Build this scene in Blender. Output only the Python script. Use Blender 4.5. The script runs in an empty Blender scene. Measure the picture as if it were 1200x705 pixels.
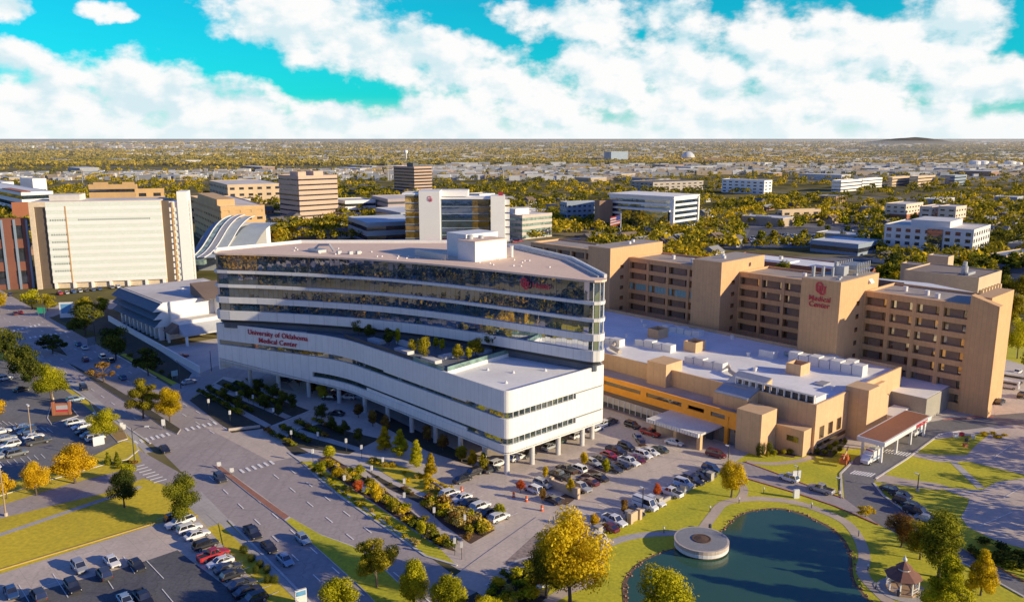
import bpy, bmesh, math, random
import numpy as np
from mathutils import Vector, Matrix
R_ = math.radians
random.seed(7); np.random.seed(7)
SC = bpy.context.scene
COL = SC.collection

# ------------------------------------------------------------------ survey: camera and site grid
F = 960.0; H = 75.0; PIT = math.atan(190.5 / F)      # focal length in px of a 1200 px wide frame, eye height, pitch
CP, SP = math.cos(PIT), math.sin(PIT)
def G(px, py, z=0.0):                                  # point of the site at height z
    x = (px - 600) / F; u = -(py - 352.5) / F
    t = (z - H) / (-SP + u * CP)
    return (x * t, (CP + u * SP) * t)
def zat(py, Y):
    u = -(py - 352.5) / F
    return H + (-SP + u * CP) * Y / (CP + u * SP)
GA = R_(43); UX, UY = math.cos(GA), math.sin(GA)
def W(u, v): return (u * UX - v * UY, u * UY + v * UX)   # street grid of the site -> world
def UVc(X, Y): return (X * UX + Y * UY, -X * UY + Y * UX)
def GU(px, py, z=0.0): return UVc(*G(px, py, z))

# ------------------------------------------------------------------ materials
MATS = {}
def ndm(name):
    m = bpy.data.materials.new(name); m.use_nodes = True
    nt = m.node_tree; nt.nodes.clear()
    return m, nt
def nd(nt, t, **k):
    n = nt.nodes.new(t)
    for a, b in k.items():
        if a.startswith('i_'):
            key = a[2:]; key = int(key) if key.isdigit() else key.replace('_', ' ')
            n.inputs[key].default_value = b
        else: setattr(n, a, b)
    return n
def col4(c): return (c[0], c[1], c[2], 1.0)
def mixc(nt, fac, a, b, blend='MIX'):
    n = nd(nt, 'ShaderNodeMix', data_type='RGBA', blend_type=blend)
    for s, v in ((n.inputs[0], fac), (n.inputs[6], a), (n.inputs[7], b)):
        if isinstance(v, bpy.types.NodeSocket): nt.links.new(v, s)
        elif isinstance(v, tuple): s.default_value = col4(v)
        else: s.default_value = v
    return n.outputs[2]
def mth(nt, op, a, b=0.0, c=0.0, clamp=False):
    n = nd(nt, 'ShaderNodeMath', operation=op); n.use_clamp = clamp
    for i, v in enumerate((a, b, c)):
        if isinstance(v, bpy.types.NodeSocket): nt.links.new(v, n.inputs[i])
        else: n.inputs[i].default_value = v
    return n.outputs[0]
def mrange(nt, v, a, b, c=0.0, d=1.0, smooth=False):
    n = nd(nt, 'ShaderNodeMapRange'); n.interpolation_type = 'SMOOTHSTEP' if smooth else 'LINEAR'
    nt.links.new(v, n.inputs[0])
    for i, q in enumerate((a, b, c, d)): n.inputs[i + 1].default_value = q
    return n.outputs[0]
def noise(nt, vec, scale, detail=4.0, rough=0.55):
    n = nd(nt, 'ShaderNodeTexNoise', i_Scale=scale, i_Detail=detail, i_Roughness=rough)
    if vec is not None: nt.links.new(vec, n.inputs['Vector'])
    return n.outputs['Fac']
def M(name, c=(.5, .5, .5), rough=.7, c2=None, s1=.15, s2=2.5, amt=.6, fine=.12, metal=0.0, bump=0.0, spec=.4, joints=None, jcol=.6, coat=0, seams=None, worn=0):
    """principled surface: large stains (s1), fine grain (s2), optional slab joints (w, h) in the site grid"""
    if name in MATS: return MATS[name]
    m, nt = ndm(name); L = nt.links
    co = nd(nt, 'ShaderNodeTexCoord').outputs['Object']
    if c2 is None: c2 = tuple(x * .72 for x in c)
    f1 = mrange(nt, noise(nt, co, s1, 5), .35, .68, 0, amt)
    base = mixc(nt, f1, c, c2)
    f2 = mrange(nt, noise(nt, co, s2, 3), .3, .7, 1 - fine, 1 + fine)
    cmb = nd(nt, 'ShaderNodeCombineColor')
    for i in range(3): L.new(f2, cmb.inputs[i])
    base = mixc(nt, 1.0, base, cmb.outputs[0], 'MULTIPLY')
    if joints:
        mp = nd(nt, 'ShaderNodeMapping'); mp.inputs['Rotation'].default_value = (0, 0, -GA)
        L.new(co, mp.inputs[0])
        br = nd(nt, 'ShaderNodeTexBrick', offset=0.0, i_Scale=1.0, i_Mortar_Size=joints[2] if len(joints) > 2 else .05)
        br.inputs['Brick Width'].default_value = joints[0]; br.inputs['Row Height'].default_value = joints[1]
        L.new(mp.outputs[0], br.inputs['Vector'])
        base = mixc(nt, mth(nt, 'MULTIPLY', br.outputs['Fac'], jcol), base, tuple(x * .4 for x in c))
    if worn:                                               # wheel tracks along the street grid, cracks, patched squares
        mp = nd(nt, 'ShaderNodeMapping'); mp.inputs['Rotation'].default_value = (0, 0, -GA); mp.inputs['Scale'].default_value = (.75, .018, 1); L.new(co, mp.inputs[0])
        base = mixc(nt, mrange(nt, noise(nt, mp.outputs[0], 1.0, 3), .45, .68, 0, .45 * worn), base, tuple(x * .55 for x in c))
        vo = nd(nt, 'ShaderNodeTexVoronoi', feature='DISTANCE_TO_EDGE', i_Scale=.16); wc = nd(nt, 'ShaderNodeVectorMath', operation='MULTIPLY_ADD')
        nz = nd(nt, 'ShaderNodeTexNoise', i_Scale=.5, i_Detail=4.0); L.new(co, nz.inputs['Vector']); L.new(nz.outputs['Color'], wc.inputs[0]); wc.inputs[1].default_value = (3, 3, 0); L.new(co, wc.inputs[2]); L.new(wc.outputs[0], vo.inputs['Vector'])
        base = mixc(nt, mrange(nt, vo.outputs['Distance'], .004, .016, .5 * worn, 0), base, tuple(x * .35 for x in c))
        v2 = nd(nt, 'ShaderNodeTexVoronoi', distance='CHEBYCHEV', i_Scale=.07); m2 = nd(nt, 'ShaderNodeMapping'); m2.inputs['Rotation'].default_value = (0, 0, -GA); L.new(co, m2.inputs[0]); L.new(m2.outputs[0], v2.inputs['Vector'])
        s2_ = nd(nt, 'ShaderNodeSeparateColor'); L.new(v2.outputs['Color'], s2_.inputs[0])
        base = mixc(nt, mrange(nt, s2_.outputs[0], .0, 1.0, 0, .3 * worn), base, tuple(x * .7 for x in c))
        base = mixc(nt, mrange(nt, noise(nt, co, .9, 2), .68, .74, 0, .4 * worn), base, tuple(x * .4 for x in c))
    if seams:                                              # vertical panel seams and rain streaks on a facade
        sx = nd(nt, 'ShaderNodeSeparateXYZ'); L.new(co, sx.inputs[0])
        cb = nd(nt, 'ShaderNodeCombineXYZ'); L.new(mth(nt, 'ADD', sx.outputs[0], sx.outputs[1]), cb.inputs[0]); L.new(sx.outputs[2], cb.inputs[1])
        br = nd(nt, 'ShaderNodeTexBrick', offset=0.0, i_Scale=1.0, i_Mortar_Size=.045)
        br.inputs['Brick Width'].default_value = seams[0]; br.inputs['Row Height'].default_value = seams[1]
        br.inputs['Color1'].default_value = (1, 1, 1, 1); br.inputs['Color2'].default_value = (.9, .9, .9, 1); br.inputs['Bias'].default_value = -.3
        L.new(cb.outputs[0], br.inputs['Vector'])
        base = mixc(nt, mth(nt, 'MULTIPLY', br.outputs['Fac'], .42), base, tuple(x * .45 for x in c))
        mp = nd(nt, 'ShaderNodeMapping'); mp.inputs['Scale'].default_value = (1.4, .06, 1); L.new(cb.outputs[0], mp.inputs[0])
        base = mixc(nt, mrange(nt, noise(nt, mp.outputs[0], 1.0, 4), .48, .75, 0, .35), base, tuple(x * .68 for x in c))
    b = nd(nt, 'ShaderNodeBsdfPrincipled', i_Roughness=rough, i_Metallic=metal)
    b.inputs['Specular IOR Level'].default_value = spec
    if coat: b.inputs['Coat Weight'].default_value = coat; b.inputs['Coat Roughness'].default_value = .06
    L.new(base, b.inputs['Base Color'])
    if bump:
        bp = nd(nt, 'ShaderNodeBump', i_Strength=bump, i_Distance=.05)
        L.new(noise(nt, co, s2 * 2, 3), bp.inputs['Height']); L.new(bp.outputs[0], b.inputs['Normal'])
    o = nd(nt, 'ShaderNodeOutputMaterial'); L.new(b.outputs[0], o.inputs[0])
    MATS[name] = m; return m
def glass(name, dark=(.012, .018, .025), refl=.5, tint=(.8, .85, .9), rough=.03, wave=.02, ws=.25):
    """coated facade glass: dark body under a mirror-like coat, slightly wavy"""
    if name in MATS: return MATS[name]
    m, nt = ndm(name); L = nt.links
    co = nd(nt, 'ShaderNodeTexCoord').outputs['Object']
    d = nd(nt, 'ShaderNodeBsdfDiffuse')
    L.new(mixc(nt, mrange(nt, noise(nt, co, .35, 3), .4, .6), dark, tuple(x * 2.2 for x in dark)), d.inputs[0])
    g = nd(nt, 'ShaderNodeBsdfGlossy', i_Roughness=rough); g.inputs[0].default_value = col4(tint)
    bp = nd(nt, 'ShaderNodeBump', i_Strength=wave, i_Distance=1.0)
    L.new(noise(nt, co, ws, 2), bp.inputs['Height']); L.new(bp.outputs[0], g.inputs['Normal'])
    mx = nd(nt, 'ShaderNodeMixShader', i_0=refl); L.new(d.outputs[0], mx.inputs[1]); L.new(g.outputs[0], mx.inputs[2])
    o = nd(nt, 'ShaderNodeOutputMaterial'); L.new(mx.outputs[0], o.inputs[0])
    MATS[name] = m; return m
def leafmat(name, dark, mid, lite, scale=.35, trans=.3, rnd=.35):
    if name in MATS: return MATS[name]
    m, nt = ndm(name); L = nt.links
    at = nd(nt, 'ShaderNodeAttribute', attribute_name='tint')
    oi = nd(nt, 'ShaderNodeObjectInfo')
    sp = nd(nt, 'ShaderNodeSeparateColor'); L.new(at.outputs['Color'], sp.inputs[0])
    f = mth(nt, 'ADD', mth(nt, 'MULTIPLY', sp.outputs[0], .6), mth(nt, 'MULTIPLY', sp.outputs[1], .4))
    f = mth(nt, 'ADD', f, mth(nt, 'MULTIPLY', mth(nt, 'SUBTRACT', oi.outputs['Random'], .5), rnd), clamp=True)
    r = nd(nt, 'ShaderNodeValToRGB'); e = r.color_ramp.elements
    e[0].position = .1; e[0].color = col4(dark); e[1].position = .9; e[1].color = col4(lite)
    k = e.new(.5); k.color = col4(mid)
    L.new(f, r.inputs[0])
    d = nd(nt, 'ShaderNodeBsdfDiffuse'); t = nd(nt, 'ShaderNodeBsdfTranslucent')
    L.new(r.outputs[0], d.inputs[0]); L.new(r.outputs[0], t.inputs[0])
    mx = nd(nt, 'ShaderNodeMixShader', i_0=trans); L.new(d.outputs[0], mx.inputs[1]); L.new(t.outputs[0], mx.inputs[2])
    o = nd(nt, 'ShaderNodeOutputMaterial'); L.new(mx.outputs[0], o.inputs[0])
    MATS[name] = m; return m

# ------------------------------------------------------------------ mesh builder
SPLIT = set('planter window infill_panel rooftop_plant mullion roof_vent canopy_fin screen_post rail_post railing_post flue exhaust_fan column pier orange_fascia roof_box dark_hood screen_louvre vent duct teal_panel red_box stripe stair_block podium_band terrace_railing banner pylon post'.split())
class MB:
    def __init__(s): s.v = []; s.f = []; s.m = []
    def add(s, vs, fs, mi=0):
        n = len(s.v); s.v += [tuple(p) for p in vs]
        for f in fs: s.f.append(tuple(i + n for i in f)); s.m.append(mi)
        return s
    def box(s, x0, x1, y0, y1, z0, z1, mi=0):
        return s.add([(x0,y0,z0),(x1,y0,z0),(x1,y1,z0),(x0,y1,z0),(x0,y0,z1),(x1,y0,z1),(x1,y1,z1),(x0,y1,z1)],
                     [(3,2,1,0),(4,5,6,7),(0,1,5,4),(1,2,6,5),(2,3,7,6),(3,0,4,7)], mi)
    def prism(s, poly, z0, z1, mi=0):
        n = len(poly)
        a = z0 if isinstance(z0, (list, tuple)) else [z0] * n
        b = z1 if isinstance(z1, (list, tuple)) else [z1] * n
        if sum(poly[i][0]*poly[(i+1)%n][1]-poly[(i+1)%n][0]*poly[i][1] for i in range(n)) < 0:
            poly = list(poly)[::-1]; a = a[::-1]; b = b[::-1]
        vs = [(p[0], p[1], a[i]) for i, p in enumerate(poly)] + [(p[0], p[1], b[i]) for i, p in enumerate(poly)]
        fs = [tuple(range(n))[::-1], tuple(range(n, 2*n))] + [(i, (i+1)%n, n+(i+1)%n, n+i) for i in range(n)]
        return s.add(vs, fs, mi)
    def flat(s, poly, z, mi=0):
        n = len(poly)
        if sum(poly[i][0]*poly[(i+1)%n][1]-poly[(i+1)%n][0]*poly[i][1] for i in range(n)) < 0: poly = list(poly)[::-1]
        return s.add([(p[0], p[1], z) for p in poly], [tuple(range(n))], mi)
    def strip(s, line, z0, z1, th, mi=0, off=0.0, closed=False):
        """wall along a polyline, thickness th towards its left, moved off to its right"""
        n = len(line); nor = []
        for i in range(n):
            a = Vector(line[i]) - Vector(line[i-1]) if (i or closed) else None
            b = Vector(line[(i+1) % n]) - Vector(line[i]) if (i < n-1 or closed) else None
            ds = [q.normalized() for q in (a, b) if q is not None and q.length > 1e-6]
            t = sum(ds, Vector((0, 0))); t = t.normalized() if t.length > 1e-6 else ds[0]
            k = 1.0 / max(.4, t.dot(ds[0]))
            nor.append(Vector((-t.y, t.x)) * k)
        a = z0 if isinstance(z0, (list, tuple)) else [z0] * n
        b = z1 if isinstance(z1, (list, tuple)) else [z1] * n
        vs = []
        for i, p in enumerate(line):
            o = Vector(p) - nor[i] * off; q = Vector(p) + nor[i] * (th - 0.0)
            vs += [(o.x, o.y, a[i]), (q.x, q.y, a[i]), (q.x, q.y, b[i]), (o.x, o.y, b[i])]
        fs = []
        for i in range(n if closed else n - 1):
            c = 4*i; d = 4*((i+1) % n)
            fs += [(c, d, d+3, c+3), (d+1, c+1, c+2, d+2), (c+3, d+3, d+2, c+2), (c+1, d+1, d, c)]
        if not closed: fs += [(0, 3, 2, 1), (4*n-4, 4*n-3, 4*n-2, 4*n-1)]
        return s.add(vs, fs, mi)
    def tube(s, pts, rad, n=8, mi=0, cap=True):
        P = [Vector(p) for p in pts]; k = len(P)
        rad = rad if isinstance(rad, (list, tuple)) else [rad] * k
        base = len(s.v)
        for i, p in enumerate(P):
            t = (P[min(i+1, k-1)] - P[max(i-1, 0)]).normalized()
            x = t.orthogonal().normalized() if abs(t.z) < .95 else Vector((1, 0, 0)).cross(t).normalized()
            y = t.cross(x)
            for j in range(n):
                q = p + (x * math.cos(2*math.pi*j/n) + y * math.sin(2*math.pi*j/n)) * rad[i]
                s.v.append(tuple(q))
        for i in range(k - 1):
            for j in range(n):
                s.f.append((base+i*n+j, base+i*n+(j+1) % n, base+(i+1)*n+(j+1) % n, base+(i+1)*n+j)); s.m.append(mi)
        if cap:
            s.f.append(tuple(base+j for j in range(n))[::-1]); s.m.append(mi)
            s.f.append(tuple(base+(k-1)*n+j for j in range(n))); s.m.append(mi)
        return s
    def lathe(s, prof, n=16, c=(0, 0), mi=0):
        base = len(s.v)
        for r, z in prof:
            for j in range(n): s.v.append((c[0]+r*math.cos(2*math.pi*j/n), c[1]+r*math.sin(2*math.pi*j/n), z))
        for i in range(len(prof)-1):
            for j in range(n):
                s.f.append((base+i*n+j, base+i*n+(j+1) % n, base+(i+1)*n+(j+1) % n, base+(i+1)*n+j)); s.m.append(mi)
        s.f.append(tuple(base+j for j in range(n))[::-1]); s.m.append(mi)
        s.f.append(tuple(base+(len(prof)-1)*n+j for j in range(n))); s.m.append(mi)
        return s
    def mesh(s, name, mats, smooth=False):
        me = bpy.data.meshes.new(name); me.from_pydata(s.v, [], s.f)
        for m in (mats if isinstance(mats, (list, tuple)) else [mats]): me.materials.append(m)
        me.polygons.foreach_set('material_index', s.m)
        if smooth: me.polygons.foreach_set('use_smooth', [True] * len(s.f))
        me.update(); return me
    def pieces(s):
        par = list(range(len(s.v)))
        def find(a):
            while par[a] != a: par[a] = par[par[a]]; a = par[a]
            return a
        for f in s.f:
            r = find(f[0])
            for i in f[1:]: par[find(i)] = r
        out = {}
        for f, m in zip(s.f, s.m):
            q = out.setdefault(find(f[0]), (MB(), {})); fm = []
            for i in f:
                if i not in q[1]: q[1][i] = len(q[0].v); q[0].v.append(s.v[i])
                fm.append(q[1][i])
            q[0].f.append(tuple(fm)); q[0].m.append(m)
        return [q[0] for q in out.values()]
    def build(s, name, mats, parent=None, loc=(0, 0, 0), rot=0.0, smooth=False):
        if name in SPLIT and parent is not None:                # every piece a part of its own
            o = None
            for q in s.pieces(): o = ob(name, q.mesh(name, mats, smooth), parent, loc, rot)
            return o
        return ob(name, s.mesh(name, mats, smooth), parent, loc, rot)
def ob(name, me, parent=None, loc=(0, 0, 0), rot=0.0):
    o = bpy.data.objects.new(name, me); COL.objects.link(o)
    o.location = loc; o.rotation_euler = (0, 0, rot)
    if parent: o.parent = parent
    return o
LABELS = {}
def tag(o, label, cat, group=None, kind=None):
    if label: o['label'] = label
    if cat: o['category'] = cat
    if group: o['group'] = group
    if kind: o['kind'] = kind
    return o
def thing(name, label, cat, loc=(0, 0, 0), rot=0.0, group=None):
    return tag(ob(name, None, None, loc, rot), label, cat, group)
def uthing(name, label, cat, u, v, group=None):           # a thing set out in the site grid
    X, Y = W(u, v); return thing(name, label, cat, (X, Y, 0), GA, group)
class UB(MB):                                              # mesh builder in absolute grid coordinates
    def ubuild(s, name, mats, root, smooth=False):
        u0, v0 = UVc(root.location.x, root.location.y)
        s.v = [(p[0]-u0, p[1]-v0, p[2]) for p in s.v]
        return s.build(name, mats, root, smooth=smooth)
def copy_thing(root, loc, rot, scale=None):
    r = root.copy(); COL.objects.link(r); r.location = loc; r.rotation_euler = (0, 0, rot)
    if scale is not None: r.scale = scale
    for ch in list(root.children):
        c = ch.copy(); COL.objects.link(c); c.parent = r
        for g in list(ch.children):
            d = g.copy(); COL.objects.link(d); d.parent = c
    return r
def struct(name, mb, mats, **k):
    o = mb.build(name, mats, **k); o['kind'] = 'structure'; return o
ZL = [0.0]
def sheet(name, poly, mat, z=None, px=True, smooth=0):
    P = [G(*p) for p in poly] if px else [W(*p) for p in poly]
    if smooth: P = smooth_poly(P, smooth)
    if z is None: ZL[0] += .0015; z = ZL[0]
    mb = MB(); mb.flat(P, z); return struct(name, mb, mat)
def smooth_poly(P, k=4, closed=True):
    out = []; n = len(P)
    for i in range(n if closed else n - 1):
        if closed: p0, p1, p2, p3 = P[i-1], P[i], P[(i+1) % n], P[(i+2) % n]
        else: p0, p1, p2, p3 = P[max(i-1, 0)], P[i], P[i+1], P[min(i+2, n-1)]
        for j in range(k):
            t = j / k
            out.append(tuple(.5*((2*p1[a]) + (-p0[a]+p2[a])*t + (2*p0[a]-5*p1[a]+4*p2[a]-p3[a])*t*t + (-p0[a]+3*p1[a]-3*p2[a]+p3[a])*t**3) for a in (0, 1)))
    if not closed: out.append(tuple(P[-1]))
    return out
def ribbon(line, w):
    """polygon of a path of width w around a polyline"""
    n = len(line); l = []; r = []
    for i in range(n):
        t = (Vector(line[min(i+1, n-1)]) - Vector(line[max(i-1, 0)])).normalized(); q = Vector((-t.y, t.x)) * w / 2
        l.append(tuple(Vector(line[i]) + q)); r.append(tuple(Vector(line[i]) - q))
    return l + r[::-1]
def text_mesh(name, s, size, mat, ext=.08, align='CENTER', spacing=1.0):
    c = bpy.data.curves.new(name, 'FONT'); c.body = s; c.size = size; c.extrude = ext; c.align_x = align; c.space_character = spacing
    c.offset = size * .004
    o = bpy.data.objects.new(name, c); COL.objects.link(o); bpy.context.view_layer.update()
    me = bpy.data.meshes.new_from_object(o.evaluated_get(bpy.context.evaluated_depsgraph_get()))
    bpy.data.objects.remove(o); bpy.data.curves.remove(c)
    me.name = name; me.materials.clear(); me.materials.append(mat); return me

# ------------------------------------------------------------------ palette
concrete = M('concrete', (.60, .485, .395), .85, (.49, .40, .335), .12, 1.5, .8, .10, bump=.1, joints=(4.5, 4.5, .04), jcol=.45, worn=.5)
plaza = M('plaza_concrete', (.58, .50, .44), .85, (.40, .36, .33), .1, 1.2, .7, .08, joints=(3, 3, .04), jcol=.4)
roadm = M('street_surface', (.40, .335, .315), .85, (.32, .27, .255), .07, 1.1, .8, .10, bump=.1, joints=(60, 3.6, .05), jcol=.35, worn=.7)
asphalt = M('dark_asphalt', (.08, .08, .088), .8, (.125, .12, .12), .09, 2.0, .9, .25, bump=.2, worn=.8)
asphalt2 = M('worn_asphalt', (.19, .18, .18), .85, (.13, .125, .125), .08, 1.6, .9, .18, bump=.2, worn=.7)
walk = M('sidewalk', (.48, .44, .40), .85, (.28, .25, .23), .2, 2, .6, .08, joints=(1.6, 1.6, .04), jcol=.4)
tanwalk = M('tan_path', (.55, .43, .32), .85, (.34, .27, .21), .2, 2, .6, .08)
kerbm = M('kerb', (.62, .57, .52), .8, None, .3, 2)
redkerb = M('red_kerb', (.45, .10, .07), .7, None, .3, 2)
brickp = M('brick_paving', (.36, .15, .09), .8, (.26, .11, .07), .4, 5, .7, .2)
white_p = M('road_paint', (.93, .91, .86), .7, (.70, .68, .64), 1.2, 6, .6, .1)
yellow_p = M('yellow_paint', (.62, .40, .06), .7, None, .6, 5)
lawnm = M('lawn', (.56, .48, .012), .9, (.36, .36, .012), .08, 1.6, .9, .22, bump=.5)
drylawn = M('dry_lawn', (.64, .47, .015), .9, (.46, .36, .015), .06, 1.2, .9, .2, bump=.5)
mulch = M('mulch', (.075, .042, .028), .95, (.12, .06, .035), .3, 4, .7, .3, bump=.5)
soil = M('dark_bed', (.045, .035, .025), .95, (.06, .055, .02), .35, 4, .8, .3, bump=.5)
# ------------------------------------------------------------------ sun, sky, camera
SUN_EL = R_(16); SUNV = Vector((.937 * math.cos(SUN_EL), -.35 * math.cos(SUN_EL), math.sin(SUN_EL))).normalized()
ld = bpy.data.lights.new('sun', 'SUN'); ld.energy = 5.0; ld.angle = R_(.55); ld.color = (1.0, .83, .53)
lo = bpy.data.objects.new('sun', ld); COL.objects.link(lo); lo.rotation_euler = SUNV.to_track_quat('Z', 'Y').to_euler(); lo.location = (200, -100, 150)
cd = bpy.data.cameras.new('camera'); cam = bpy.data.objects.new('camera', cd); COL.objects.link(cam)
cam.location = (0, 0, H); cam.rotation_euler = (math.pi/2 - PIT, 0, 0)
cd.sensor_width = 36; cd.lens = 36 * F / 1200; cd.clip_start = 1; cd.clip_end = 200000
SC.camera = cam
SC.view_settings.view_transform = 'Standard'; SC.view_settings.look = 'None'; SC.view_settings.exposure = 0; SC.view_settings.gamma = 1.14; SC.cycles.film_exposure = 1.28
SC.render.engine = 'CYCLES'; SC.cycles.use_denoising = True
SC.cycles.max_bounces = 6; SC.cycles.transparent_max_bounces = 8; SC.cycles.caustics_reflective = False; SC.cycles.caustics_refractive = False

def make_world():
    w = bpy.data.worlds.new('World'); SC.world = w; w.use_nodes = True
    nt = w.node_tree; nt.nodes.clear(); L = nt.links
    tc = nd(nt, 'ShaderNodeTexCoord').outputs['Generated']
    sx = nd(nt, 'ShaderNodeSeparateXYZ'); L.new(tc, sx.inputs[0])
    az = mth(nt, 'ARCTAN2', sx.outputs[0], sx.outputs[1])
    el = mth(nt, 'ARCSINE', sx.outputs[2])
    sky = nd(nt, 'ShaderNodeTexSky', sky_type='NISHITA'); sky.sun_disc = False
    sky.sun_elevation = SUN_EL; sky.sun_rotation = math.atan2(SUNV.x, SUNV.y); sky.altitude = 300; sky.air_density = 1.0; sky.dust_density = .4; sky.ozone_density = 2.5
    P = nd(nt, 'ShaderNodeCombineXYZ'); L.new(az, P.inputs[0]); L.new(el, P.inputs[1]); P = P.outputs[0]
    def ae(px, py):
        x = (px-600)/F; u = -(py-352.5)/F; d = Vector((x, CP+u*SP, -SP+u*CP)).normalized()
        return math.atan2(d.x, d.y), math.asin(d.z)
    banks = [(60,120,105,42),(165,112,85,46),(255,128,95,36),(18,72,32,24),(8,8,27,17),(112,10,26,10),(140,22,18,9),(600,160,900,17),
             (320,18,85,34),(400,45,95,40),(345,8,110,26),(480,62,100,34),(560,92,85,44),(420,140,95,24),(525,135,90,34),(640,120,110,46),
             (715,82,80,44),(800,92,130,58),(930,48,110,50),(990,105,170,52),(1085,50,85,50),(1185,148,40,18),(700,22,130,26),(1060,140,70,30),(1165,95,60,30),(880,130,200,36)]
    # warp the directions a little so the banks get billowing edges
    nz = nd(nt, 'ShaderNodeTexNoise', i_Scale=16.0, i_Detail=5.0, i_Roughness=.6); L.new(P, nz.inputs['Vector'])
    wv = nd(nt, 'ShaderNodeVectorMath', operation='MULTIPLY_ADD'); L.new(nz.outputs['Color'], wv.inputs[0])
    wv.inputs[1].default_value = (.05, .034, 0); L.new(P, wv.inputs[2])
    Q = nd(nt, 'ShaderNodeVectorMath', operation='SUBTRACT'); L.new(wv.outputs[0], Q.inputs[0]); Q.inputs[1].default_value = (.025, .017, 0); Q = Q.outputs[0]
    dmin = None
    for (bx_, by_, rx, ry) in banks:
        a, e = ae(bx_, by_); kx = F / rx; ky = F / ry
        n = nd(nt, 'ShaderNodeVectorMath', operation='MULTIPLY_ADD'); L.new(Q, n.inputs[0]); n.inputs[1].default_value = (kx, ky, 0); n.inputs[2].default_value = (-a*kx, -e*ky, 0)
        d = nd(nt, 'ShaderNodeVectorMath', operation='DOT_PRODUCT'); L.new(n.outputs[0], d.inputs[0]); L.new(n.outputs[0], d.inputs[1])
        dmin = d.outputs['Value'] if dmin is None else mth(nt, 'SMOOTH_MIN', dmin, d.outputs['Value'], .35)
    field = mth(nt, 'SUBTRACT', 1.0, dmin)
    mp = nd(nt, 'ShaderNodeMapping'); mp.inputs['Scale'].default_value = (1, 1.5, 1); L.new(P, mp.inputs[0])
    fb = noise(nt, mp.outputs[0], 17, 8, .56)
    den = mth(nt, 'ADD', mth(nt, 'MULTIPLY', mth(nt, 'MAXIMUM', field, -1.5), .62), mth(nt, 'MULTIPLY', mth(nt, 'SUBTRACT', fb, .53), 2.1))
    # high sky, seen only in the light and in the glass: scattered cumulus
    hi = noise(nt, tc, 3.0, 6, .6); hid = mth(nt, 'MULTIPLY', mth(nt, 'SUBTRACT', hi, .66), 4.0)
    up = mrange(nt, el, .17, .26, 0, 1, True)
    mixd = nd(nt, 'ShaderNodeMix', data_type='FLOAT'); L.new(up, mixd.inputs[0]); L.new(den, mixd.inputs[2]); L.new(hid, mixd.inputs[3])
    alpha = mrange(nt, mixd.outputs[0], -.10, .38, 0, 1, True)
    # relief of the billows: density towards the sun side and above
    mp2 = nd(nt, 'ShaderNodeMapping'); mp2.inputs['Scale'].default_value = (1, 1.5, 1); mp2.inputs['Location'].default_value = (.012, .02, 0); L.new(P, mp2.inputs[0])
    fb2 = noise(nt, mp2.outputs[0], 17, 6, .5)
    rel = mth(nt, 'ADD', mth(nt, 'MULTIPLY', mth(nt, 'SUBTRACT', fb2, fb), 2.0), mth(nt, 'MULTIPLY', noise(nt, P, 6, 4), .95))
    shade = mrange(nt, rel, .30, .80, 0, 1, True)
    ccol = mixc(nt, shade, (7.7, 7.7, 7.65), (5.0, 6.45, 6.9))
    ccol = mixc(nt, mrange(nt, el, .16, .4, 0, 1, True), ccol, (2.0, 2.3, 2.9))
    low = mixc(nt, mrange(nt, sx.outputs[1], .1, .62, 0, 1, True), (.85, .92, 1.2), (.02, .96, 1.08))
    tint = mixc(nt, mrange(nt, el, .15, .36, 0, 1), low, (.34, .53, 1.22))
    blue = mixc(nt, 1.0, sky.outputs[0], tint, 'MULTIPLY')
    hz = mrange(nt, el, 0, .05, .75, 0, True)
    blue = mixc(nt, hz, blue, (4.9, 6.8, 7.2))
    out = mixc(nt, alpha, blue, ccol)
    out = mixc(nt, mrange(nt, el, .0, .03, .45, 0, True), out, (6.9, 7.4, 7.5))
    below = mrange(nt, el, -.02, 0, 0, 1)
    out = mixc(nt, below, (1.2, 1.1, .9), out)
    bg = nd(nt, 'ShaderNodeBackground', i_Strength=.1); L.new(out, bg.inputs[0])
    o = nd(nt, 'ShaderNodeOutputWorld'); L.new(bg.outputs[0], o.inputs[0])
    try: w.cycles.sampling_method = 'MANUAL'; w.cycles.sample_map_resolution = 512
    except Exception: pass
make_world()

# ------------------------------------------------------------------ ground, streets, lots, lawns, water
def ground_mat():
    m, nt = ndm('plain'); L = nt.links
    co = nd(nt, 'ShaderNodeTexCoord').outputs['Object']
    a = mixc(nt, mrange(nt, noise(nt, co, .012, 6, .6), .38, .62), (.085, .078, .022), (.20, .165, .075))
    a = mixc(nt, mrange(nt, noise(nt, co, .0022, 5, .65), .5, .68, 0, .75), a, (.24, .20, .15))
    a = mixc(nt, mrange(nt, noise(nt, co, .05, 4, .6), .55, .7, 0, .6), a, (.05, .05, .02))
    b = nd(nt, 'ShaderNodeBsdfDiffuse'); L.new(a, b.inputs[0])
    o = nd(nt, 'ShaderNodeOutputMaterial'); L.new(b.outputs[0], o.inputs[0]); return m
mb = MB(); g = 90000
mb.flat([(-g, -3000), (g, -3000), (g, g), (-g, g)], 0.0); struct('ground', mb, ground_mat())
mb = MB()                                                  # low hill on the right of the skyline
for k in range(3):
    pass
N = 40; hx, hy = 4300, 9000
for i in range(N + 1):
    for j in range(7):
        x = -1 + 2 * i / N; y = j / 6 - .5
        mb.v.append((hx + x * 760, hy + y * 1200, max(0, (84 * math.exp(-(x * 1.7) ** 2) + 3 * math.sin(9 * x) + 2 * math.sin(23 * x)) * (1 - (2*y) ** 2) * (1 - x ** 4) - .2)))
for i in range(N):
    for j in range(6): mb.f.append((i*7+j, (i+1)*7+j, (i+1)*7+j+1, i*7+j+1)); mb.m.append(0)
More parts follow.
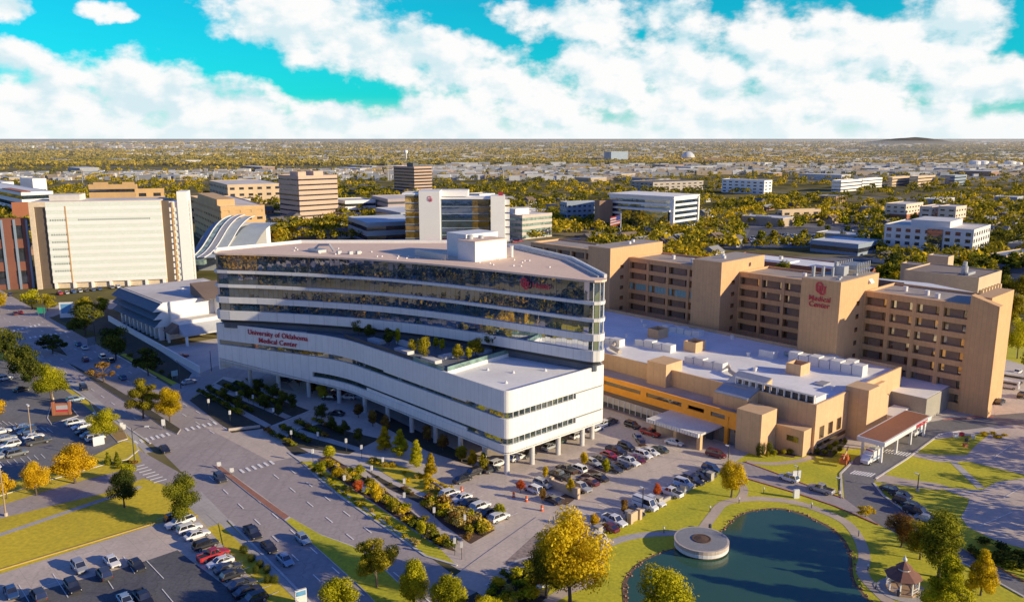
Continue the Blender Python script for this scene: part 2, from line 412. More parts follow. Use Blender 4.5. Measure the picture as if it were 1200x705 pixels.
struct('hill', mb, M('hill_scrub', (.12, .095, .05), .95, (.06, .055, .025), .01, .1))

NEARC = lambda v: np.where(v < 200, 60 + .08 * (v - 117.5), 66.6 - .012 * (v - 200)) * 1.0
FARC = lambda v: np.where(v < 170, 83.4 + .094 * (v - 116), 88.5) * 1.0
sheet('lawn', [(84, -300), (90, 300), (340, 300), (340, -300)], lawnm, px=False)
sheet('dry_lawn', [(-80, 590), (100, 590), (200, 560), (242, 585), (350, 690), (420, 790), (-80, 790)], drylawn)
sheet('verge', [(-80, 380), (60, 430), (160, 520), (205, 560), (240, 590), (100, 620), (-80, 640)], drylawn)
# service pavement round the hospital
sheet('campus_pavement', [(84, 97), (158, 97), (176, 99), (192, 82), (235, 60), (300, 60), (330, 120), (330, 300), (100, 300), (93, 262)], plaza, px=False)
sheet('hospital_lot', [(84, 97), (158, 97), (166, 100), (172, 105), (168, 155), (120, 160), (101, 128), (101, 110), (84, 116)], concrete, px=False)
vs = [-120, 0, 60, 100, 116, 170, 200, 250, 400, 700]
sheet('street', [(NEARC(v), v) for v in vs] + [(FARC(v), v) for v in vs[::-1]], roadm, px=False)
sheet('verge', [(NEARC(v) - 3.6, v) for v in (20, 80, 150)] + [(NEARC(v), v) for v in (150, 80, 20)], drylawn, px=False)
sheet('sidewalk', [(NEARC(v) - 4.5, v) for v in (150, 178)] + [(NEARC(v), v) for v in (178, 150)], walk, px=False)
sheet('verge', [(NEARC(v) - 3.6, v) for v in (206, 250, 345)] + [(NEARC(v), v) for v in (345, 250, 206)], drylawn, px=False)
sheet('side_street', [(-90, 633), (0, 607), (128, 576), (168, 560), (215, 575), (230, 582), (240, 570), (160, 525), (166, 541), (135, 553), (80, 567), (0, 592), (-90, 610)], roadm)
sheet('hospital_drive', [(240, 500), (309, 502), (363, 481), (350, 465), (400, 455), (420, 470), (385, 492), (373, 497), (345, 505), (333, 515), (345, 535), (318, 541)], concrete)
sheet('clinic_road', [(222, 468), (200, 452), (255, 428), (330, 440), (345, 458), (262, 441)], roadm)
u_, v_ = GU(45, 368)
sheet('cross_street', [(-60, v_-10), (420, v_-10), (420, v_+12), (-60, v_+12)], roadm, px=False)
sheet('parking_lot', [(-120, 400), (20, 425), (75, 455), (118, 490), (146, 516), (110, 533), (60, 548), (0, 568), (-120, 600)], asphalt2)
sheet('parking_lot', [(-60, 690), (0, 672), (185, 613), (232, 606), (262, 640), (300, 685), (318, 712), (300, 770), (-60, 770)], concrete)
sheet('asphalt_patch', [(-60, 740), (40, 693), (120, 672), (170, 657), (208, 644), (222, 655), (245, 672), (290, 705), (300, 760), (-60, 780)], asphalt)
sheet('drive', [(855, 540), (875, 542), (905, 553), (939, 566), (990, 584), (1010, 590), (1029, 614), (978, 592), (930, 576), (872, 560), (845, 556)], roadm)
sheet('ambulance_drive', [(987, 554), (1003, 535), (1090, 494), (1120, 489), (1160, 486), (1240, 478), (1240, 493), (1160, 500), (1126, 504), (1102, 508), (1076, 527), (1063, 537), (1035, 557), (1026, 560), (1024, 568), (1036, 580), (1064, 600), (1090, 622), (1134, 646), (1200, 683), (1260, 715), (1260, 735), (1200, 699), (1134, 662), (1085, 641), (1029, 614), (990, 584)], asphalt2)
sheet('parking_lot', [(1133, 533), (1145, 520), (1160, 508), (1185, 499), (1260, 490), (1260, 560), (1200, 556), (1133, 540), (1116, 541), (1100, 541), (1068, 534), (1072, 530), (1100, 533)], concrete)
sheet('parking_lot', [(1098, 570), (1150, 574), (1169, 564), (1200, 560), (1300, 560), (1300, 668), (1200, 642), (1169, 634), (1134, 617), (1126, 605), (1134, 592), (1136, 584), (1124, 580)], concrete)
sheet('parking_lot', [(1166, 486), (1160, 440), (1230, 425), (1270, 478)], concrete)
sheet('path', ribbon([G(1117, 541), G(1150, 573)], 2.2) and [(1113, 541), (1121, 541), (1154, 571), (1145, 572)], walk)
sheet('path', [(1026, 557), (1033, 555), (1062, 561), (1098, 566), (1112, 570), (1100, 574), (1060, 569), (1027, 564)], tanwalk)
def path(name, pts, w, mat, k=4, z=None):
    P = smooth_poly([G(*p) for p in pts], k, closed=False)
    mb = MB()
    if z is None: ZL[0] += .0015; z = ZL[0]
    q = ribbon(P, w); n = len(P)
    mb.v = [(a[0], a[1], z) for a in q]
    for i in range(n - 1): mb.f.append((i, 2*n-1-i, 2*n-2-i, i+1)); mb.m.append(0)
    return struct(name, mb, mat)
path('path', [(706, 640), (730, 631), (758, 626), (796, 624)], 2.0, walk)
path('path', [(823, 620), (838, 600), (846, 591), (862, 586), (891, 584), (930, 588), (962, 598), (990, 611), (1006, 630), (1013, 652), (1011, 672), (1030, 694), (1050, 712)], 2.1, tanwalk)
path('path', [(866, 586), (872, 574), (862, 558)], 1.8, tanwalk)
path('path', [(875, 541), (905, 543), (935, 540), (952, 535)], 1.8, tanwalk)
path('path', [(640, 705), (668, 690), (690, 680), (707, 640)], 2.2, tanwalk)
path('sidewalk', [(246, 600), (275, 626), (300, 650), (352, 700), (400, 748)], 1.7, walk)
path('sidewalk', [(175, 530), (140, 495), (100, 460), (40, 415)], 1.8, walk)
path('sidewalk', [(233, 441), (180, 412), (120, 385), (60, 355)], 1.8, walk)
path('sidewalk', [(-40, 640), (60, 606), (165, 570)], 1.5, walk)
POND = smooth_poly([G(*p) for p in [(741, 671), (756, 657), (784, 645), (800, 641), (835, 628), (849, 620), (866, 605), (885, 599), (914, 597), (946, 606), (978, 624), (993, 646), (997, 678), (1014, 702), (1030, 740), (900, 800), (760, 770), (735, 695)]], 5)
def water_mat():
    m, nt = ndm('pond_water'); L = nt.links
    co = nd(nt, 'ShaderNodeTexCoord').outputs['Object']
    b = nd(nt, 'ShaderNodeBsdfPrincipled', i_Roughness=.12); b.inputs['Specular IOR Level'].default_value = .35
    L.new(mixc(nt, noise(nt, co, .12, 4), (.02, .07, .046), (.036, .088, .052)), b.inputs['Base Color'])
    bp = nd(nt, 'ShaderNodeBump', i_Strength=.25, i_Distance=.04); L.new(noise(nt, co, 3.0, 3), bp.inputs['Height']); L.new(bp.outputs[0], b.inputs['Normal'])
    o = nd(nt, 'ShaderNodeOutputMaterial'); L.new(b.outputs[0], o.inputs[0]); return m
cx_, cy_ = sum(p[0] for p in POND)/len(POND), sum(p[1] for p in POND)/len(POND)
def grow(P, k): return [(cx_+(p[0]-cx_)*k, cy_+(p[1]-cy_)*k) for p in P]
ZL[0] += .0015; mb = MB(); mb.flat(grow(POND, 1.035), ZL[0]); struct('pond_bank', mb, M('bank_mud', (.16, .09, .05), .95, (.09, .05, .03), .8, 4))
ZL[0] += .006; mb = MB(); mb.flat(POND, ZL[0]); struct('pond', mb, water_mat())
# garden beds
for nm, pl, mt in [('planting_bed', [(222, 469), (261, 444), (363, 481), (309, 502), (272, 507)], soil), ('planting_bed', [(334, 514), (350, 503), (373, 497), (445, 514), (409, 532), (352, 524)], soil),
    ('planting_bed', [(330, 519), (338, 517), (362, 530), (345, 533)], soil), ('garden_strip', [(352, 541), (372, 560), (400, 583), (450, 618), (498, 652), (535, 662), (515, 642), (470, 612), (430, 585), (395, 560), (364, 540)], lawnm),
    ('planting_bed', [(372, 538), (385, 533), (430, 561), (464, 589), (500, 615), (535, 646), (517, 641), (470, 610), (425, 580), (390, 556)], mulch), ('planting_bed', [(492, 590), (508, 584), (540, 600), (580, 621), (552, 637), (520, 615)], mulch),
    ('garden_strip', [(428, 541), (440, 536), (475, 548), (534, 572), (512, 583), (470, 566)], drylawn), ('planting_bed', [(425, 548), (460, 567), (500, 585), (490, 589), (455, 572)], soil),
    ('planting_bed', [(440, 480), (520, 520), (560, 540), (550, 545), (500, 528), (436, 492)], soil),
    ('planting_bed', [(540, 703), (575, 685), (590, 668), (612, 655), (640, 652), (650, 680), (640, 700), (600, 740), (560, 740)], soil), ('planting_bed', [(945, 533), (958, 522), (985, 513), (992, 520), (975, 536)], soil), ('planting_bed', [(883, 529), (895, 520), (945, 526), (930, 536)], mulch),
    ('planting_bed', [(664, 569), (690, 550), (712, 540), (724, 546), (700, 560)], mulch), ('planting_bed', [(650, 586), (672, 572), (684, 577), (664, 592)], mulch), ('planting_bed', [(150, 385), (225, 437), (215, 452), (170, 430), (120, 395)], soil), ('planting_bed', [(60, 372), (110, 352), (150, 375), (125, 395)], soil),
    ('planting_bed', [(256, 612), (285, 640), (322, 690), (310, 690), (262, 640)], drylawn)]:
    sheet(nm, pl, mt)
mb = MB()                                                  # the street grid of the far city
for k in range(-16, 17):
    for a, b in ((W(360, 330*k + 90), W(3400, 330*k + 90)), (W(330*k + 80, 420), W(330*k + 80, 3400))):
        if (b[1] > 300 or a[1] > 300):
            t = (Vector(b) - Vector(a)).normalized(); n = Vector((-t.y, t.x)) * 6; A_, B_ = Vector(a), Vector(b)
            if A_.y > 330 and B_.y > 330: mb.add([(*(A_-n), .008), (*(B_-n), .008), (*(B_+n), .008), (*(A_+n), .008)], [(0, 1, 2, 3)])
struct('street', mb, asphalt2)
for q_ in ([(-400, -60), (-300, 40), (-90, 96), (-90, 84), (-290, 28), (-390, -72)], [(-300, -20), (-240, -70), (-200, -40), (-260, 10)], [(-190, 60), (-120, 100), (-100, 70), (-170, 20)], [(-250, 20), (-180, -60), (-150, -40), (-225, 45)], [(-60, 60), (-20, 100), (20, 90), (-20, 40)], [(-330, 90), (-230, 130), (-205, 95), (-310, 60)]):  # unseen paving patches, added for their colours in the tower glass
    ZL[0] += .0015; mb = MB(); mb.flat(q_, ZL[0]); struct('parking_lot', mb, [asphalt, concrete, M('mirror_brick', (.42, .19, .11), .9), asphalt, concrete, M('mirror_navy', (.02, .025, .04), .8)][int(abs(q_[0][0])) // 10 % 6])
for pl in ([(241, 457), (318, 498), (312, 501), (234, 461)], [(252, 449), (342, 488), (335, 491), (247, 453)], [(352, 503), (427, 526), (420, 529), (345, 507)]): sheet('garden_path', pl, walk)
path('entry_road', [(548, 690), (575, 668), (612, 640), (650, 612)], 8.5, concrete)
sheet('stone_paving', [(590, 660), (625, 628), (660, 612), (672, 625), (640, 650), (600, 668)], M('speckled_paving', (.36, .27, .22), .8, (.16, .12, .11), 1.5, 6, .9, .3))
path('kerb', [(560, 712), (572, 690), (583, 675), (605, 657), (640, 650)], .5, walk)
# medians: kerbed islands with grass or brick tops
def island(pts, top, h=.14, inset=.93, name='median'):
    P = [G(*p) for p in pts]; mb = MB(); mb.prism(P, .01, h, 0)
    c = (sum(p[0] for p in P)/len(P), sum(p[1] for p in P)/len(P))
    def ins(p):
        d = Vector((c[0]-p[0], c[1]-p[1])); return tuple(Vector(p) + d.normalized() * min(.35, d.length * .3))
    mb.flat([ins(p) for p in P], h + .006, 1); return struct(name, mb, [kerbm, top])
island([(44, 396), (52, 394), (70, 405), (80, 418), (62, 412)], soil)
island([(77, 424), (90, 430), (130, 452), (175, 479), (212, 503), (208, 509), (195, 503), (165, 482), (125, 457)], soil)
island([(250, 545), (257, 545), (300, 576), (340, 606), (334, 610), (295, 581)], brickp)
island([(334, 610), (340, 606), (375, 626), (415, 640), (440, 655), (490, 705), (500, 740), (470, 740), (430, 695), (380, 650)], lawnm)
island([(146, 516), (160, 519), (163, 527), (150, 538), (120, 545), (60, 562), (-60, 600), (-60, 590), (60, 549), (110, 534)], drylawn, name='verge_island')
island([(105, 470), (118, 480), (146, 505), (150, 514), (138, 518), (118, 497)], M('ochre_verge', (.34, .19, .06), .9, (.24, .17, .05), .3, 2), name='verge_island')
island([(60, 475), (85, 478), (92, 487), (60, 497), (55, 490)], soil, name='lot_island')
# kerb lines
def kerb(pts, mat=kerbm, w=.42, h=.15, uv=False, name='kerb'):
    P = [W(*p) for p in pts] if uv else [G(*p) for p in pts]
    mb = MB(); mb.strip(P, .005, h, w); return struct(name, mb, mat)
kerb([(NEARC(v), v) for v in (40, 100, 150)], uv=True); kerb([(NEARC(v), v) for v in (204, 250, 340)], uv=True)
kerb([(FARC(v), v) for v in (96, 60)], uv=True); kerb([(FARC(v), v) for v in (175, 116)], uv=True); kerb([(FARC(v), v) for v in (300, 262)], uv=True)
kerb([(0, 668), (185, 612), (232, 604)], M('yellow_kerb', (.5, .33, .08), .8)); kerb([(872, 541), (905, 553), (939, 566), (988, 584)], redkerb, .25); kerb([(872, 560), (930, 577), (978, 593), (1029, 615)], redkerb, .25)
kerb([(1085, 642), (1134, 663), (1200, 700)], kerbm); kerb([(1134, 645), (1200, 682)], redkerb, .25)
kerb([(988, 584), (986, 555), (1000, 541)]); kerb([(1027, 561), (1063, 538), (1102, 509), (1126, 505)]); kerb([(1090, 622), (1064, 600), (1036, 580), (1025, 566)])
kerb([(1105, 492), (1150, 489), (1165, 488)], redkerb, .3)
kerb([(84, 96.5), (115, 96.5), (158, 97)], uv=True); kerb([(352, 541), (372, 560), (400, 583), (450, 618), (498, 652), (535, 663)]); kerb([(332, 514), (352, 501), (375, 495)]); kerb([(308, 504), (365, 481)])
# painted markings
mk = MB()
def dash(a, b, w):
    a = Vector(a); b = Vector(b); t = (b-a).normalized(); n = Vector((-t.y, t.x)) * w/2
    mk.add([(p.x, p.y, ZM) for p in (a-n, b-n, b+n, a+n)], [(0, 1, 2, 3)])
ZM = ZL[0] + .012
def lane(fr, v0, v1, on=3, gap=6):
    v = v0
    while v < v1:
        f = lambda q: W(NEARC(q) + (FARC(q) - NEARC(q)) * fr, q)
        dash(f(v), f(v + on), .2); v += on + gap
for fr in (.17, .33): lane(fr, 0, 178); lane(fr, 206, 330)
for fr in (.66, .83): lane(fr, 0, 165); lane(fr, 200, 330)
for fr in (.2, .4, .62, .81): lane(fr, 330, 640)
def zebra(p0, p1, n, l=2.6, w=.55, ax=None):
    a = Vector(G(*p0)); b = Vector(G(*p1)); t = (b-a).normalized()
    q = Vector((-t.y, t.x)) if ax is None else Vector(ax)
    for i in range(n):
        c = a.lerp(b, (i + .5) / n); dash(c - q*l/2, c + q*l/2, w)
sdir = (Vector(W(NEARC(200), 200)) - Vector(W(NEARC(100), 100))).normalized()
zebra((156, 519), (200, 508), 7, 2.6, .6, sdir); zebra((216, 504), (255, 495), 6, 2.6, .6, sdir); zebra((280, 553), (322, 541), 6, 2.6, .6, sdir)
zebra((160, 545), (190, 565), 7, 2.8, .5, (UX, UY)); zebra((14, 388), (48, 380), 7, 3, .7, sdir); zebra((20, 398), (80, 389), 10, 3, .7, sdir)
zebra((998, 553), (1024, 557), 8, 2.8, .35, (UX, UY)); zebra((1036, 528), (1066, 533), 9, 3.0, .35, (UX, UY)); zebra((140, 520), (160, 530), 5, 2.2, .4, (UX, UY))
def stalls(u0, v0, du, dv, n, lu, lv):
    for i in range(n + 1): dash(W(u0 + du*i, v0 + dv*i), W(u0 + du*i + lu, v0 + dv*i + lv), .11)
stalls(111, 99.2, 2.75, 0, 17, 0, 5); stalls(102, 113, 0, 2.75, 7, 5, 0); stalls(116, 111, 2.75, 0, 8, 0, 11); stalls(137, 111, 2.75, 0, 9, 0, 11)
stalls(52, 119, 0, 2.75, 15, 5.2, 0)
for a, b in [((172, 657), (192, 678)), ((145, 652), (158, 672)), ((120, 670), (133, 690)), ((62, 672), (80, 700)), ((22, 685), (34, 705)), ((190, 690), (205, 708)), ((40, 690), (100, 672)), ((98, 650), (112, 645))]: dash(G(*a), G(*b), .12)
for a, b in [((1186, 520), (1165, 536)), ((1186, 600), (1148, 616)), ((1199, 570), (1176, 583)), ((1160, 527), (1188, 531)), ((1180, 610), (1200, 618))]: dash(G(*a), G(*b), .14)
for i in range(9): dash(G(-5 + i*7.5, 492 + i * 1.2), G(2 + i*7.5, 497 + i * 1.2), .12)
for i in range(7): dash(G(0 + i*8, 541 - i*1.5), G(5 + i*8, 546 - i*1.5), .12)
struct('lane_markings', mk, white_p)

# haze over the far plain
def haze_mat():
    m, nt = ndm('haze'); v = nd(nt, 'ShaderNodeVolumeScatter', i_Density=6.5e-5, i_Anisotropy=.2); v.inputs['Color'].default_value = (.86, .84, .88, 1)
    o = nd(nt, 'ShaderNodeOutputMaterial'); nt.links.new(v.outputs[0], o.inputs['Volume']); return m
mb = MB(); mb.box(-14000, 14000, 1300, 22000, 1.0, 58); tag(struct('haze', mb, haze_mat()), 'thin haze over the far plain', 'haze')
# ------------------------------------------------------------------ main hospital block: podium, glass tower, terrace
stone = M('pale_precast', (.82, .79, .74), .7, (.72, .69, .65), .12, .6, .5, .04, bump=.05, seams=(1.5, 40))
spand = M('pale_panel', (.76, .73, .69), .65, (.66, .63, .60), .1, .5, .5, .04, seams=(1.6, 40))
roofw = M('white_membrane', (.88, .86, .84), .6, (.70, .68, .66), .09, 1.2, .8, .06)
rooft = M('tan_roof', (.80, .57, .41), .8, (.70, .49, .36), .06, 1.0, .8, .08)
metalg = M('grey_metal', (.42, .43, .45), .45, (.33, .34, .36), .3, 2, .5, .08, metal=.4)
darkm = M('dark_metal', (.05, .052, .058), .5, None, .3, 3)
whitem = M('white_metal', (.74, .73, .71), .45, (.62, .6, .58), .3, 2, .5, .06)
towerglass = glass('tower_glass', (.02, .05, .10), .62, (.82, .88, 1.0), .012, .010, .3)
podglass = glass('podium_glass', (.03, .04, .035), .45, (.8, .88, .8), .03, .02, .4)
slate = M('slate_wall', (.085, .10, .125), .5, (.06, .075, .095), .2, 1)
redsign = M('red_sign', (.48, .012, .03), .5, (.42, .01, .025), .5, 2)
brightred = M('bright_red', (.55, .022, .05), .45, (.5, .008, .03), .5, 2)

def rounded(poly, i, r, n=6):
    a, b, c = Vector(poly[i-1]), Vector(poly[i]), Vector(poly[i+1])
    p = b + (a-b).normalized()*r; q = b + (c-b).normalized()*r
    return poly[:i] + [tuple((1-t)**2*p + 2*t*(1-t)*b + t*t*q) for t in [k/n for k in range(n+1)]] + poly[i+1:]
hosp = uthing('medical_centre', 'long white medical centre, dark glass tower over a white podium on columns', 'hospital', 118, 128)
front = [(99.9, 239.0), (117.6, 197.5), (117.6, 128), (150.5, 128)]
front = rounded(front, 2, 2.2); front = rounded(front, 1, 10, 10)
nF = len(front)
back = [(164.5, 150), (166, 200), (130, 240)]
def lerp(a, b, t): return a + (b - a) * t
def bz(p):                                                  # underside climbs towards the far left end
    t = max(0.0, min(1.0, (p[1] - 190) / 50.0)); return 5.0 + 3.8 * t * t
zb = [bz(p) for p in front]
UB().strip(front, 14.9, 20.0, .45).ubuild('podium_band', stone, hosp)
UB().strip(front, 8.75, 13.4, .45).ubuild('podium_band', stone, hosp)
UB().strip(front, zb, 7.25, .45).ubuild('podium_band', stone, hosp)
i0 = [i for i, p in enumerate(front) if p[1] < 208]
UB().strip([p for i, p in enumerate(front) if i <= i0[0]], 7.25, 8.75, .42).ubuild('podium_panel', stone, hosp)
UB().strip([(140.5, 128), (150.5, 128)], 7.25, 8.35, .42).ubuild('podium_panel', stone, hosp)
UB().strip([(140.5, 128), (150.5, 128)], 13.4, 14.55, .42).ubuild('podium_panel', stone, hosp)
UB().strip([(118.0, 185), (117.72, 142)], 7.25, 8.05, .42).ubuild('podium_panel', stone, hosp)
UB().strip([(118.15, 195), (117.72, 142)], 14.3, 14.9, .42).ubuild('podium_panel', stone, hosp)
gl = [(p[0], p[1]) for p in front]
for z0, z1 in ((7.2, 8.8), (13.35, 14.95)):
    UB().strip(gl, z0, z1, .62, off=-.40).ubuild('window_band', podglass, hosp)
m_ = UB()
for z0, z1 in ((7.25, 8.75), (13.4, 14.9)):
    for k in range(12): m_.box(119.8 + k*1.8, 119.92 + k*1.8, 128.15, 128.42, z0, z1)
m_.ubuild('mullion', whitem, hosp)
soff = front + back
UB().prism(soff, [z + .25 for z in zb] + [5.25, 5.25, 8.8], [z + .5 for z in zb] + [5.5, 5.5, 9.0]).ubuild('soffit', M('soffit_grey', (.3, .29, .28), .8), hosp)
inner = [(p[0] + .5, p[1] + .4) if p[1] < 190 else (p[0] + .9, p[1]-.6) for p in front] + back
UB().prism(inner, 19.0, 19.15).ubuild('podium_roof', roofw, hosp)
UB().strip([(150.5, 128)] + back + [(99.9, 239.0)], 5.5, 20.0, .4, off=0).ubuild('rear_wall', stone, hosp)
# the ground floor, set well back under the podium
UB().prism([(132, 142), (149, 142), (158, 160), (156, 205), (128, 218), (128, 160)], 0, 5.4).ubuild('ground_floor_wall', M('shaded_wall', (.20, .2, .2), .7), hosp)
for (u, v) in [(119.0, 129.3), (127.2, 129.5), (136, 129.5), (144.6, 129.5), (119, 137), (119.1, 146), (119.2, 156), (119.2, 166), (119.3, 177), (119.2, 188), (118.2, 200), (114.6, 211), (110.6, 222), (106.8, 233), (124, 208), (120.5, 220), (116, 232), (150, 131)]:
    MBu = UB().lathe([(.62, 0), (.62, bz((u, v)) + .4)], 14, (u, v)); MBu.ubuild('column', M('column_white', (.62, .6, .57), .6), hosp, smooth=False)
# terrace, railing and furniture
rail = [(118.4, 149.6), (144.5, 152.5)]
t_ = UB().prism([(118.4, 149.6), (146, 152.8), (150, 165), (120, 224), (115, 211), (118.0, 193)], 19.16, 19.5); t_.ubuild('terrace_paving', M('terrace_paving', (.16, .17, .19), .8, (.10, .11, .12), .3, 2), hosp)
UB().strip(rail, 19.15, 20.0, .35).ubuild('terrace_wall', stone, hosp)
railg = glass('rail_glass', (.10, .16, .13), .3, (.6, .8, .7), .05)
UB().strip(rail, 20.0, 21.1, .05, off=-.15).strip([(117.95, 163), (117.95, 150.5)], 20.0, 21.0, .05, off=-.2).ubuild('terrace_railing', railg, hosp)
r_ = UB()
for k in range(14):
    t = k / 13; u, v = lerp(118.5, 144.5, t), lerp(149.75, 152.6, t); r_.box(u-.05, u+.05, v, v+.1, 20.0, 21.2)
r_.ubuild('railing_post', darkm, hosp)
UB().strip([(118.25, 196), (118.05, 163)], 20.0, 21.0, .06, off=-.2).ubuild('railing', darkm, hosp)
p_ = UB()
for (u, v, a) in [(121, 158, 0), (121.2, 170, 0), (125, 160, 1), (126, 176, 0), (122, 184, 0), (130, 158, 1), (135, 157, 1)]:
    p_.box(u, u + (2.2 if not a else 5), v, v + (6 if not a else 2.0), 19.5, 20.35)
p_.ubuild('planter', M('planter_white', (.6, .6, .6), .7), hosp)
for u, v in [(124, 135), (131, 140), (138, 136), (143, 145), (128, 146)]:
    UB().lathe([(.35, 19.15), (.35, 19.5), (.16, 19.6), (.16, 19.75)], 10, (u, v)).ubuild('roof_vent', whitem, hosp)
# the tower: one curved front, a sharp nose at the right
tw = [(-88.5, 243), (-87.0, 239.0), (-75, 236.8), (-62, 233.7), (-50, 230.2), (-38, 226.0), (-28, 221.4), (-18, 216), (-9, 210.4), (0, 204.4), (9, 198.2), (18, 192.0)]
tw = smooth_poly(tw, 3, closed=False)
nose = [(19.6, 191.4), (21.2, 191.7), (22.2, 192.9), (22.5, 194.6)]
twb = [(16.5, 224), (3, 250), (-16, 262), (-68, 262)]
UVL = lambda L: [UVc(*p) for p in L]
lineF = UVL(tw + nose); ring = UVL(tw + nose + twb)
def shrink(P, k):
    out = []; n = len(P)
    for i in range(n):
        a = (Vector(P[i]) - Vector(P[i-1])); b = (Vector(P[(i+1) % n]) - Vector(P[i])); t = (a.normalized() + b.normalized()).normalized()
        out.append(tuple(Vector(P[i]) + Vector((-t.y, t.x)) * k))
    return out
def panels(line, z0, z1, w, off, tilt):                     # glazing in separate panes, none quite in line with the next
    mb = UB(); rnd = random.Random(int(z0 * 10))
    L = [Vector(p) for p in line]; acc = [0]
    for a, b in zip(L, L[1:]): acc.append(acc[-1] + (b-a).length)
    def at(s):
        for i in range(len(L)-1):
            if s <= acc[i+1] or i == len(L)-2:
                t = (L[i+1]-L[i]).normalized(); return L[i] + t*(s-acc[i]) + Vector((-t.y, t.x))*off
    n = int(acc[-1] / w); st = acc[-1] / n
    for k in range(n):
        a, b = at(k*st), at((k+1)*st - .05); t = (b-a).normalized(); nn = Vector((t.y, -t.x))
        j = [rnd.uniform(-tilt, tilt) for _ in range(3)]
        zz = (z0, z1)
        mb.add([(*(a + nn*j[0]), z0), (*(b + nn*j[1]), z0), (*(b + nn*(j[1]+j[2])), z1), (*(a + nn*(j[0]+j[2])), z1)], [(0, 1, 2, 3)])
    return mb
core = shrink(ring, .75)
UB().prism(core, 21.0, 41.6).ubuild('tower_core', M('core_dark', (.02, .022, .026), .5), hosp)
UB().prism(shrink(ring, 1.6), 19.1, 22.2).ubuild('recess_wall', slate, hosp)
for z0, z1 in ((36.75, 41.5), (32.6, 36.0), (28.75, 31.8), (24.65, 27.1)):
    panels(lineF, z0, z1, 1.55, .42, .010).ubuild('glazing', towerglass, hosp)
for z0, z1 in ((36.0, 36.75), (31.8, 32.6), (27.1, 28.75), (22.0, 24.65)):
    UB().strip(ring, z0, z1, .7, closed=True, off=.12).ubuild('spandrel', spand, hosp)
UB().prism(shrink(ring, .5), 21.98, 22.3).ubuild('tower_soffit', stone, hosp)
mu = UB()
for z0, z1 in ((36.75, 41.5), (32.6, 36.0), (28.75, 31.8), (24.65, 27.1)):
    for q in UVL(nose): mu.box(q[0]-.05, q[0]+.05, q[1]-.05+.3, q[1]+.05+.3, z0, z1)
mu.ubuild('mullion', whitem, hosp)
roofp = shrink(ring, -.35)
UB().prism(roofp, 41.5, 42.0).ubuild('tower_roof', rooft, hosp)
UB().strip(UVL([(22.9, 194.9), (17, 224.4), (3, 250.6), (-16, 262.6), (-68, 262.6), (-88.9, 243.4), (-87.5, 238.8)]), 42.0, 42.9, .7).ubuild('parapet', whitem, hosp)
UB().strip(UVL([(21.6, 195.4), (15.4, 223.4), (1.6, 248)]), 42.0, 42.5, .5, off=-.9).ubuild('parapet', metalg, hosp)
pent = UB().box(143, 154.6, 168, 175.4, 42.0, 47.4).box(146, 158, 175.4, 184, 42.0, 48.6); po = pent.ubuild('penthouse', whitem, hosp)
UB().box(142.8, 154.8, 167.8, 175.3, 47.4, 47.6).ubuild('penthouse_roof', rooft, hosp)
UB().box(139, 140, 176, 190, 42, 43.6).ubuild('screen_wall', metalg, hosp)
fan = UB().lathe([(.9, 47.6), (.9, 48.6), (.6, 48.8)], 14, (145.5, 173)).lathe([(.8, 47.6), (.8, 48.4)], 14, (149, 172.5)); fan.ubuild('exhaust_fan', metalg, hosp)
u1 = UB()
for (u, v) in [(156.5, 171), (157.5, 173.5), (157, 168.5)]: u1.lathe([(.45, 42), (.45, 44.8), (.6, 45.2)], 10, (u, v))
u1.ubuild('flue', whitem, hosp)
u1 = UB()
for (u, v) in [(124, 207), (126, 204), (128, 203)]: u1.box(u, u+1.2, v, v+1.0, 42, 42.9)
u1.tube([(122, 218, 42.1), (123, 216, 44), (124.5, 212.5, 44.2), (125, 211, 42.3)], .35, 8).box(121, 124, 213, 219, 42, 42.8)
u1.ubuild('rooftop_unit', metalg, hosp)
d_ = UB()
rr = random.Random(4)
for k in range(34):
    X = rr.uniform(-70, 10); Y = 243 - (X + 87)*.42 + rr.uniform(6, 20); q = UVc(X, Y); d_.box(q[0]-.18, q[0]+.18, q[1]-.18, q[1]+.18, 42, 42.3)
d_.ubuild('roof_vent', whitem, hosp)
def sign(name, s, size, mat, A, B, z, parent, ext=.1, spacing=1.0, out=.1):
    """raised letters on a wall running from A to B (grid coordinates), centred"""
    a, b = Vector(A), Vector(B); t = (b-a).normalized(); n = Vector((t.y, -t.x)); c = (a+b)/2 + n*(out + ext)
    u0, v0 = UVc(parent.location.x, parent.location.y)
    o = ob(name, text_mesh(name, s, size, mat, ext, spacing=spacing), parent)
    M3 = Matrix(((t.x, 0, n.x), (t.y, 0, n.y), (0, 1, 0)))
    o.matrix_local = Matrix.Translation((c.x-u0, c.y-v0, z)) @ M3.to_4x4(); return o
def emblem(name, size, mat, A, B, z, parent, out=.12):
    """two interlaced letter rings, O over U, as raised bars"""
    a, b = Vector(A), Vector(B); t = (b-a).normalized(); n = Vector((t.y, -t.x)); c = (a+b)/2 + n*out
    mb = MB(); w = size*.09
    O = [(-.42, .42), (-.24, .6), (.0, .6), (.18, .42), (.18, -.2), (.0, -.38), (-.24, -.38), (-.42, -.2)]
    Up = [(-.08, .18), (-.08, -.42), (.08, -.6), (.34, -.6), (.5, -.42), (.5, .18)]
    mb.strip([(x*size, y*size) for x, y in O], 0, .16, w, off=w, closed=True); mb.strip([(x*size, y*size) for x, y in Up], .02, .2, w, off=w)
    for x in (-.08, .5): mb.box((x-.16)*size, (x+.16)*size, .16*size, .28*size, 0, .18)
    u0, v0 = UVc(parent.location.x, parent.location.y)
    o = mb.build(name, mat, parent); M3 = Matrix(((t.x, 0, n.x), (t.y, 0, n.y), (0, 1, 0)))
    o.matrix_local = Matrix.Translation((c.x-u0, c.y-v0, z)) @ M3.to_4x4(); return o
A_, B_ = (99.9, 239.0), (117.6, 197.5)
